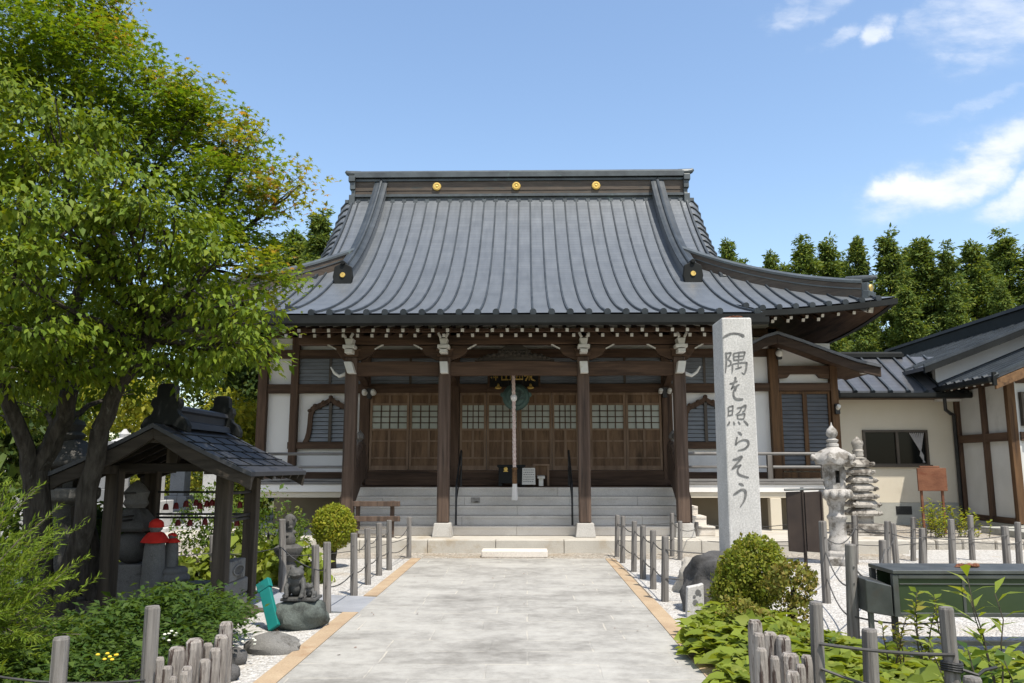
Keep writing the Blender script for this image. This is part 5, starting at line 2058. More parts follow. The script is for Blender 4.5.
a = at(528.5, 485, 17.92)
NB = thing('notice_sheet', 'white printed notice on a small easel to the right of the offertory box', 'notice', (a.x, 17.92, 1.2))
mb = MB()
x0, x1 = at(522, 476, 17.9).x, at(535.5, 476, 17.9).x
zt_ = at(528, 468, 17.9).z
mb.hexa([(x0, 17.9, 1.235), (x1, 17.9, 1.235), (x1, 17.92, 1.235), (x0, 17.92, 1.235), (x0 + .01, 17.95, zt_), (x1 - .01, 17.95, zt_), (x1 - .01, 17.97, zt_), (x0 + .01, 17.97, zt_)])
part(mb, 'sheet', M['white_paint'], NB)
mb = MB()
for k in range(6):
    t = .12 + k * .14
    y0 = 17.9 + .05 * t - .003
    z0 = 1.235 + (zt_ - 1.235) * (1 - t)
    y0 = 17.9 + .05 * (1 - t) - .003
    rr = random.Random(k)
    x = x0 + .03
    while x < x1 - .04:
        w = rr.uniform(.015, .04)
        mb.box((x + w / 2, y0, z0), (w, .003, .014))
        x += w + .012
part(mb, 'print', M['ink'], NB)
mb = MB()
for x in (x0 + .04, x1 - .04):
    mb.beam((x, 17.93, 1.197), (x, 18.08, 1.198), .02, .03)
    mb.beam((x, 18.06, 1.2), (x, 17.98, zt_ - .08), .015, .015)
part(mb, 'easel', M['black'], NB)
a = at(541, 470, 18.3)
TB = thing('small_table', 'low brown wooden table with a slatted front right of the white notice', 'table', (a.x, 18.4, 1.2))
x0, x1 = at(533, 470, 18.3).x, at(549.5, 470, 18.3).x
zt_ = at(540, 464, 18.3).z
mb = MB()
mb.box2(x0, x1, 18.25, 18.65, zt_ - .04, zt_)
part(mb, 'top', M['door_wood'], TB, bevel=.006)
for x in (x0 + .03, x1 - .03):
    for y in (18.28, 18.62):
        mb = MB()
        mb.box2(x - .022, x + .022, y - .022, y + .022, 1.2, zt_ - .042)
        part(mb, 'leg', M['door_wood'], TB)
mb = MB()
mb.box2(x0 + .05, x1 - .05, 18.30, 18.315, zt_ - .26, zt_ - .042)
part(mb, 'apron', M['door_panel'], TB)
mb = MB()
q = at(541, 473.5, 18.05)
mb.box((q.x, 18.0, 1.40), (.16, .1, .05), (.2, 0, .1))
mb.box((q.x, 18.02, 1.287), (.1, .08, .17))
solo(mb, 'paper_bundle', M['white_paint'], 'small bundle of white paper slips before the little brown table', 'paper', (q.x, 18.0, 1.2))
q = at(475.5, 500, 17.48)
mb = MB()
mb.box2(q.x - .095, q.x + .095, 17.462, 17.472, q.z - .055, q.z + .055)
mb.box2(q.x - .08, q.x + .06, 17.459, 17.4615, q.z - .03, q.z + .035)
solo(mb, 'step_plate', M['pagoda'], 'small stained tan plate fixed to a riser of the stone stairs', 'plate', (q.x, 17.46, q.z))

# spotlights: pairs on the posts beside the doors, one on the small gable, tiny ones
def spot(x, y, z, label, pair=True, r=.07, grp='white spotlights on the hall'):
    t = thing('spotlight', label, 'spotlight', (x, y, z), grp)
    mb = MB()
    mb.box2(x - .05, x + .05, y - .05, y + .06, z - .16, z + .08)
    part(mb, 'bracket', M['black'], t)
    for sg in ((-1, 1) if pair else (1,)):
        xx = x + sg * (.105 if pair else .0)
        mb = MB()
        mb.lathe([(.03, .06), (.05, .04), (r, -.04), (r, -.07), (r * .8, -.075)], (0, 0, 0), 16)
        R2 = Matrix.Rotation(RAD(62), 3, 'X')
        mb.v = [tuple(R2 @ Vector(v) * 1.0 + Vector((xx, y - .08, z))) for v in mb.v]
        part(mb, 'lamp_head', M['white_paint'], t, smooth=True)


q = at(369.5, 392, YW - .14)
spot(q.x, YW - .15, q.z, 'pair of white spotlights on the post left of the doors')
q = at(664.5, 391, YW - .14)
spot(q.x, YW - .15, q.z, 'pair of small spotlights on the post right of the doors', r=.05)
q = at(779, 352.5, YB - .3)
spot(q.x, YB - .3, q.z, 'single spotlight under the small brown gable of the side bay', False, .09)
q = at(838, 407, YB - .2)
spot(q.x, YB - .14, q.z, 'small white lamp on the right post of the side bay', False, .05)

# brown timber rail stand before the left of the stairs
y_ = 15.98
RK = thing('timber_rack', 'brown timber stand of two rails on two posts before the left end of the stairs', 'stand', (-3.05, y_, .25))
for v in (503.5, 518.5, 531):
    p0, p1 = at(353, v, y_), at(400 if v < 525 else 392, v, y_)
    mb = MB()
    if v < 525:
        mb.box2(p0.x, p1.x, y_ - .04, y_ + .03, p0.z - .055, p0.z + .045)
    else:
        mb.box2(at(358, v, y_).x, at(391, v, y_).x, y_ - .02, y_ + .02, p0.z - .05, p0.z + .03)
    part(mb, 'rail', M['pillar'] if v < 525 else M['grey_wood_h'], RK, bevel=.006)
for u in (357, 391.5):
    x = at(u, 520, y_).x
    mb = MB()
    mb.box2(x - .04, x + .04, y_ + .035, y_ + .10, .25, at(u, 501, y_).z)
    part(mb, 'post', M['pillar'], RK, bevel=.006)

# ================================================================== left: open shelter with small stone figures
cx_, z0g = -3.87, .13
SH = thing('open_shelter', 'small open timber shelter with a dark sheet gable roof over stone figures', 'shelter', (cx_, 9.2, z0g))
PXL, PXR, PYF, PYB = -4.5, -3.29, 8.75, 9.65
for x, y in ((PXL, PYF), (PXR, PYF), (PXL, PYB), (PXR, PYB)):
    mb = MB()
    mb.box2(x - .075, x + .075, y - .075, y + .075, z0g - .05, 1.60)
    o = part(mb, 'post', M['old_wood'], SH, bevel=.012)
RY0, RY1, RH, ZE, ZA = 8.2, 10.25, 1.05, 1.57, 2.07


def rz(k, y=0):                           # roof profile, k from 0 at the ridge to 1 at the eave
    return ZA - (ZA - ZE) * (1.12 * k - .12 * k * k)


for sg in (-1, 1):
    mb = MB()
    ks = np.linspace(0, 1, 9)
    top = [(cx_ + sg * RH * k, RY0, rz(k)) for k in ks]
    mb.band(top, [(x, y, z - .045) for x, y, z in top], (0, RY1 - RY0, 0))
    mb.cur = 1
    for i in range(1, 6):
        k = i / 6 + .03
        mb.beam((cx_ + sg * RH * k, RY0 - .003, rz(k) + .004), (cx_ + sg * RH * k, RY1 + .003, rz(k) + .004), .012, .012)
        for q in range(5):
            y = RY0 + (q + (.5 if i % 2 else .1)) * .42
            k2 = k + 1 / 6
            if k2 <= 1 and y < RY1:
                mb.beam((cx_ + sg * RH * k, y, rz(k) + .003), (cx_ + sg * RH * k2, y, rz(k2) + .003), .010, .010)
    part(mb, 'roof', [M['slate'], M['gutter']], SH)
    # bargeboards front and back, arched below
    for y in (RY0 + .03, RY1 - .09):
        mb = MB()
        a = [(cx_ + sg * RH * k * 1.0, y, rz(k) - .048) for k in ks]
        b = [(cx_ + sg * RH * k * 1.0, y, rz(k) - .155 - .05 * math.sin(k * math.pi)) for k in ks]
        b[-1] = (b[-1][0] - sg * .02, b[-1][1], b[-1][2] - .03)
        mb.band(a, b, (0, .06, 0))
        part(mb, 'bargeboard', M['old_wood_h'], SH, bevel=.006)
    mb = MB()
    x = PXL if sg < 0 else PXR
    mb.box2(x - .06, x + .06, RY0 + .1, RY1 - .1, 1.545, 1.64)
    part(mb, 'wall_plate', M['old_wood_h'], SH, bevel=.008)
    for q in range(6):
        y = RY0 + .2 + q * .33
        mb = MB()
        mb.beam((cx_ + sg * .08, y, rz(.08) - .09), (cx_ + sg * RH * .96, y, rz(.96) - .085), .045, .05)
        part(mb, 'rafter', M['old_wood_h'], SH)
for y in (PYF, PYB):
    mb = MB()
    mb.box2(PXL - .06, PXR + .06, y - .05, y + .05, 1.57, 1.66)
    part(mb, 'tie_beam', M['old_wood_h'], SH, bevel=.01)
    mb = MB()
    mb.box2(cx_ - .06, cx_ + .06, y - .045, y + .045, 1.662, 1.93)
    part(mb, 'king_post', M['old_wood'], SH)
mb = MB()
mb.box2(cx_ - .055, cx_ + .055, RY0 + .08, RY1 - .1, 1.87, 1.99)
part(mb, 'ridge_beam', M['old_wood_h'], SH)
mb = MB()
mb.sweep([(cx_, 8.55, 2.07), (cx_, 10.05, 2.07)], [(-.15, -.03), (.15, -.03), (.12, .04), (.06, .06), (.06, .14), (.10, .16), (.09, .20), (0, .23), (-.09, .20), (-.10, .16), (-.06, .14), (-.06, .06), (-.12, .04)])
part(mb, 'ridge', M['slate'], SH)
for y in (8.46, 10.02):
    mb = MB()
    out = [(0, .40), (.06, .40), (.10, .37), (.105, .26), (.15, .25), (.165, .19), (.13, .14), (.15, .09), (.22, .05), (.26, -.02), (.25, -.09), (.16, -.06), (.08, -.02), (0, -.02)]
    poly = [(cx_ + a, y, 2.08 + b * 1.08) for a, b in out] + [(cx_ - a, y, 2.08 + b * 1.08) for a, b in reversed(out[1:-1])]
    mb.prism(poly, (0, .11, 0))
    part(mb, 'ridge_ornament', M['gutter'], SH, bevel=.012)
# bars between the posts
for v in (492, 514, 517.5):
    z = at(200, v, PYB).z
    for p, q in (((PXL, PYB, z), (PXR, PYB, z)), ((PXR, PYF, z + .004), (PXR, PYB, z + .004)), ((PXL, PYF, z + .004), (PXL, PYB, z + .004))):
        mb = MB()
        mb.beam(p, q, .022, .024)
        part(mb, 'bar', M['black'], SH)
# footing stones on the path side
mb = MB()
mb.box2(PXR - .06, PXR + .10, PYF - .2, PYF + .62, -.02, .21)
mb.box2(PXR - .05, PXR + .085, PYF - .05, PYF + .66, .213, .38)
part(mb, 'footing', M['mid_stone'], SH, bevel=.02)

# carved water basin stone
bx, by = PXR + .02, PYF + .32
WB = thing('water_basin', 'grey stone slab with a carved oval hollow between the shelter posts', 'stone basin', (bx, by, .383))
mb = MB()
mb.box2(bx - .07, bx + .06, by - .24, by + .24, .383, .60)
part(mb, 'slab', M['mid_stone'], WB, bevel=.012)
mb = MB()
N = 20
o_ = [(bx + .061, by + .17 * math.cos(a), .495 + .062 * math.sin(a)) for a in np.linspace(0, 2 * math.pi, N, endpoint=False)]
i_ = [(bx + .061, by + .14 * math.cos(a), .492 + .045 * math.sin(a)) for a in np.linspace(0, 2 * math.pi, N, endpoint=False)]
mb.band(o_, i_, (.014, 0, 0), True)
part(mb, 'rim', M['mid_stone'], WB)
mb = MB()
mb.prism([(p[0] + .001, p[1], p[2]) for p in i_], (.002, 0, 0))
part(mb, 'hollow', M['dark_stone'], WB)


def statue(x, y, z, h, label, s=1.0):
    """small rounded stone figure with a red knitted cap and a red bib"""
    t = thing('stone_figure', label, 'statue', (x, y, z))
    mb = MB()
    mb.lathe([(.125 * s, 0), (.13 * s, .02), (.125 * s, h * .3), (.115 * s, h * .6), (.10 * s, h * .75), (.075 * s, h * .81), (.045 * s, h * .83)], (x, y, z), 18)
    hz = z + h * .895
    mb.sphere((x, y - .01, hz), (.066 * s, .068 * s, h * .082), 18, 12)
    for sg in (-1, 1):
        mb.sphere((x + sg * .064 * s, y, hz), (.012 * s, .02 * s, .03 * s), 8, 6)
        mb.sphere((x + sg * .025 * s, y - .072 * s, hz + .01 * s), (.011 * s, .006 * s, .005 * s), 6, 4)
    mb.sphere((x, y - .078 * s, hz - .005 * s), (.009 * s, .011 * s, .016 * s), 6, 5)
    mb.sphere((x, y - .072 * s, hz - .03 * s), (.017 * s, .006 * s, .005 * s), 6, 4)
    part(mb, 'body', M['mid_stone'], t, smooth=True)
    mb = MB()
    mb.lathe([(.070 * s, h * .895), (.082 * s, h * .90), (.080 * s, h * .925), (.074 * s, h * .96), (.05 * s, h * .985), (.02 * s, h * 1.0), (.004, h * 1.005)], (x, y, z), 18, wob=.04)
    part(mb, 'cap', M['red_cloth'], t, smooth=True)
    mb = MB()
    mb.lathe([(.05 * s, h * .845), (.085 * s, h * .83), (.125 * s, h * .775), (.150 * s, h * .72), (.145 * s, h * .715), (.12 * s, h * .77), (.07 * s, h * .82)], (x, y, z), 22, wob=.07)
    part(mb, 'bib', M['red_cloth'], t, smooth=True)
    return t


q = at(154, 560, 9.15)
statue(q.x, 9.15, z0g, .91, 'tall stone figure in a red cap and bib inside the shelter')
q = at(171, 560, 9.3)
x, y = q.x + .02, 9.3
PDS = thing('lotus_pedestal', 'tiered round stone pedestal under the smaller red-bibbed figure', 'pedestal', (x, y, z0g))
mb = MB()
mb.box((x, y, z0g + .09), (.40, .36, .2))
part(mb, 'block', M['mid_stone'], PDS, bevel=.02)
mb = MB()
mb.lathe([(.15, z0g + .19), (.20, z0g + .21), (.22, z0g + .25), (.17, z0g + .29), (.19, z0g + .32), (.16, z0g + .36), (.10, z0g + .37)], (x, y, 0), 8)
part(mb, 'lotus', M['mid_stone'], PDS, bevel=.02)
statue(x - .02, y, z0g + .365, .38, 'smaller stone figure in red on a tiered pedestal inside the shelter', .62)
# five-part stone tower at the left inside
q = at(132, 560, 9.35)
x, y = q.x, 9.35
GT = thing('stone_tower', 'dark five-part stone tower of block, globe and roof in the shelter corner', 'stone tower', (x, y, z0g))
mb = MB()
mb.box((x, y, z0g + .2), (.40, .36, .4))
part(mb, 'block', M['mid_stone'], GT, bevel=.015)
mb = MB()
mb.sphere((x, y, z0g + .58), (.2, .2, .19), 20, 14)
part(mb, 'globe', M['dark_stone'], GT, smooth=True)
mb = MB()
mb.lathe([(.26, z0g + .76), (.30, z0g + .80), (.27, z0g + .86), (.14, z0g + 1.0), (.10, z0g + 1.02)], (x, y, 0), 4, phase=.5)
part(mb, 'roof', M['dark_stone'], GT, bevel=.012)
mb = MB()
mb.lathe([(.10, z0g + 1.02), (.14, z0g + 1.07), (.12, z0g + 1.12), (.14, z0g + 1.20), (.08, z0g + 1.28), (.01, z0g + 1.34)], (x, y, 0), 16)
part(mb, 'finial', M['mid_stone'], GT, smooth=True)
# dark offering table
q = at(207, 593, 9.4)
OT = thing('offering_stand', 'low black offering stand at the foot of the stone figures in the shelter', 'stand', (q.x, 9.4, z0g))
mb = MB()
mb.box((q.x, 9.4, z0g + .17), (.42, .3, .035))
part(mb, 'top', M['black'], OT, bevel=.008)
for sx in (-.17, .17):
    mb = MB()
    mb.box((q.x + sx, 9.4, z0g + .072), (.035, .26, .16))
    part(mb, 'leg', M['black'], OT)
# red charms hung on the bars
CH = []
for i, (u, v, zb_) in enumerate([(166, 506, 492), (176, 505, 492), (186, 503, 492), (196, 502, 492), (200, 505, 492), (207, 503, 492), (212, 502, 492), (217, 500, 492), (219, 506, 492),
                                 (178, 522, 517.5), (190, 522, 517.5), (205, 521, 517.5), (237, 522, 517.5), (240, 504, 492)]):
    y = PYB - .03
    p = at(u, v, y)
    zt_ = at(u, zb_, y).z
    t = thing('red_charm', 'little dark red bell charm hanging on a string from the shelter bars', 'charm', tuple(p), 'red charms hanging in the shelter')
    mb = MB()
    mb.lathe([(.002, .03), (.018, .028), (.03, .0), (.034, -.035), (.036, -.045), (.02, -.045)], p, 10)
    part(mb, 'bell', M['maroon'], t, smooth=True)
    mb = MB()
    mb.cyl(p + Vector((0, 0, .03)), (p.x, y + .02, zt_), .0025, .0025, 4)
    part(mb, 'string', M['cable'], t)

# teal board leaning against the shelter
p0, p1 = Vector(at(264, 584, 8.5)), Vector(at(274.5, 628, 8.25))
TL = thing('teal_board', 'bright teal painted board leaning on the shelter above a flat grey stone', 'board', tuple(p1))
d = (p0 - p1).normalized()
mb = MB()
mb.beam(p1, p1 + d * (p0 - p1).length * .88, .125, .045, (-.25, -1, .1))
part(mb, 'panel', M['teal'], TL, bevel=.006)
mb = MB()
mb.beam(p1 + d * (p0 - p1).length * .86, p0 + d * .03, .155, .06, (-.25, -1, .1))
part(mb, 'head_block', M['teal'], TL, bevel=.006)
mb = MB()
mb.beam(p1 - d * .14 + Vector((.012, .02, 0)), p1 + d * .05 + Vector((0, .035, 0)), .03, .02, (-.25, -1, .1))
part(mb, 'stake', M['old_wood'], TL)
# flat stone
p = gnd(270, 652)
mb = MB()
mb.sphere((p.x, p.y + .05, .02), (.25, .2, .13), 24, 14, .10, 3)
solo(mb, 'flat_stone', M['mid_stone'], 'flat grey stone lying at the path edge below the teal board', 'stone', (p.x, p.y, 0), smooth=True)
for i, (u, v, r, lb) in enumerate(((234, 664, .10, 'round dark stone beside the tall end of the left stake edging'), (228, 680, .09, 'low brown stone at the foot of the left stake edging'))):
    p = gnd(u, v)
    mb = MB()
    mb.sphere((p.x, p.y, r * .5), (r, r * .9, r * .8), 18, 12, .1, i + 50)
    solo(mb, 'stone', M['rock'], lb, 'stone', (p.x, p.y, 0), smooth=True)

# frog on a rock
fr = gnd(297, 630)
fx, fy = fr.x, fr.y + .12
mb = MB()
mb.sphere((fx, fy, .12), (.26, .22, .19), 26, 16, .13, 12)
mb.v = [(x, y, min(z, .275 + .01 * math.sin(x * 30))) for x, y, z in mb.v]
solo(mb, 'pedestal_rock', M['green_rock'], 'dark greenish flat-topped rock carrying the stone frog', 'rock', (fx, fy, 0), smooth=True)
FG = thing('stone_frog', 'black stone frog with a small frog in front, sitting on a rock by the path', 'statue', (fx, fy, .28))
mb = MB()
mb.box((fx, fy, .293), (.36, .28, .03))
part(mb, 'plate', M['frog'], FG, bevel=.008)


def frog(cx, cy, z, s, name):
    mb = MB()
    mb.sphere((cx, cy, z + .085 * s), (.085 * s, .10 * s, .085 * s), 16, 12)
    mb.sphere((cx, cy - .035 * s, z + .15 * s), (.075 * s, .08 * s, .075 * s), 16, 12)
    mb.sphere((cx, cy - .07 * s, z + .225 * s), (.075 * s, .085 * s, .052 * s), 16, 12)
    for sg in (-1, 1):
        mb.sphere((cx + sg * .042 * s, cy - .065 * s, z + .272 * s), (.026 * s, .026 * s, .026 * s), 10, 8)
        mb.tube([(cx + sg * .06 * s, cy - .06 * s, z + .17 * s), (cx + sg * .085 * s, cy - .11 * s, z + .09 * s), (cx + sg * .07 * s, cy - .13 * s, z + .012 * s)], [.03 * s, .024 * s, .022 * s], 8)
        mb.sphere((cx + sg * .075 * s, cy - .15 * s, z + .012 * s), (.03 * s, .035 * s, .014 * s), 8, 6)
        mb.sphere((cx + sg * .095 * s, cy + .01 * s, z + .06 * s), (.04 * s, .085 * s, .06 * s), 12, 8)
        mb.sphere((cx + sg * .10 * s, cy - .075 * s, z + .014 * s), (.03 * s, .06 * s, .016 * s), 8, 6)
    mb.tube([(cx - .06 * s, cy - .135 * s, z + .215 * s), (cx, cy - .157 * s, z + .208 * s), (cx + .06 * s, cy - .135 * s, z + .215 * s)], [.006 * s] * 3, 5)
    o = part(mb, name, M['frog'], FG)
    r = o.modifiers.new('remesh', 'REMESH')
    r.mode = 'VOXEL'
    r.voxel_size = .0075 * max(s, .7)
    r.use_smooth_shade = True
    return o


frog(fx - .05, fy + .03, .308, 1.05, 'frog')
frog(fx + .10, fy - .04, .308, .5, 'small_frog')

# dark little statue on a round base among the leaves
q = at(288, 560, 11.2)
x, y = q.x, 11.2
DS = thing('garden_statue', 'small dark ornate stone statue on a brown round base among big green leaves', 'statue', (x, y, 0))
mb = MB()
mb.lathe([(.12, 0), (.12, .28), (.085, .34), (.15, .42), (.19, .48), (.19, .53), (.12, .57)], (x, y, 0), 18)
part(mb, 'base', M['dark_stone'], DS, smooth=True)
mb = MB()
mb.lathe([(.09, .57), (.10, .63), (.07, .70), (.05, .77), (.075, .83), (.09, .89), (.06, .95), (.02, .98)], (x, y, 0), 14, wob=.12)
for k in range(9):
    mb.sphere((x + .065 * math.cos(k * 2.3), y + .065 * math.sin(k * 2.3), .62 + k * .036), (.034, .034, .03), 8, 6, .15, k)
part(mb, 'figure', M['dark_stone'], DS, smooth=True)

# big dark stone lantern behind the bushes at the left edge
q = at(61, 560, 9.3)
x, y = q.x, 9.3
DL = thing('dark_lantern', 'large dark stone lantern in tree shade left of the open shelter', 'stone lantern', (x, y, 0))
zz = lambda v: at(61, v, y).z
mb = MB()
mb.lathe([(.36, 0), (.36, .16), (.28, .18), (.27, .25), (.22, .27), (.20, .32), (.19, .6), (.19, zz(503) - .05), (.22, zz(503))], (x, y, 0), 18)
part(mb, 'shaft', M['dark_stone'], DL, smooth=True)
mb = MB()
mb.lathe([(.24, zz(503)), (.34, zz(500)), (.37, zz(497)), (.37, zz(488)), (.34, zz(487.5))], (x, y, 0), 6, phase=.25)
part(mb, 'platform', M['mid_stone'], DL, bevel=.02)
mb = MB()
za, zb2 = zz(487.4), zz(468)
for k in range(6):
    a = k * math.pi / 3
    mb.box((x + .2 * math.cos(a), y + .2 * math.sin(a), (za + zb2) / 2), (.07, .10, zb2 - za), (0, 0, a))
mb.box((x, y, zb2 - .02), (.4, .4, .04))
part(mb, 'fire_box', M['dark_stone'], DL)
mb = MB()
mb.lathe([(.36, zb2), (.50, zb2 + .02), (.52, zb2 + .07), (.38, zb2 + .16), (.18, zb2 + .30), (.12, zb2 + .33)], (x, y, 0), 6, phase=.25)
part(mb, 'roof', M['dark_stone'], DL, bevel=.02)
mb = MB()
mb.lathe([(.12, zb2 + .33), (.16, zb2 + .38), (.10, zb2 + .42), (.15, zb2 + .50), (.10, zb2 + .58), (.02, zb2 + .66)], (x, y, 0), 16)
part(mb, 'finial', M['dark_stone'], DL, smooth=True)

# ------------------------------------------------------------------ cemetery behind
mb = MB()
mb.grid(lambda u, v: (u, v, .03), [-30, -20, -12, -6.6], [14.6, 20, 27])
setting(mb, 'cemetery_ground', M['gravel'])


def grave(x, y, s, h, label, dark=False, cap=False):
    t = thing('gravestone', label, 'gravestone', (x, y, .03), 'gravestones in the cemetery behind the shelter')
    mm = M['grave_dark'] if dark else M['grave']
    z = .03
    for w, hh in ((1.15, .28), (.85, .24), (.62, .26)):
        mb = MB()
        mb.box2(x - w * s / 2, x + w * s / 2, y - w * s / 2, y + w * s / 2, z, z + hh * s)
        part(mb, 'plinth', mm, t, bevel=.015)
        z += hh * s + .001
    mb = MB()
    mb.box2(x - .17 * s, x + .17 * s, y - .17 * s, y + .17 * s, z, z + h)
    part(mb, 'shaft', mm, t, bevel=.012)
    mb = MB()
    for sg in (-1, 1):
        mb.cyl((x + sg * .33 * s, y - .42 * s, .03 + .28 * s), (x + sg * .33 * s, y - .42 * s, .03 + .62 * s), .06, .07, 10)
    part(mb, 'flower_vase', mm, t)
    return t


GR = [('pale grey gravestone second from the left lantern, behind the shelter', -12.6, 19.5, 1.0, .8, False), ('grey gravestone seen just right of the dark lantern', -11.0, 18.6, 1.0, .7, False),
      ('tall dark grey gravestone rising above the left slope of the shelter roof', -11.2, 21.4, 1.3, 1.25, True), ('pale gravestone seen between the left posts of the shelter', -9.3, 18.2, 1.0, .8, False),
      ('pale wide gravestone seen through the middle of the shelter', -8.3, 17.8, 1.1, .7, False), ('light gravestone seen beside the right front post of the shelter', -7.2, 18.4, 1.0, .75, False),
      ('dark polished gravestone deep behind the middle of the shelter', -8.9, 20.6, 1.1, .9, True), ('pale gravestone farthest left, half hidden by the near tree trunk', -14.2, 20.4, 1.1, .9, False),
      ('low pale gravestone closest to the side path, left of the shelter', -9.9, 16.2, .85, .4, False), ('low pale gravestone behind the dark lantern shaft', -11.6, 16.4, .9, .45, False)]
for lb, x, y, s, h, dk in GR:
    grave(x, y, s, h, lb, dk)
x, y = at(124, 445, 22).x, 22.0
t = thing('memorial_lantern', 'pale stone lantern with rounded cap above the left slope of the shelter roof', 'stone lantern', (x, y, .03))
mb = MB()
mb.lathe([(.5, .03), (.5, .3), (.3, .4), (.22, .5), (.22, 1.5), (.42, 1.6), (.42, 1.7)], (x, y, 0), 12)
part(mb, 'shaft', M['grave'], t)
mb = MB()
mb.lathe([(.28, 1.7), (.28, 2.12)], (x, y, 0), 6)
part(mb, 'fire_box', M['grave_dark'], t)
mb = MB()
mb.lathe([(.45, 2.12), (.5, 2.18), (.3, 2.35), (.12, 2.42), (.14, 2.52), (.03, 2.66)], (x, y, 0), 12)
part(mb, 'roof', M['grave'], t, smooth=True)

# ================================================================== fences: grey posts and slack cables
POSTS = {}


def post(key, ub, vb, ut, vt, r, label, group, z=0.0, Y=None, mname='grey_wood', cat='fence post'):
    p = gnd(ub, vb, z) if Y is None else Vector((at(ub, vb, Y).x, Y, z))
    top = at(ut, vt, p.y)
    seed = int(abs(p.x * 131 + p.y * 71)) % 997
    rr = random.Random(seed)
    mb = MB()
    n = 11
    H_ = top.z
    vs, fs = [], []
    rows = [(-.15, 1.04), (H_ * .3, 1.0), (H_ * .7, .97), (H_ - .012, .95), (H_, .84)]
    sh = [1 + rr.uniform(-.07, .07) for _ in range(n)]
    for z_, f in rows:
        t = (z_ - z) / max(H_ - z, .1)
        for k in range(n):
            a = 2 * math.pi * k / n
            vs.append((p.x + (top.x - p.x) * t + r * f * sh[k] * math.cos(a), p.y + r * f * sh[k] * math.sin(a), z_))
    for i in range(len(rows) - 1):
        for k in range(n):
            k2 = (k + 1) % n
            fs.append((i * n + k, i * n + k2, (i + 1) * n + k2, (i + 1) * n + k))
    fs += [tuple(range(n - 1, -1, -1)), tuple((len(rows) - 1) * n + k for k in range(n))]
    mb.add(vs, fs)
    o = solo(mb, 'fence_post', M[mname], label, cat, tuple(p), group)
    POSTS[key] = (p, top, r)
    return o


ORD = ['first', 'second', 'third', 'fourth', 'fifth', 'sixth', 'seventh', 'eighth', 'ninth']
gl = 'grey fence posts left of the stone path'
for i, (ub, vb, ut, vt) in enumerate([(409, 558, 409.3, 517), (389, 570, 389, 520), (379, 575.5, 379, 523), (368, 584.6, 367.5, 528), (354, 595.5, 354, 533), (327, 613, 327, 542), (315.5, 607, 315.5, 545)]):
    post('L%d' % i, ub, vb, ut, vt, .045, 'grey wooden post left of the path, %s from the stairs' % ORD[i], gl)
for k, (ub, vb, ut, vt, lb) in enumerate([(283, 592, 282, 519, 'tall grey post beside the small dark garden statue'), (213, 582, 213, 535, 'grey post seen through the right half of the shelter'),
                                          (221, 590, 221, 540, 'dark grey post close behind the right front shelter post'), (88, 600, 89, 527, 'dark post between the large dark lantern and the shelter')]):
    post('B%d' % k, ub, vb, ut, vt, .048, lb, 'grey fence posts behind the shelter', mname='grey_wood' if k < 2 else 'old_wood')
gr = 'grey fence posts right of the stone path'
for i, (ub, vb, ut, vt) in enumerate([(617, 557, 617.5, 515), (622.5, 563, 623, 516), (634, 571.7, 634.5, 521), (643, 579, 643, 525.5), (653.3, 589, 653, 530), (665, 601.5, 665.3, 536)]):
    post('R%d' % i, ub, vb, ut, vt, .045, 'slim grey wooden post right of the path, %s from the stairs' % ORD[i], gr)
for i, (ub, vb, ut, vt, lb) in enumerate([(672, 556.6, 672, 513, 'grey post in the rear row before the right outer pillar, leftmost'), (680, 560, 680, 521, 'grey post in the rear row standing just right of the leftmost one'),
                                          (697, 549, 696.5, 522, 'short grey post between the stair end and the inscribed stone')]):
    post('S%d' % i, ub, vb, ut, vt, .045, lb, 'grey fence posts before the right end of the stairs')
gk = 'grey fence posts in the right-hand gravel yard'
YARD = [(827, 603, 822.5, 521, .05, 'leaning grey post standing just right of the brown two-leaf board'), (853.8, 647, 850.5, 544, .055, 'tall grey post with bolt holes left of the steel display case'),
        (855, 564, 854.5, 515, .055, 'grey post in front of the tiered pagoda, behind the bolted post'), (884, 583, 882.5, 540, .055, 'grey post directly behind the left end of the steel case'),
        (888, 578, 887.5, 521, .05, 'upright grey post of the crossed pair behind the steel case'), (897, 572, 892.5, 523, .05, 'leaning grey post of the crossed pair behind the steel case'),
        (913.3, 561, 913, 517, .045, 'thin grey post left of the rusty sign legs'), (923, 572, 922.7, 528, .06, 'thick grey post just before the rusty sign legs'),
        (953, 570, 951, 519, .055, 'grey post right of the rusty sign, before the weeds'), (972.5, 560, 970, 515, .05, 'grey post in the far row right of the weeds'),
        (1008, 571, 1004.5, 526, .06, 'thick grey post second from the right edge of the yard'), (1020, 570, 1017.5, 522, .05, 'grey post at the far right edge of the yard')]
for i, (ub, vb, ut, vt, r, lb) in enumerate(YARD):
    post('Y%d' % i, ub, vb, ut, vt, r, lb, gk)
gf = 'front fence posts in the leaf bed'
post('F0', 816, 660, 815.7, 602, .040, 'round grey post beside the right stake edging', gf, Y=5.0)
post('F1', 871, 690, 869.5, 629, .045, 'short grey post wrapped by a black cable in the leaf bed', gf, Y=4.9)
post('F2', 955, 690, 946, 607, .042, 'cracked grey post tied with black cord below the steel case', gf, Y=4.6)
post('F3', 973, 700, 972, 677, .045, 'cut-off grey post top at the bottom edge right of the tied post', gf, Y=4.2)
gq = 'front fence posts at the left'
post('Q0', 56, 710, 61.5, 637, .043, 'short grey post at the bottom left beside the feathery bush', gq, Y=4.4)
post('Q1', 148, 700, 153, 606, .042, 'tall grey post beside the left stake edging', gq, Y=4.6)

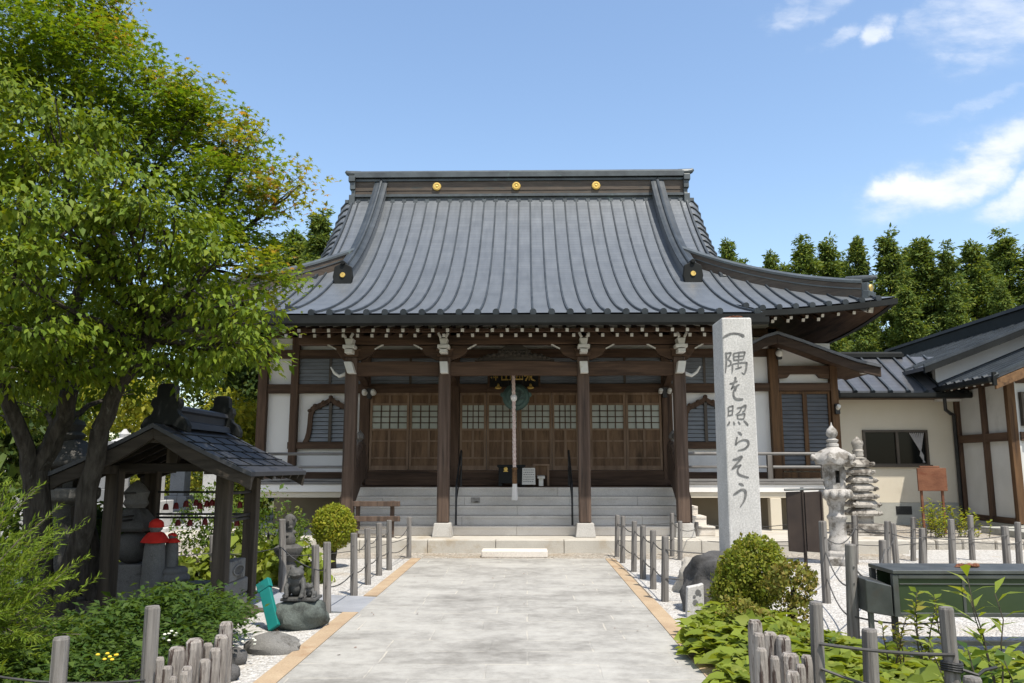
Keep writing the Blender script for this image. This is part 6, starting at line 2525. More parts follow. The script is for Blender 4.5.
# ragged bark stakes edging the beds
def stake(u, vt, Y, r, label, group, seed):
    p = at(u, 683, Y)
    H_ = at(u, vt, Y).z
    rr = random.Random(seed)
    mb = MB()
    n = 12
    rows = [(-.1, 1.0), (H_ * .2, 1.03), (H_ * .45, .98), (H_ * .7, 1.04), (H_ - .05, 1.0), (H_ - .015, .96), (H_, .74)]
    sh = [1 + rr.uniform(-.13, .13) for _ in range(n)]
    vs, fs = [], []
    for z_, f in rows:
        for k in range(n):
            a = 2 * math.pi * k / n
            q = r * f * sh[k] * (1 + rr.uniform(-.06, .06))
            vs.append((p.x + q * math.cos(a), Y + q * math.sin(a), z_))
    for i in range(len(rows) - 1):
        for k in range(n):
            k2 = (k + 1) % n
            fs.append((i * n + k, i * n + k2, (i + 1) * n + k2, (i + 1) * n + k))
    fs += [tuple(range(n - 1, -1, -1)), tuple((len(rows) - 1) * n + k for k in range(n))]
    mb.add(vs, fs)
    solo(mb, 'bark_stake', M['log'], label, 'stake', (p.x, Y, 0), group, smooth=False)


ga, gb = 'bark stakes of the left edging', 'bark stakes of the right edging'
for i, (u, v, Y, r, lb) in enumerate([(158.5, 657, 4.55, .022, 'thin stake touching the tall left post'), (167, 666, 4.5, .026, 'low stake, second from the tall left post'), (175, 647, 4.75, .046, 'thick red-brown stake in the left edging'),
                                      (173, 676, 4.3, .02, 'lowest stub in front of the thick red-brown stake'), (187, 666, 4.4, .028, 'short stake right of the red-brown stake'), (192, 639, 4.8, .048, 'broad domed stake in the middle of the left edging'),
                                      (184, 671, 4.25, .020, 'small front stub before the broad domed stake'), (206, 643, 4.95, .03, 'stake right behind the broad domed stake'), (204, 659, 4.5, .03, 'front stake below the one behind the domed stake'),
                                      (214, 648, 4.7, .032, 'stake left of the tall end stake, front row'), (219, 635, 4.85, .042, 'stout stake leaning against the tall end stake'), (223, 622, 5.0, .042, 'tallest stake, at the right end of the left edging')]):
    stake(u, v, Y, r, 'ragged bark ' + lb, ga, i)
for i, (u, v, Y, r, lb) in enumerate([(757.5, 620, 5.0, .040, 'tallest stake, at the left end of the right edging'), (761, 633, 4.75, .03, 'second stake from the left, right edging'), (763, 648, 4.5, .028, 'front stake below the second, right edging'),
                                      (772, 632, 5.0, .040, 'thick brown stake third along the right edging'), (785, 636, 4.95, .046, 'broad cut stake in the middle of the right edging'), (775.5, 656, 4.5, .026, 'short front stake below the thick brown one'),
                                      (791, 653, 4.7, .046, 'broad low stake with a pale chip, right edging'), (801, 664, 4.6, .026, 'short stake right of the broad low one'), (808, 655, 4.8, .030, 'stake touching the round grey right post'),
                                      (793, 671, 4.3, .036, 'lowest pale-topped stub at the front, right edging')]):
    stake(u, v, Y, r, 'ragged bark ' + lb, gb, 40 + i)


# cables
def cable(keys, f, sag, r, label, group, ends=None):
    pts = []
    for k in keys:
        if isinstance(k, str):
            p, t, pr = POSTS[k]
            pts.append(p.lerp(t, f) + Vector((0, -pr - r * .5, 0)))
        else:
            pts.append(Vector(k))
    out = []
    for i in range(len(pts) - 1):
        s_ = sag * (pts[i + 1] - pts[i]).length
        n = 8
        for k in range(n):
            t = k / n
            out.append(pts[i].lerp(pts[i + 1], t) - Vector((0, 0, s_ * 4 * t * (1 - t))))
    out.append(pts[-1])
    mb = MB()
    mb.tube(out, r, 6)
    solo(mb, 'cable', M['cable'], label, 'cable', tuple(pts[0]), group, smooth=True)


cg = 'dark cables strung through the fence posts'
cable(['L0', 'L1', 'L2', 'L3', 'L4'], .80, .10, .007, 'upper slack cable through the posts left of the path', cg)
cable(['L0', 'L1', 'L2', 'L3', 'L4', 'L5'], .38, .05, .008, 'lower slack cable through the posts left of the path', cg)
cable(['L5', 'L6', 'B0', 'B1', (-6.4, 10.9, .5)], .62, .03, .007, 'cable from the frog past the garden statue toward the shelter', cg)
cable(['B0', 'L0'], .5, .02, .006, 'thin cable behind the round clipped bush', cg)
cable(['R0', 'R1', 'R2', 'R3', 'R4', 'R5'], .80, .04, .008, 'upper cable through the slim posts right of the path', cg)
cable(['R0', 'R1', 'R2', 'R3', 'R4', 'R5', (3.1, 10.2, .30)], .36, .03, .008, 'lower cable through the slim posts right of the path', cg)
cable(['R0', 'S0', 'S1', 'S2', (5.0, 14.9, .62)], .78, .02, .007, 'upper cable of the rear row before the right outer pillar', cg)
cable(['R0', 'S0', 'S2', (5.0, 14.9, .3)], .40, .02, .007, 'lower cable of the rear row before the right outer pillar', cg)
cable(['R5', (2.5, 10.1, .58)], .80, .03, .008, 'short cable from the nearest slim post behind the boulder', cg)
cable([(3.2, 14.6, .60), 'Y2', 'Y6', 'Y8', 'Y9', (8.9, 14.0, .62)], .72, .02, .007, 'upper cable across the far row of yard posts', cg)
cable([(3.2, 14.6, .32), 'Y2', 'Y6', 'Y9', (8.9, 14.0, .34)], .40, .02, .007, 'lower cable across the far row of yard posts', cg)
cable(['Y0', 'Y2', 'Y4', 'Y7', 'Y10'], .80, .04, .008, 'upper cable across the middle row of yard posts', cg)
cable(['Y0', 'Y1'], .62, .06, .008, 'slack cable from the leaning post down to the bolted post', cg)
cable(['Y0', 'Y1', (3.7, 7.5, .25)], .30, .05, .008, 'lower slack cable past the bolted post to the steel case', cg)
cable(['Y1', 'Y3', 'Y5'], .78, .05, .009, 'cable from the bolted post to the crossed pair', cg)
cable(['Y10', 'Y11'], .6, .03, .007, 'short cable between the two posts at the right edge', cg)
cable(['F0', 'F2'], .72, .02, .010, 'black cable from the round post to the tied post in front', cg)
cable(['F0', 'F1', (2.9, 4.3, .25)], .55, .02, .009, 'black cable slanting down across the short wrapped post', cg)
cable([(-4.3, 5.6, .42), 'Q1'], .55, .04, .007, 'thin cable running left from the tall left post', cg)
p, t, pr = POSTS['F2']
mb = MB()
q = p.lerp(t, .62)
for k in range(4):
    pts = [(q.x + (pr + .008) * math.cos(a), q.y + (pr + .008) * math.sin(a), q.z + k * .012 + .004 * math.sin(a * 2)) for a in np.linspace(0, 2 * math.pi, 17)]
    mb.tube(pts, .009, 6)
mb.tube([(q.x + .03, q.y - pr - .01, q.z + .01), (q.x + .10, q.y - pr - .03, q.z - .012), (q.x + .15, q.y - pr, q.z + .006), (q.x + .24, q.y, q.z + .012)], .009, 6)
solo(mb, 'cord_knot', M['black'], 'black cord knotted round the cracked grey post in front', 'cord', tuple(q))

# ================================================================== trees and plants
def limb(mb, p, q, r0, r1, bend=.12, seed=0, n=6, sides=7):
    rr = random.Random(seed)
    p, q = Vector(p), Vector(q)
    L = (q - p).length
    off = Vector((rr.uniform(-1, 1), rr.uniform(-1, 1), rr.uniform(-.3, 1))) * bend * L
    pts, rs = [], []
    for i in range(n + 1):
        t = i / n
        w = Vector((rr.uniform(-1, 1), rr.uniform(-1, 1), rr.uniform(-1, 1))) * .02 * L
        pts.append(p.lerp(q, t) + off * 4 * t * (1 - t) * .5 + (w if 0 < i < n else Vector()))
        rs.append(r0 + (r1 - r0) * t)
    mb.tube(pts, rs, sides)
    return pts


def crown_leaves(pads, per_m2, up_bias, droop, seed):
    """leaves gathered in sprays over flattened pads: outer shell dense, inside thin"""
    P, D = [], []
    r = np.random.default_rng(seed)
    for (cx, cy, cz, rx, ry, rz_) in pads:
        n = int(per_m2 * (rx * ry + rx * rz_ + ry * rz_) * 1.3)
        # spray centres on the pad
        m = max(6, n // 42)
        d = r.normal(0, 1, (m, 3))
        d /= np.linalg.norm(d, axis=1, keepdims=True)
        k = .35 + .65 * r.random(m) ** .45
        cen = np.array([cx, cy, cz]) + d * k[:, None] * np.array([rx, ry, rz_])
        cen += r.normal(0, .06, (m, 3))
        idx = r.integers(0, m, n)
        tw = d[idx] * np.array([1, 1, .35]) + r.normal(0, .45, (n, 3))
        p = cen[idx] + r.normal(0, 1, (n, 3)) * np.array([.15, .15, .05]) * (.6 + .5 * r.random((n, 1)))
        dd = tw + np.array([0, 0, -droop])
        P.append(p)
        D.append(dd)
    return np.concatenate(P), np.concatenate(D)


def pad(u, v, Y, rx, ry, rz_):
    q = at(u, v, Y)
    return (q.x, q.y, q.z, rx, ry, rz_)


# ---- the near broad-leaved tree (fills the left side)
NY = 8.0
NT_ = thing('broadleaf_tree', 'near leafy green tree with drooping oval leaves and bare grey limbs, left edge', 'tree', (-4.9, 8.3, .1))
rr = random.Random(3)
npads = []
for (u, v, Y, rx, rz_) in [(20, 150, 7.0, .75, .35), (75, 175, 7.0, .6, .35), (120, 205, 7.0, .55, .34), (30, 215, 6.6, .6, .38), (165, 225, 7.2, .5, .32), (60, 255, 7.5, .7, .36),
                           (205, 262, 7.3, .42, .30), (140, 275, 7.5, .6, .36), (235, 300, 7.2, .36, .28), (180, 310, 7.6, .55, .34), (100, 325, 7.8, .65, .34), (30, 330, 6.8, .55, .32),
                           (225, 345, 7.4, .35, .24), (160, 360, 7.8, .5, .28), (75, 365, 7.6, .5, .24), (15, 365, 7.2, .45, .24), (-40, 200, 7.2, .8, .5), (-45, 320, 7.2, .7, .5), (-20, 100, 7.2, .6, .4),
                           (245, 318, 7.2, .22, .18), (255, 350, 7.6, .22, .16), (50, 120, 7.4, .5, .3), (95, 140, 7.6, .4, .25), (10, 270, 6.4, .5, .3), (190, 375, 8.2, .3, .16), (50, 400, 9.0, .5, .18), (120, 392, 9.0, .4, .16), (5, 415, 8.8, .4, .2)]:
    npads.append(pad(u, v, Y, rx, rx * .9, rz_ * .72))
mb = MB()
base = Vector((-4.9, 8.3, .05))
tr1 = limb(mb, base, at(36, 470, 8.2), .15, .12, .05, 1, 6, 10)
tr2 = limb(mb, tr1[-1], at(70, 390, 8.0), .11, .085, .08, 2)
tr3 = limb(mb, Vector((-4.75, 8.35, .1)), at(100, 430, 8.1), .12, .09, -.05, 3, 6, 9)
tr4 = limb(mb, tr3[-1], at(150, 340, 7.9), .09, .06, .08, 4)
tr5 = limb(mb, tr1[-2], at(-10, 360, 7.6), .09, .06, .1, 5)
part(mb, 'trunk', M['bark'], NT_, smooth=True)
mb = MB()
anchors = tr2[2:] + tr4[2:] + tr5[3:] + [tr3[-1]]
joints = []
for i, p_ in enumerate(npads):
    q = Vector(p_[:3])
    a_ = min(anchors, key=lambda w: (w - q).length)
    pts = limb(mb, a_, q + Vector((0, 0, -.05)), .036, .011, .16, 20 + i)
    for k in range(5):
        e = q + Vector((rr.uniform(-1, 1) * p_[3], rr.uniform(-1, 1) * p_[4], rr.uniform(-.6, .6) * p_[5])) * .85
        limb(mb, pts[3 + k % 3], e, .013, .004, .12, 90 + i * 7 + k, 4, 5)
part(mb, 'branches', M['bark'], NT_, smooth=True)
P_, D_ = crown_leaves(npads, 1150, 0, .75, 5)
leaves('crown', P_, D_, .082, 'ovate', M['lf_near'], NT_, .18, roll=.32)

# ---- the maple behind it
MT = thing('maple_tree', 'spreading Japanese maple with yellow-green and reddish leaf tips beside the hall roof', 'tree', (-4.9, 9.4, .1))
mpads, tips = [], []
for (u, v, Y, rx, rz_, tp_) in [(20, 30, 10.2, 1.3, .4, 0), (90, 60, 10.2, 1.0, .34, 0), (60, 8, 10.6, .9, .3, 0), (150, 100, 10.4, .9, .30, 0), (200, 125, 10.4, .8, .28, 0), (245, 150, 10.4, .6, .22, 1),
                                (225, 185, 10.2, .8, .28, 0), (275, 195, 10.3, .5, .2, 1), (300, 178, 10.4, .28, .10, 1), (250, 225, 10.2, .6, .22, 0), (165, 160, 10.8, 1.0, .34, 0), (120, 125, 11, 1.0, .35, 0),
                                (235, 250, 10.0, .5, .18, 0), (200, 215, 10.8, .8, .30, 0), (175, 85, 10.4, .5, .18, 1), (110, 35, 10.4, .45, .18, 1), (255, 130, 10.5, .3, .12, 1), (-40, 60, 10.5, 1.2, .5, 0),
                                (60, 100, 11, 1.2, .4, 0), (280, 275, 10.4, .4, .16, 0), (262, 262, 10, .35, .14, 1), (245, 335, 10.6, .4, .18, 0), (215, 300, 10.8, .6, .25, 0), (100, 5, 10.6, .5, .2, 1), (195, 105, 10.2, .35, .12, 1), (255, 300, 10.4, .25, .12, 1), (130, 240, 11, .9, .4, 0), (55, 190, 11.4, 1.1, .4, 0), (60, 290, 11.6, 1.1, .4, 0), (140, 320, 11.4, .9, .35, 0)  , (0, 250, 11.4, 1.0, .4, 0), (10, 320, 11.4, 1.0, .4, 0)]:
    Y *= .82
    (tips if tp_ else mpads).append(pad(u, v, Y, rx * .84, rx * .84, rz_ * .9))
mb = MB()
base = Vector((-4.9, 9.4, .05))
m1 = limb(mb, base, at(60, 400, 9.3), .17, .13, .04, 31, 6, 10)
m2 = limb(mb, m1[-1], at(110, 230, 8.9), .10, .05, .08, 32)
m3 = limb(mb, m1[-1], at(20, 200, 8.9), .10, .05, .08, 33)
m4 = limb(mb, m1[-1], at(190, 270, 8.7), .085, .04, .12, 34)
part(mb, 'trunk', M['bark'], MT, smooth=True)
mb = MB()
anchors = m2[1:] + m3[1:] + m4[1:]
for i, p_ in enumerate(mpads + tips):
    q = Vector(p_[:3])
    a_ = min(anchors, key=lambda w: (w - q).length + max(0, w.z - q.z) * 1.5)
    pts = limb(mb, a_, q + Vector((0, 0, -.08)), .026, .008, .10, 220 + i)
    for k in range(4):
        e = q + Vector((rr.uniform(-1, 1) * p_[3], rr.uniform(-1, 1) * p_[4], rr.uniform(-.5, .5) * p_[5])) * .85
        limb(mb, pts[3 + k % 3], e, .008, .003, .1, 390 + i * 7 + k, 4, 5)
part(mb, 'branches', M['bark'], MT, smooth=True)
P_, D_ = crown_leaves(mpads, 1500, 0, .25, 6)
leaves('crown', P_, D_, .052, 'palm', M['lf_maple'], MT, .25, roll=.25)
P_, D_ = crown_leaves(tips, 1300, 0, .25, 7)
leaves('crown_tips', P_, D_, .050, 'palm', M['lf_maple_tip'], MT, .25, roll=.35)

# ---- cedars: a meshed kind, copied with its parts
def cedar(seed, H_, R_, org):
    r = np.random.default_rng(seed)
    t = thing('cedar_tree', 'cedar', 'tree', org)
    ox, oy, oz = org
    mb = MB()
    mb.tube([(ox, oy, 0), (ox, oy, H_ * .5), (ox, oy, H_ * .97)], [.28, .17, .03], 8)
    part(mb, 'trunk', M['bark'], t, smooth=True)
    P, D, U = [], [], []
    n = 360
    lump = r.uniform(0, 6, 4)
    for i in range(n):
        f = (i + r.random()) / n
        z = H_ * (.10 + .87 * f)
        a = r.uniform(0, 2 * math.pi)
        env = R_ * (1 - f ** 1.05) ** .80 * (.80 + .22 * math.sin(f * 17 + lump[0] + 1.5 * math.sin(a + lump[1])) + .16 * math.sin(2 * a + lump[2] + f * 9)) + .14
        rad = env * r.uniform(.15, 1.12) ** .7
        c = np.array([ox + rad * math.cos(a), oy + rad * math.sin(a), z - rad * .22 + r.normal(0, .25)])
        sz = (.20 + .36 * (1 - f) + .22 * r.random()) * (1.25 if r.random() < .2 else 1)
        m = int(34 + 80 * sz)
        d = r.normal(0, 1, (m, 3))
        d /= np.linalg.norm(d, axis=1, keepdims=True)
        P.append(c + d * sz * np.array([1, 1, .62]) * r.uniform(.3, 1, (m, 1)))
        U.append(d + np.array([.3 * math.cos(a), .3 * math.sin(a), .6]))
        D.append(.4 * d + np.array([.7 * math.cos(a), .7 * math.sin(a), -.2]) + r.normal(0, .5, (m, 3)))
    leaves('crown', np.concatenate(P), np.concatenate(D), .20, 'spray', M['lf_cedar'], t, .2, up=np.concatenate(U), roll=.4)
    return t


def copy_tree(o, label, loc, rz_, sc, group):
    c = o.copy()
    COL.objects.link(c)
    c.location, c.rotation_euler, c.scale = loc, (0, 0, rz_), (sc[0], sc[0], sc[1])
    c['label'], c['group'] = label, group
    for ch in o.children:
        k = ch.copy()
        COL.objects.link(k)
        k.parent = c
    return c


gc = 'cedars standing behind the hall'
kinds = [cedar(3, 14.0, 2.9, (0, 46, 0)), cedar(8, 14.0, 2.3, (60, 46, 0)), cedar(14, 14.0, 3.3, (-60, 46, 0)), cedar(27, 14.0, 2.6, (-90, 46, 0))]
spots = []
rr = random.Random(21)
CED = [(727, 238, 44, 'first cedar visible right of the hall ridge, over the roof slope'), (742, 262, 40, 'short cedar low behind the right roof slope, second from the ridge'), (770, 250, 42, 'small pointed cedar standing alone over the right hip ridge'), (803, 238, 42, 'broad cedar right of the small pointed one'),
       (827, 237, 43, 'narrow cedar between the broad one and the roof corner'), (856, 232, 43, 'sparse narrow cedar left of the roof corner tip'), (887, 230, 42, 'tall cedar directly behind the right roof corner tip'), (920, 234, 42, 'full cedar right of the roof corner tip'),
       (945, 246, 41, 'cedar between the two full crowns right of the roof corner'), (970, 240, 42, 'wide yellowish cedar above the annex roof'), (1003, 232, 43, 'tall cedar second from the right edge of the picture'), (1030, 240, 42, 'cedar cut by the right edge of the picture'),
       (862, 290, 37, 'lower cedar behind the roof corner, nearer than the tall row'), (905, 285, 36, 'lower bright cedar rising from the annex ridge'), (955, 290, 37, 'lower cedar behind the big black ridge'), (1000, 280, 37, 'lower cedar at the upper end of the black ridge'),
       (785, 262, 47, 'dark cedar filling the gap behind the small pointed one'), (840, 255, 48, 'dark cedar deep behind the narrow ones'), (905, 245, 48, 'dark cedar deep behind the full one'), (985, 250, 48, 'dark cedar deep behind the wide yellowish one'),
       (322, 208, 40, 'cedar peeping left of the hall ridge between maple and roof'), (296, 226, 42, 'small cedar between the maple and the left roof slope'), (270, 240, 41, 'cedar half hidden behind the maple tips'), (345, 235, 44, 'cedar hidden low behind the left roof verge')]
first = {k: True for k in range(4)}
for i, (u, v, Y, lb) in enumerate(CED):
    q = at(u, v, Y)
    k = (i * 2 + (i // 4)) % 4
    sz_ = q.z / 14.0
    sx_ = sz_ * rr.uniform(.8, 1.15)
    o = kinds[k]
    loc = (q.x, Y, 0)
    if first[k]:
        first[k] = False
        o.location, o.scale, o.rotation_euler = loc, (sx_, sx_, sz_), (0, 0, rr.uniform(0, 6))
        o['label'], o['group'] = lb, gc
    else:
        copy_tree(o, lb, loc, rr.uniform(0, 6), (sx_, sz_), gc)


# ---- broad trees and bushes behind the cemetery
def bushy(name, label, cat, c, pads, mat_, size, per, kind='ovate', trunk=True, group=None, droop=.3, seed=1, var=.3, rough=.10):
    t = thing(name, label, cat, c, group)
    if trunk:
        mb = MB()
        zc = min(p_[2] for p_ in pads)
        top = Vector((c[0], c[1], max(zc, c[2] + .3)))
        limb(mb, c, top, .05 + .02 * pads[0][3], .04 + .01 * pads[0][3], .04, seed, 5, 8)
        for i, p_ in enumerate(pads):
            limb(mb, top - Vector((0, 0, .1)), p_[:3], .03 + .012 * p_[3], .01, .12, seed * 10 + i, 5, 6)
        part(mb, 'trunk', M['bark'], t, smooth=True)
    P, D, U = [], [], []
    r = np.random.default_rng(seed)
    for (x, y, z, a, b, h) in pads:
        n = int(per * (a * b + a * h + b * h))
        p, d = shell((x, y, z), (a, b, h), n, .72)
        p = clumpy(p, rough * (a + h), 2.4 / max(a, .25), seed + 3)
        p += r.normal(0, size * .35, p.shape)
        P.append(p)
        U.append(d + np.array([0, 0, .35]))
        D.append(.25 * d + np.array([0, 0, -droop]) + r.normal(0, .6, p.shape))
    leaves('crown' if cat == 'tree' else 'foliage', np.concatenate(P), np.concatenate(D), size, kind, mat_, t, var, up=np.concatenate(U), roll=.35)
    return t


BT = [('yellow', 'bright yellow-green tree crown right above the shelter ridge', 24, [(235, 415, .9, .6), (250, 440, .7, .6), (225, 440, .8, .6)]),
      ('yellow', 'yellow-green leafy tree behind the left slope of the shelter roof', 24, [(150, 405, 1.0, .7), (115, 400, .9, .7), (165, 425, .8, .5)]),
      ('yellow', 'golden-green tree between the trunks of the near tree', 25, [(60, 405, 1.1, .7), (35, 425, .9, .7), (85, 420, .9, .6)]),
      ('wood', 'dark green tree filling the gap left of the white hall wall', 27, [(240, 350, 1.3, 1.1), (210, 380, 1.4, 1.0), (265, 385, 1.0, 1.2), (250, 320, 1.1, .9)]),
      ('wood', 'dark green tree behind the golden-green one, under the maple', 28, [(120, 350, 2.0, 1.3), (60, 360, 1.8, 1.3), (170, 345, 1.6, 1.2)]),
      ('wood', 'low dark tree behind the near trunk at the left edge', 14, [(5, 445, .8, .5), (-40, 440, .9, .6), (30, 420, .6, .4)]),
      ('wood', 'green tree at the far left behind the near trunk', 28, [(5, 370, 1.8, 1.4), (-40, 390, 1.8, 1.6), (20, 320, 1.6, 1.2)])]
for i, (k, lb, Y, ps) in enumerate(BT):
    pads = []
    for (u, v, rx, rz_) in ps:
        q = at(u, v, Y)
        pads.append((q.x, q.y + rr.uniform(-.6, .6), q.z, rx, rx, rz_))
    # lower skirts down to the ground
    q = pads[0]
    pads.append((q[0], q[1] + .5, 1.3, q[3] * 1.2, q[3], 1.1))
    bushy('broadleaf_tree', lb, 'tree', (q[0], q[1], 0), pads, M['lf_' + k], .16, 620, group='trees behind the cemetery', seed=60 + i)
# far wood that closes the view between and beyond the trees
P, D = [], []
r = np.random.default_rng(99)
for i in range(120):
    x = r.uniform(-75, 75)
    y = 62 + r.uniform(-4, 10)
    h = r.uniform(5.5, 9.5) * (1.0 if x < 0 else 1.0)
    for j in range(9):
        c = np.array([x + r.normal(0, 1.3), y + r.normal(0, 1), h * r.uniform(.1, 1)])
        p, d = shell(c, (1.3, 1.3, 1.0), 46, .6)
        P.append(p)
        D.append(d)
fw = leaves('far_wood', np.concatenate(P), np.concatenate(D), .5, 'spray', M['lf_wood'], None, .3)
fw['kind'] = 'stuff'

# ---- clipped and shaped bushes
q = gnd(333, 568)
c3 = at(333.5, 527.5, q.y)
TOP = bushy('topiary', 'round clipped yellow-green ball bush on a short trunk before the verandah', 'shrub', (q.x, q.y, 0), [(c3.x, c3.y, c3.z, .345, .345, .355)], M['lf_box'], .036, 30000, 'box', seed=5, droop=-.3, rough=.012)
q = gnd(757, 622)
yb = 8.7
gb_ = 'shrubs in the bed before the inscribed pillar'
cA = at(750, 575, yb)
bushy('shrub', 'rounded dense green bush at the foot of the inscribed stone pillar', 'shrub', (cA.x, yb, 0), [(cA.x, yb, cA.z, .36, .34, .37), (cA.x + .12, yb + .1, cA.z + .06, .30, .3, .32), (cA.x - .12, yb, cA.z - .16, .30, .3, .26)], M['lf_azalea'], .034, 17000, 'box', seed=6, droop=-.3, rough=.03, group=gb_)
cB = at(791, 590, 8.1)
bushy('shrub', 'bronze-tipped open bush right of the dense green bush', 'shrub', (cB.x, 8.1, 0), [(cB.x, 8.1, cB.z + .04, .20, .2, .19), (cB.x + .06, 8.1, cB.z + .12, .19, .16, .10), (cB.x - .02, 8.0, cB.z - .22, .18, .16, .16)], M['lf_rust'], .036, 9000, 'box', seed=7, droop=-.2, group=gb_)
cC = at(748, 618, 7.7)
bushy('shrub', 'low brownish bush in front of the dense green bush', 'shrub', (cC.x, 7.7, 0), [(cC.x, 7.7, cC.z, .25, .2, .14), (cC.x + .16, 7.6, cC.z - .12, .2, .18, .14)], M['lf_rust'], .034, 9000, 'box', seed=8, droop=-.2, group=gb_)
cD = at(800, 640, 6.6)
bushy('shrub', 'small green bush behind the right stake edging', 'shrub', (cD.x, 6.6, 0), [(cD.x, 6.6, .20, .17, .15, .17)], M['lf_azalea'], .03, 12000, 'box', seed=9, droop=-.2, group=gb_)
# bushes left, beyond the side path
gl_ = 'bushes between the shelter and the verandah'
for i, (u, v, Y, rx, rz_, mm, sz, lb) in enumerate([(268, 530, 12.2, .50, .48, 'lf_shade', .055, 'loose bright bush between the shelter post and the dark garden statue'), (215, 520, 12.8, .6, .5, 'lf_shade', .055, 'yellow-green bush seen through the shelter above the bars'),
                                                   (238, 560, 11.9, .45, .35, 'lf_heart', .10, 'big-leaved light green plant seen through the shelter'), (195, 575, 11.8, .45, .30, 'lf_heart', .10, 'low big-leaved plant behind the red stone figures'),
                                                   (300, 565, 11.6, .35, .34, 'lf_heart', .10, 'big-leaved plant right of the dark garden statue'), (268, 575, 11.5, .4, .3, 'lf_heart', .10, 'big-leaved plant left of the dark garden statue'),
                                                   (100, 570, 12.6, .5, .4, 'lf_heart', .10, 'big-leaved plant beyond the side path at the dark post'), (105, 520, 9.9, .28, .2, 'lf_wood', .12, 'dark broad-leaved young plant hanging beside the dark lantern')]):
    q = at(u, v, Y)
    bushy('bush', lb, 'bush', (q.x, Y, 0), [(q.x, Y, max(q.z, .15), rx, rx * .8, rz_), (q.x + .3 * rx, Y + .1, max(q.z - .2, .12), rx * .8, rx * .7, rz_ * .7)], M[mm], sz, 2600 if sz < .07 else 600, 'ovate' if sz < .07 else 'heart', seed=80 + i, group=gl_, droop=.4)

# ---- feathery conifer bush at the lower left
CY = thing('feathery_bush', 'feathery bright green conifer bush filling the lower left corner', 'bush', (-4.2, 5.7, 0))
mb = MB()
P, D, Uq = [], [], []
r = np.random.default_rng(17)
for i in range(600):
    a = r.uniform(0, 2 * math.pi)
    el = r.uniform(.15, 1.35)
    L = r.uniform(.75, 1.36) * (1.0 if el > .7 else .72)
    b0 = np.array([-4.20 + r.normal(0, .12), 5.75 + r.normal(0, .12), r.uniform(.0, .55)])
    dr = np.array([math.cos(a) * math.cos(el), math.sin(a) * math.cos(el), math.sin(el)])
    pts = []
    for k in range(7):
        t = k / 6
        pts.append(b0 + dr * L * t + np.array([0, 0, -.28 * t * t * math.cos(el)]) + r.normal(0, .012, 3))
    if i % 3 == 0:
        mb.tube([Vector(p) for p in pts], [.010 - .0012 * k for k in range(7)], 5)
    m = 130
    for k in range(m):
        t = .28 + .72 * (k + r.random()) / m
        j = min(int(t * 6), 5)
        f = t * 6 - j
        p = pts[j] * (1 - f) + pts[j + 1] * f
        tg = pts[j + 1] - pts[j]
        tg /= np.linalg.norm(tg)
        sd_ = np.cross(tg, r.normal(0, 1, 3))
        sd_ /= np.linalg.norm(sd_)
        P.append(p + r.normal(0, .008, 3))
        D.append(tg * .9 + sd_ * .75 + np.array([0, 0, .15]))
part(mb, 'stems', M['twig'], CY, smooth=True)
leaves('foliage', np.array(P), np.array(D), .046, 'blade', M['lf_cypress'], CY, .3, roll=1.0)

# ---- herb and fern cover on the mulch bed, left
def cover(name, label, n, xr, yr, zfun, size, kind, mat_, seed, keep=None, rise=.8, stuff=True, hgt=.2, tuft=9):
    r = np.random.default_rng(seed)
    P, D = [], []
    m = n // tuft
    k = 0
    while k < m:
        x, y = r.uniform(*xr), r.uniform(*yr)
        if keep is not None and not keep(x, y):
            k += .2
            continue
        k += 1
        z0 = zfun(x, y)
        h = hgt * r.uniform(.5, 1.25)
        a = r.uniform(0, 2 * math.pi, tuft)
        rad = r.uniform(.02, .14, tuft)
        z = z0 + h * r.uniform(.2, 1, tuft)
        P.append(np.stack([x + rad * np.cos(a), y + rad * np.sin(a), z], 1))
        D.append(np.stack([np.cos(a), np.sin(a), rise * r.uniform(-.6, 1, tuft)], 1))
    o = leaves(name, np.concatenate(P), np.concatenate(D), size, kind, mat_, None, .35, roll=.35)
    o['kind'] = 'stuff'
    return o


def mound(x, y):
    return .06 + .30 * math.exp(-((x + 3.05) / .55) ** 2 - ((y - 7.0) / .8) ** 2)


cover('herb_ground_cover', '', 15000, (-4.6, -2.45), (5.4, 8.5), mound, .052, 'ovate', M['lf_herb'], 31, lambda x, y: (x + 3.1) ** 2 / .62 + (y - 6.8) ** 2 / 1.7 < 1 and not (x > -2.6 and y > 7.2), hgt=.26)
cover('fern_ground_cover', '', 3000, (-4.6, -2.9), (4.6, 8.0), lambda x, y: .08, .06, 'ovate', M['lf_wood'], 32, lambda x, y: random.random() < .55, hgt=.16)
# heart-leaved ground cover, right bed
cover('heart_leaf_cover', '', 4600, (1.42, 2.75), (5.2, 8.2), lambda x, y: .02 + .10 * math.exp(-((x - 2.1) / .4) ** 2), .092, 'heart', M['lf_heart'], 33, lambda x, y: not (y > 7.4 and x > 2.35) and x > 1.5 + .12 * math.sin(y * 5), hgt=.17, rise=.35)
cover('heart_leaf_cover', '', 4600, (2.3, 5.2), (4.4, 6.95), lambda x, y: .0, .088, 'heart', M['lf_heart'], 34, lambda x, y: math.sin(x * 5 + 1) * math.sin(y * 4) > -.55, hgt=.14, rise=.35)

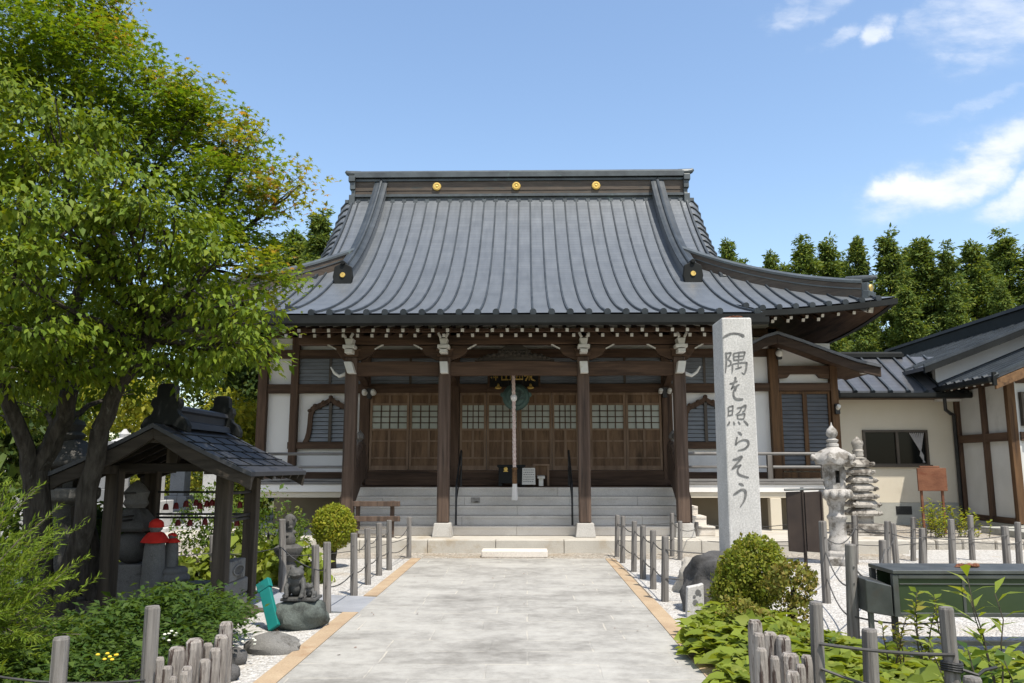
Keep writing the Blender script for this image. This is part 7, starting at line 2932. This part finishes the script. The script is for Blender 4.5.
# small flowers among the herbs
for i, (u, v, Y, mm, lb) in enumerate([(169, 612, 7.2, 'flower', 'tiny white flowers among the herbs, topmost cluster'), (172, 636, 6.2, 'flower', 'tiny white flowers among the herbs beside the tall left post'), (108, 657, 5.4, 'yellow_flower', 'tiny yellow flower cluster among the herbs at the lower left'),
                                       (250, 640, 6.9, 'flower', 'tiny white flowers at the path end of the herbs')]):
    q = at(u, v, Y)
    mb = MB()
    for k in range(7):
        mb.sphere(q + Vector((rr.uniform(-.06, .06), rr.uniform(-.04, .04), rr.uniform(-.03, .03))), (.014, .014, .008), 6, 4)
    solo(mb, 'flowers', M[mm], lb, 'flowers', tuple(q), 'small flowers in the left bed')


# ---- single plants with upright stems, right
def stem_plant(x, y, h, n, size, mat_, label, group, lean=.1, seed=0, kind='ovate', z=0.0, spread=.05, name='leafy_plant'):
    r = np.random.default_rng(seed)
    t = thing(name, label, 'plant', (x, y, z), group)
    mb = MB()
    P, D = [], []
    for s_ in range(n):
        b = Vector((x + r.normal(0, spread), y + r.normal(0, spread), z - .02))
        hh = h * r.uniform(.7, 1.05)
        e = b + Vector((r.normal(0, lean) * hh, r.normal(0, lean) * hh, hh))
        pts = [b.lerp(e, k / 5) + Vector((r.normal(0, .01), r.normal(0, .01), 0)) for k in range(6)]
        mb.tube(pts, [.008 - .001 * k for k in range(6)], 5)
        m = int(hh / (size * .32)) + 3
        for k in range(m):
            tt_ = .18 + .82 * k / (m - 1)
            j = min(int(tt_ * 5), 4)
            p = pts[j].lerp(pts[j + 1], tt_ * 5 - j)
            a = k * 2.4 + s_
            P.append(tuple(p))
            D.append((math.cos(a), math.sin(a), .55))
    part(mb, 'stem', M['twig'], t, smooth=True)
    leaves('foliage', np.array(P), np.array(D), size, kind, mat_, t, .25, roll=.3)
    return t


gp = 'young plants around the steel display case'
q = at(998, 640, 5.6)
stem_plant(q.x, 5.6, 1.02, 3, .22, M['lf_heart'], 'tall lily-like plant with long narrow leaves at the right edge', gp, .12, 1, 'blade')
q = at(955, 640, 5.3)
stem_plant(q.x, 5.3, .55, 2, .15, M['lf_heart'], 'thin narrow-leaved shoot beside the tied grey post', gp, .1, 2, 'blade')
q = at(925, 640, 6.6)
stem_plant(q.x, 6.6, .66, 4, .07, M['lf_azalea'], 'small upright shrublet before the middle of the steel case', gp, .12, 3, spread=.04)
q = at(893, 650, 6.2)
stem_plant(q.x, 6.2, .55, 4, .06, M['lf_rust'], 'straggly brown-tinted plant before the left end of the steel case', gp, .15, 4, spread=.06)
q = at(1012, 660, 4.9)
stem_plant(q.x, 4.9, .6, 3, .16, M['lf_herb'], 'broad dark green plant at the bottom right corner', gp, .2, 5, spread=.08)
q = at(833, 640, 6.3)
stem_plant(q.x, 6.3, .35, 3, .05, M['lf_herb'], 'small weed behind the round grey post', gp, .2, 6)
for i, (u, Y, h, lb) in enumerate([(938, 17.2, .85, 'tall weed between the rusty sign legs'), (962, 17.0, .65, 'bushy weed right of the rusty sign'), (945, 16.8, .5, 'low weed at the foot of the rusty sign'), (972, 17.3, .4, 'small weed near the concrete step')]):
    q = at(u, 540, Y)
    stem_plant(q.x, Y, h, 9, .085, M['lf_box'], lb, 'weeds at the rusty sign', .25, 20 + i, z=.15, spread=.14)


# stray bits of leaf and grit blown along the paving edges
r = np.random.default_rng(77)
n = 36
x = np.where(r.random(n) < .6, np.where(r.random(n) < .5, -1.75 + np.abs(r.normal(0, .25, n)), 1.25 - np.abs(r.normal(0, .25, n))), r.uniform(-1.8, 1.3, n))
y = r.uniform(5.6, 14.4, n)
P = np.stack([x, y, np.full(n, .019)], 1)
D = np.stack([r.normal(0, 1, n), r.normal(0, 1, n), r.normal(0, .05, n)], 1)
lt = leaves('leaf_litter', P, D, .030, 'box', M['rust'], None, .4, roll=.12)
lt['kind'] = 'stuff'
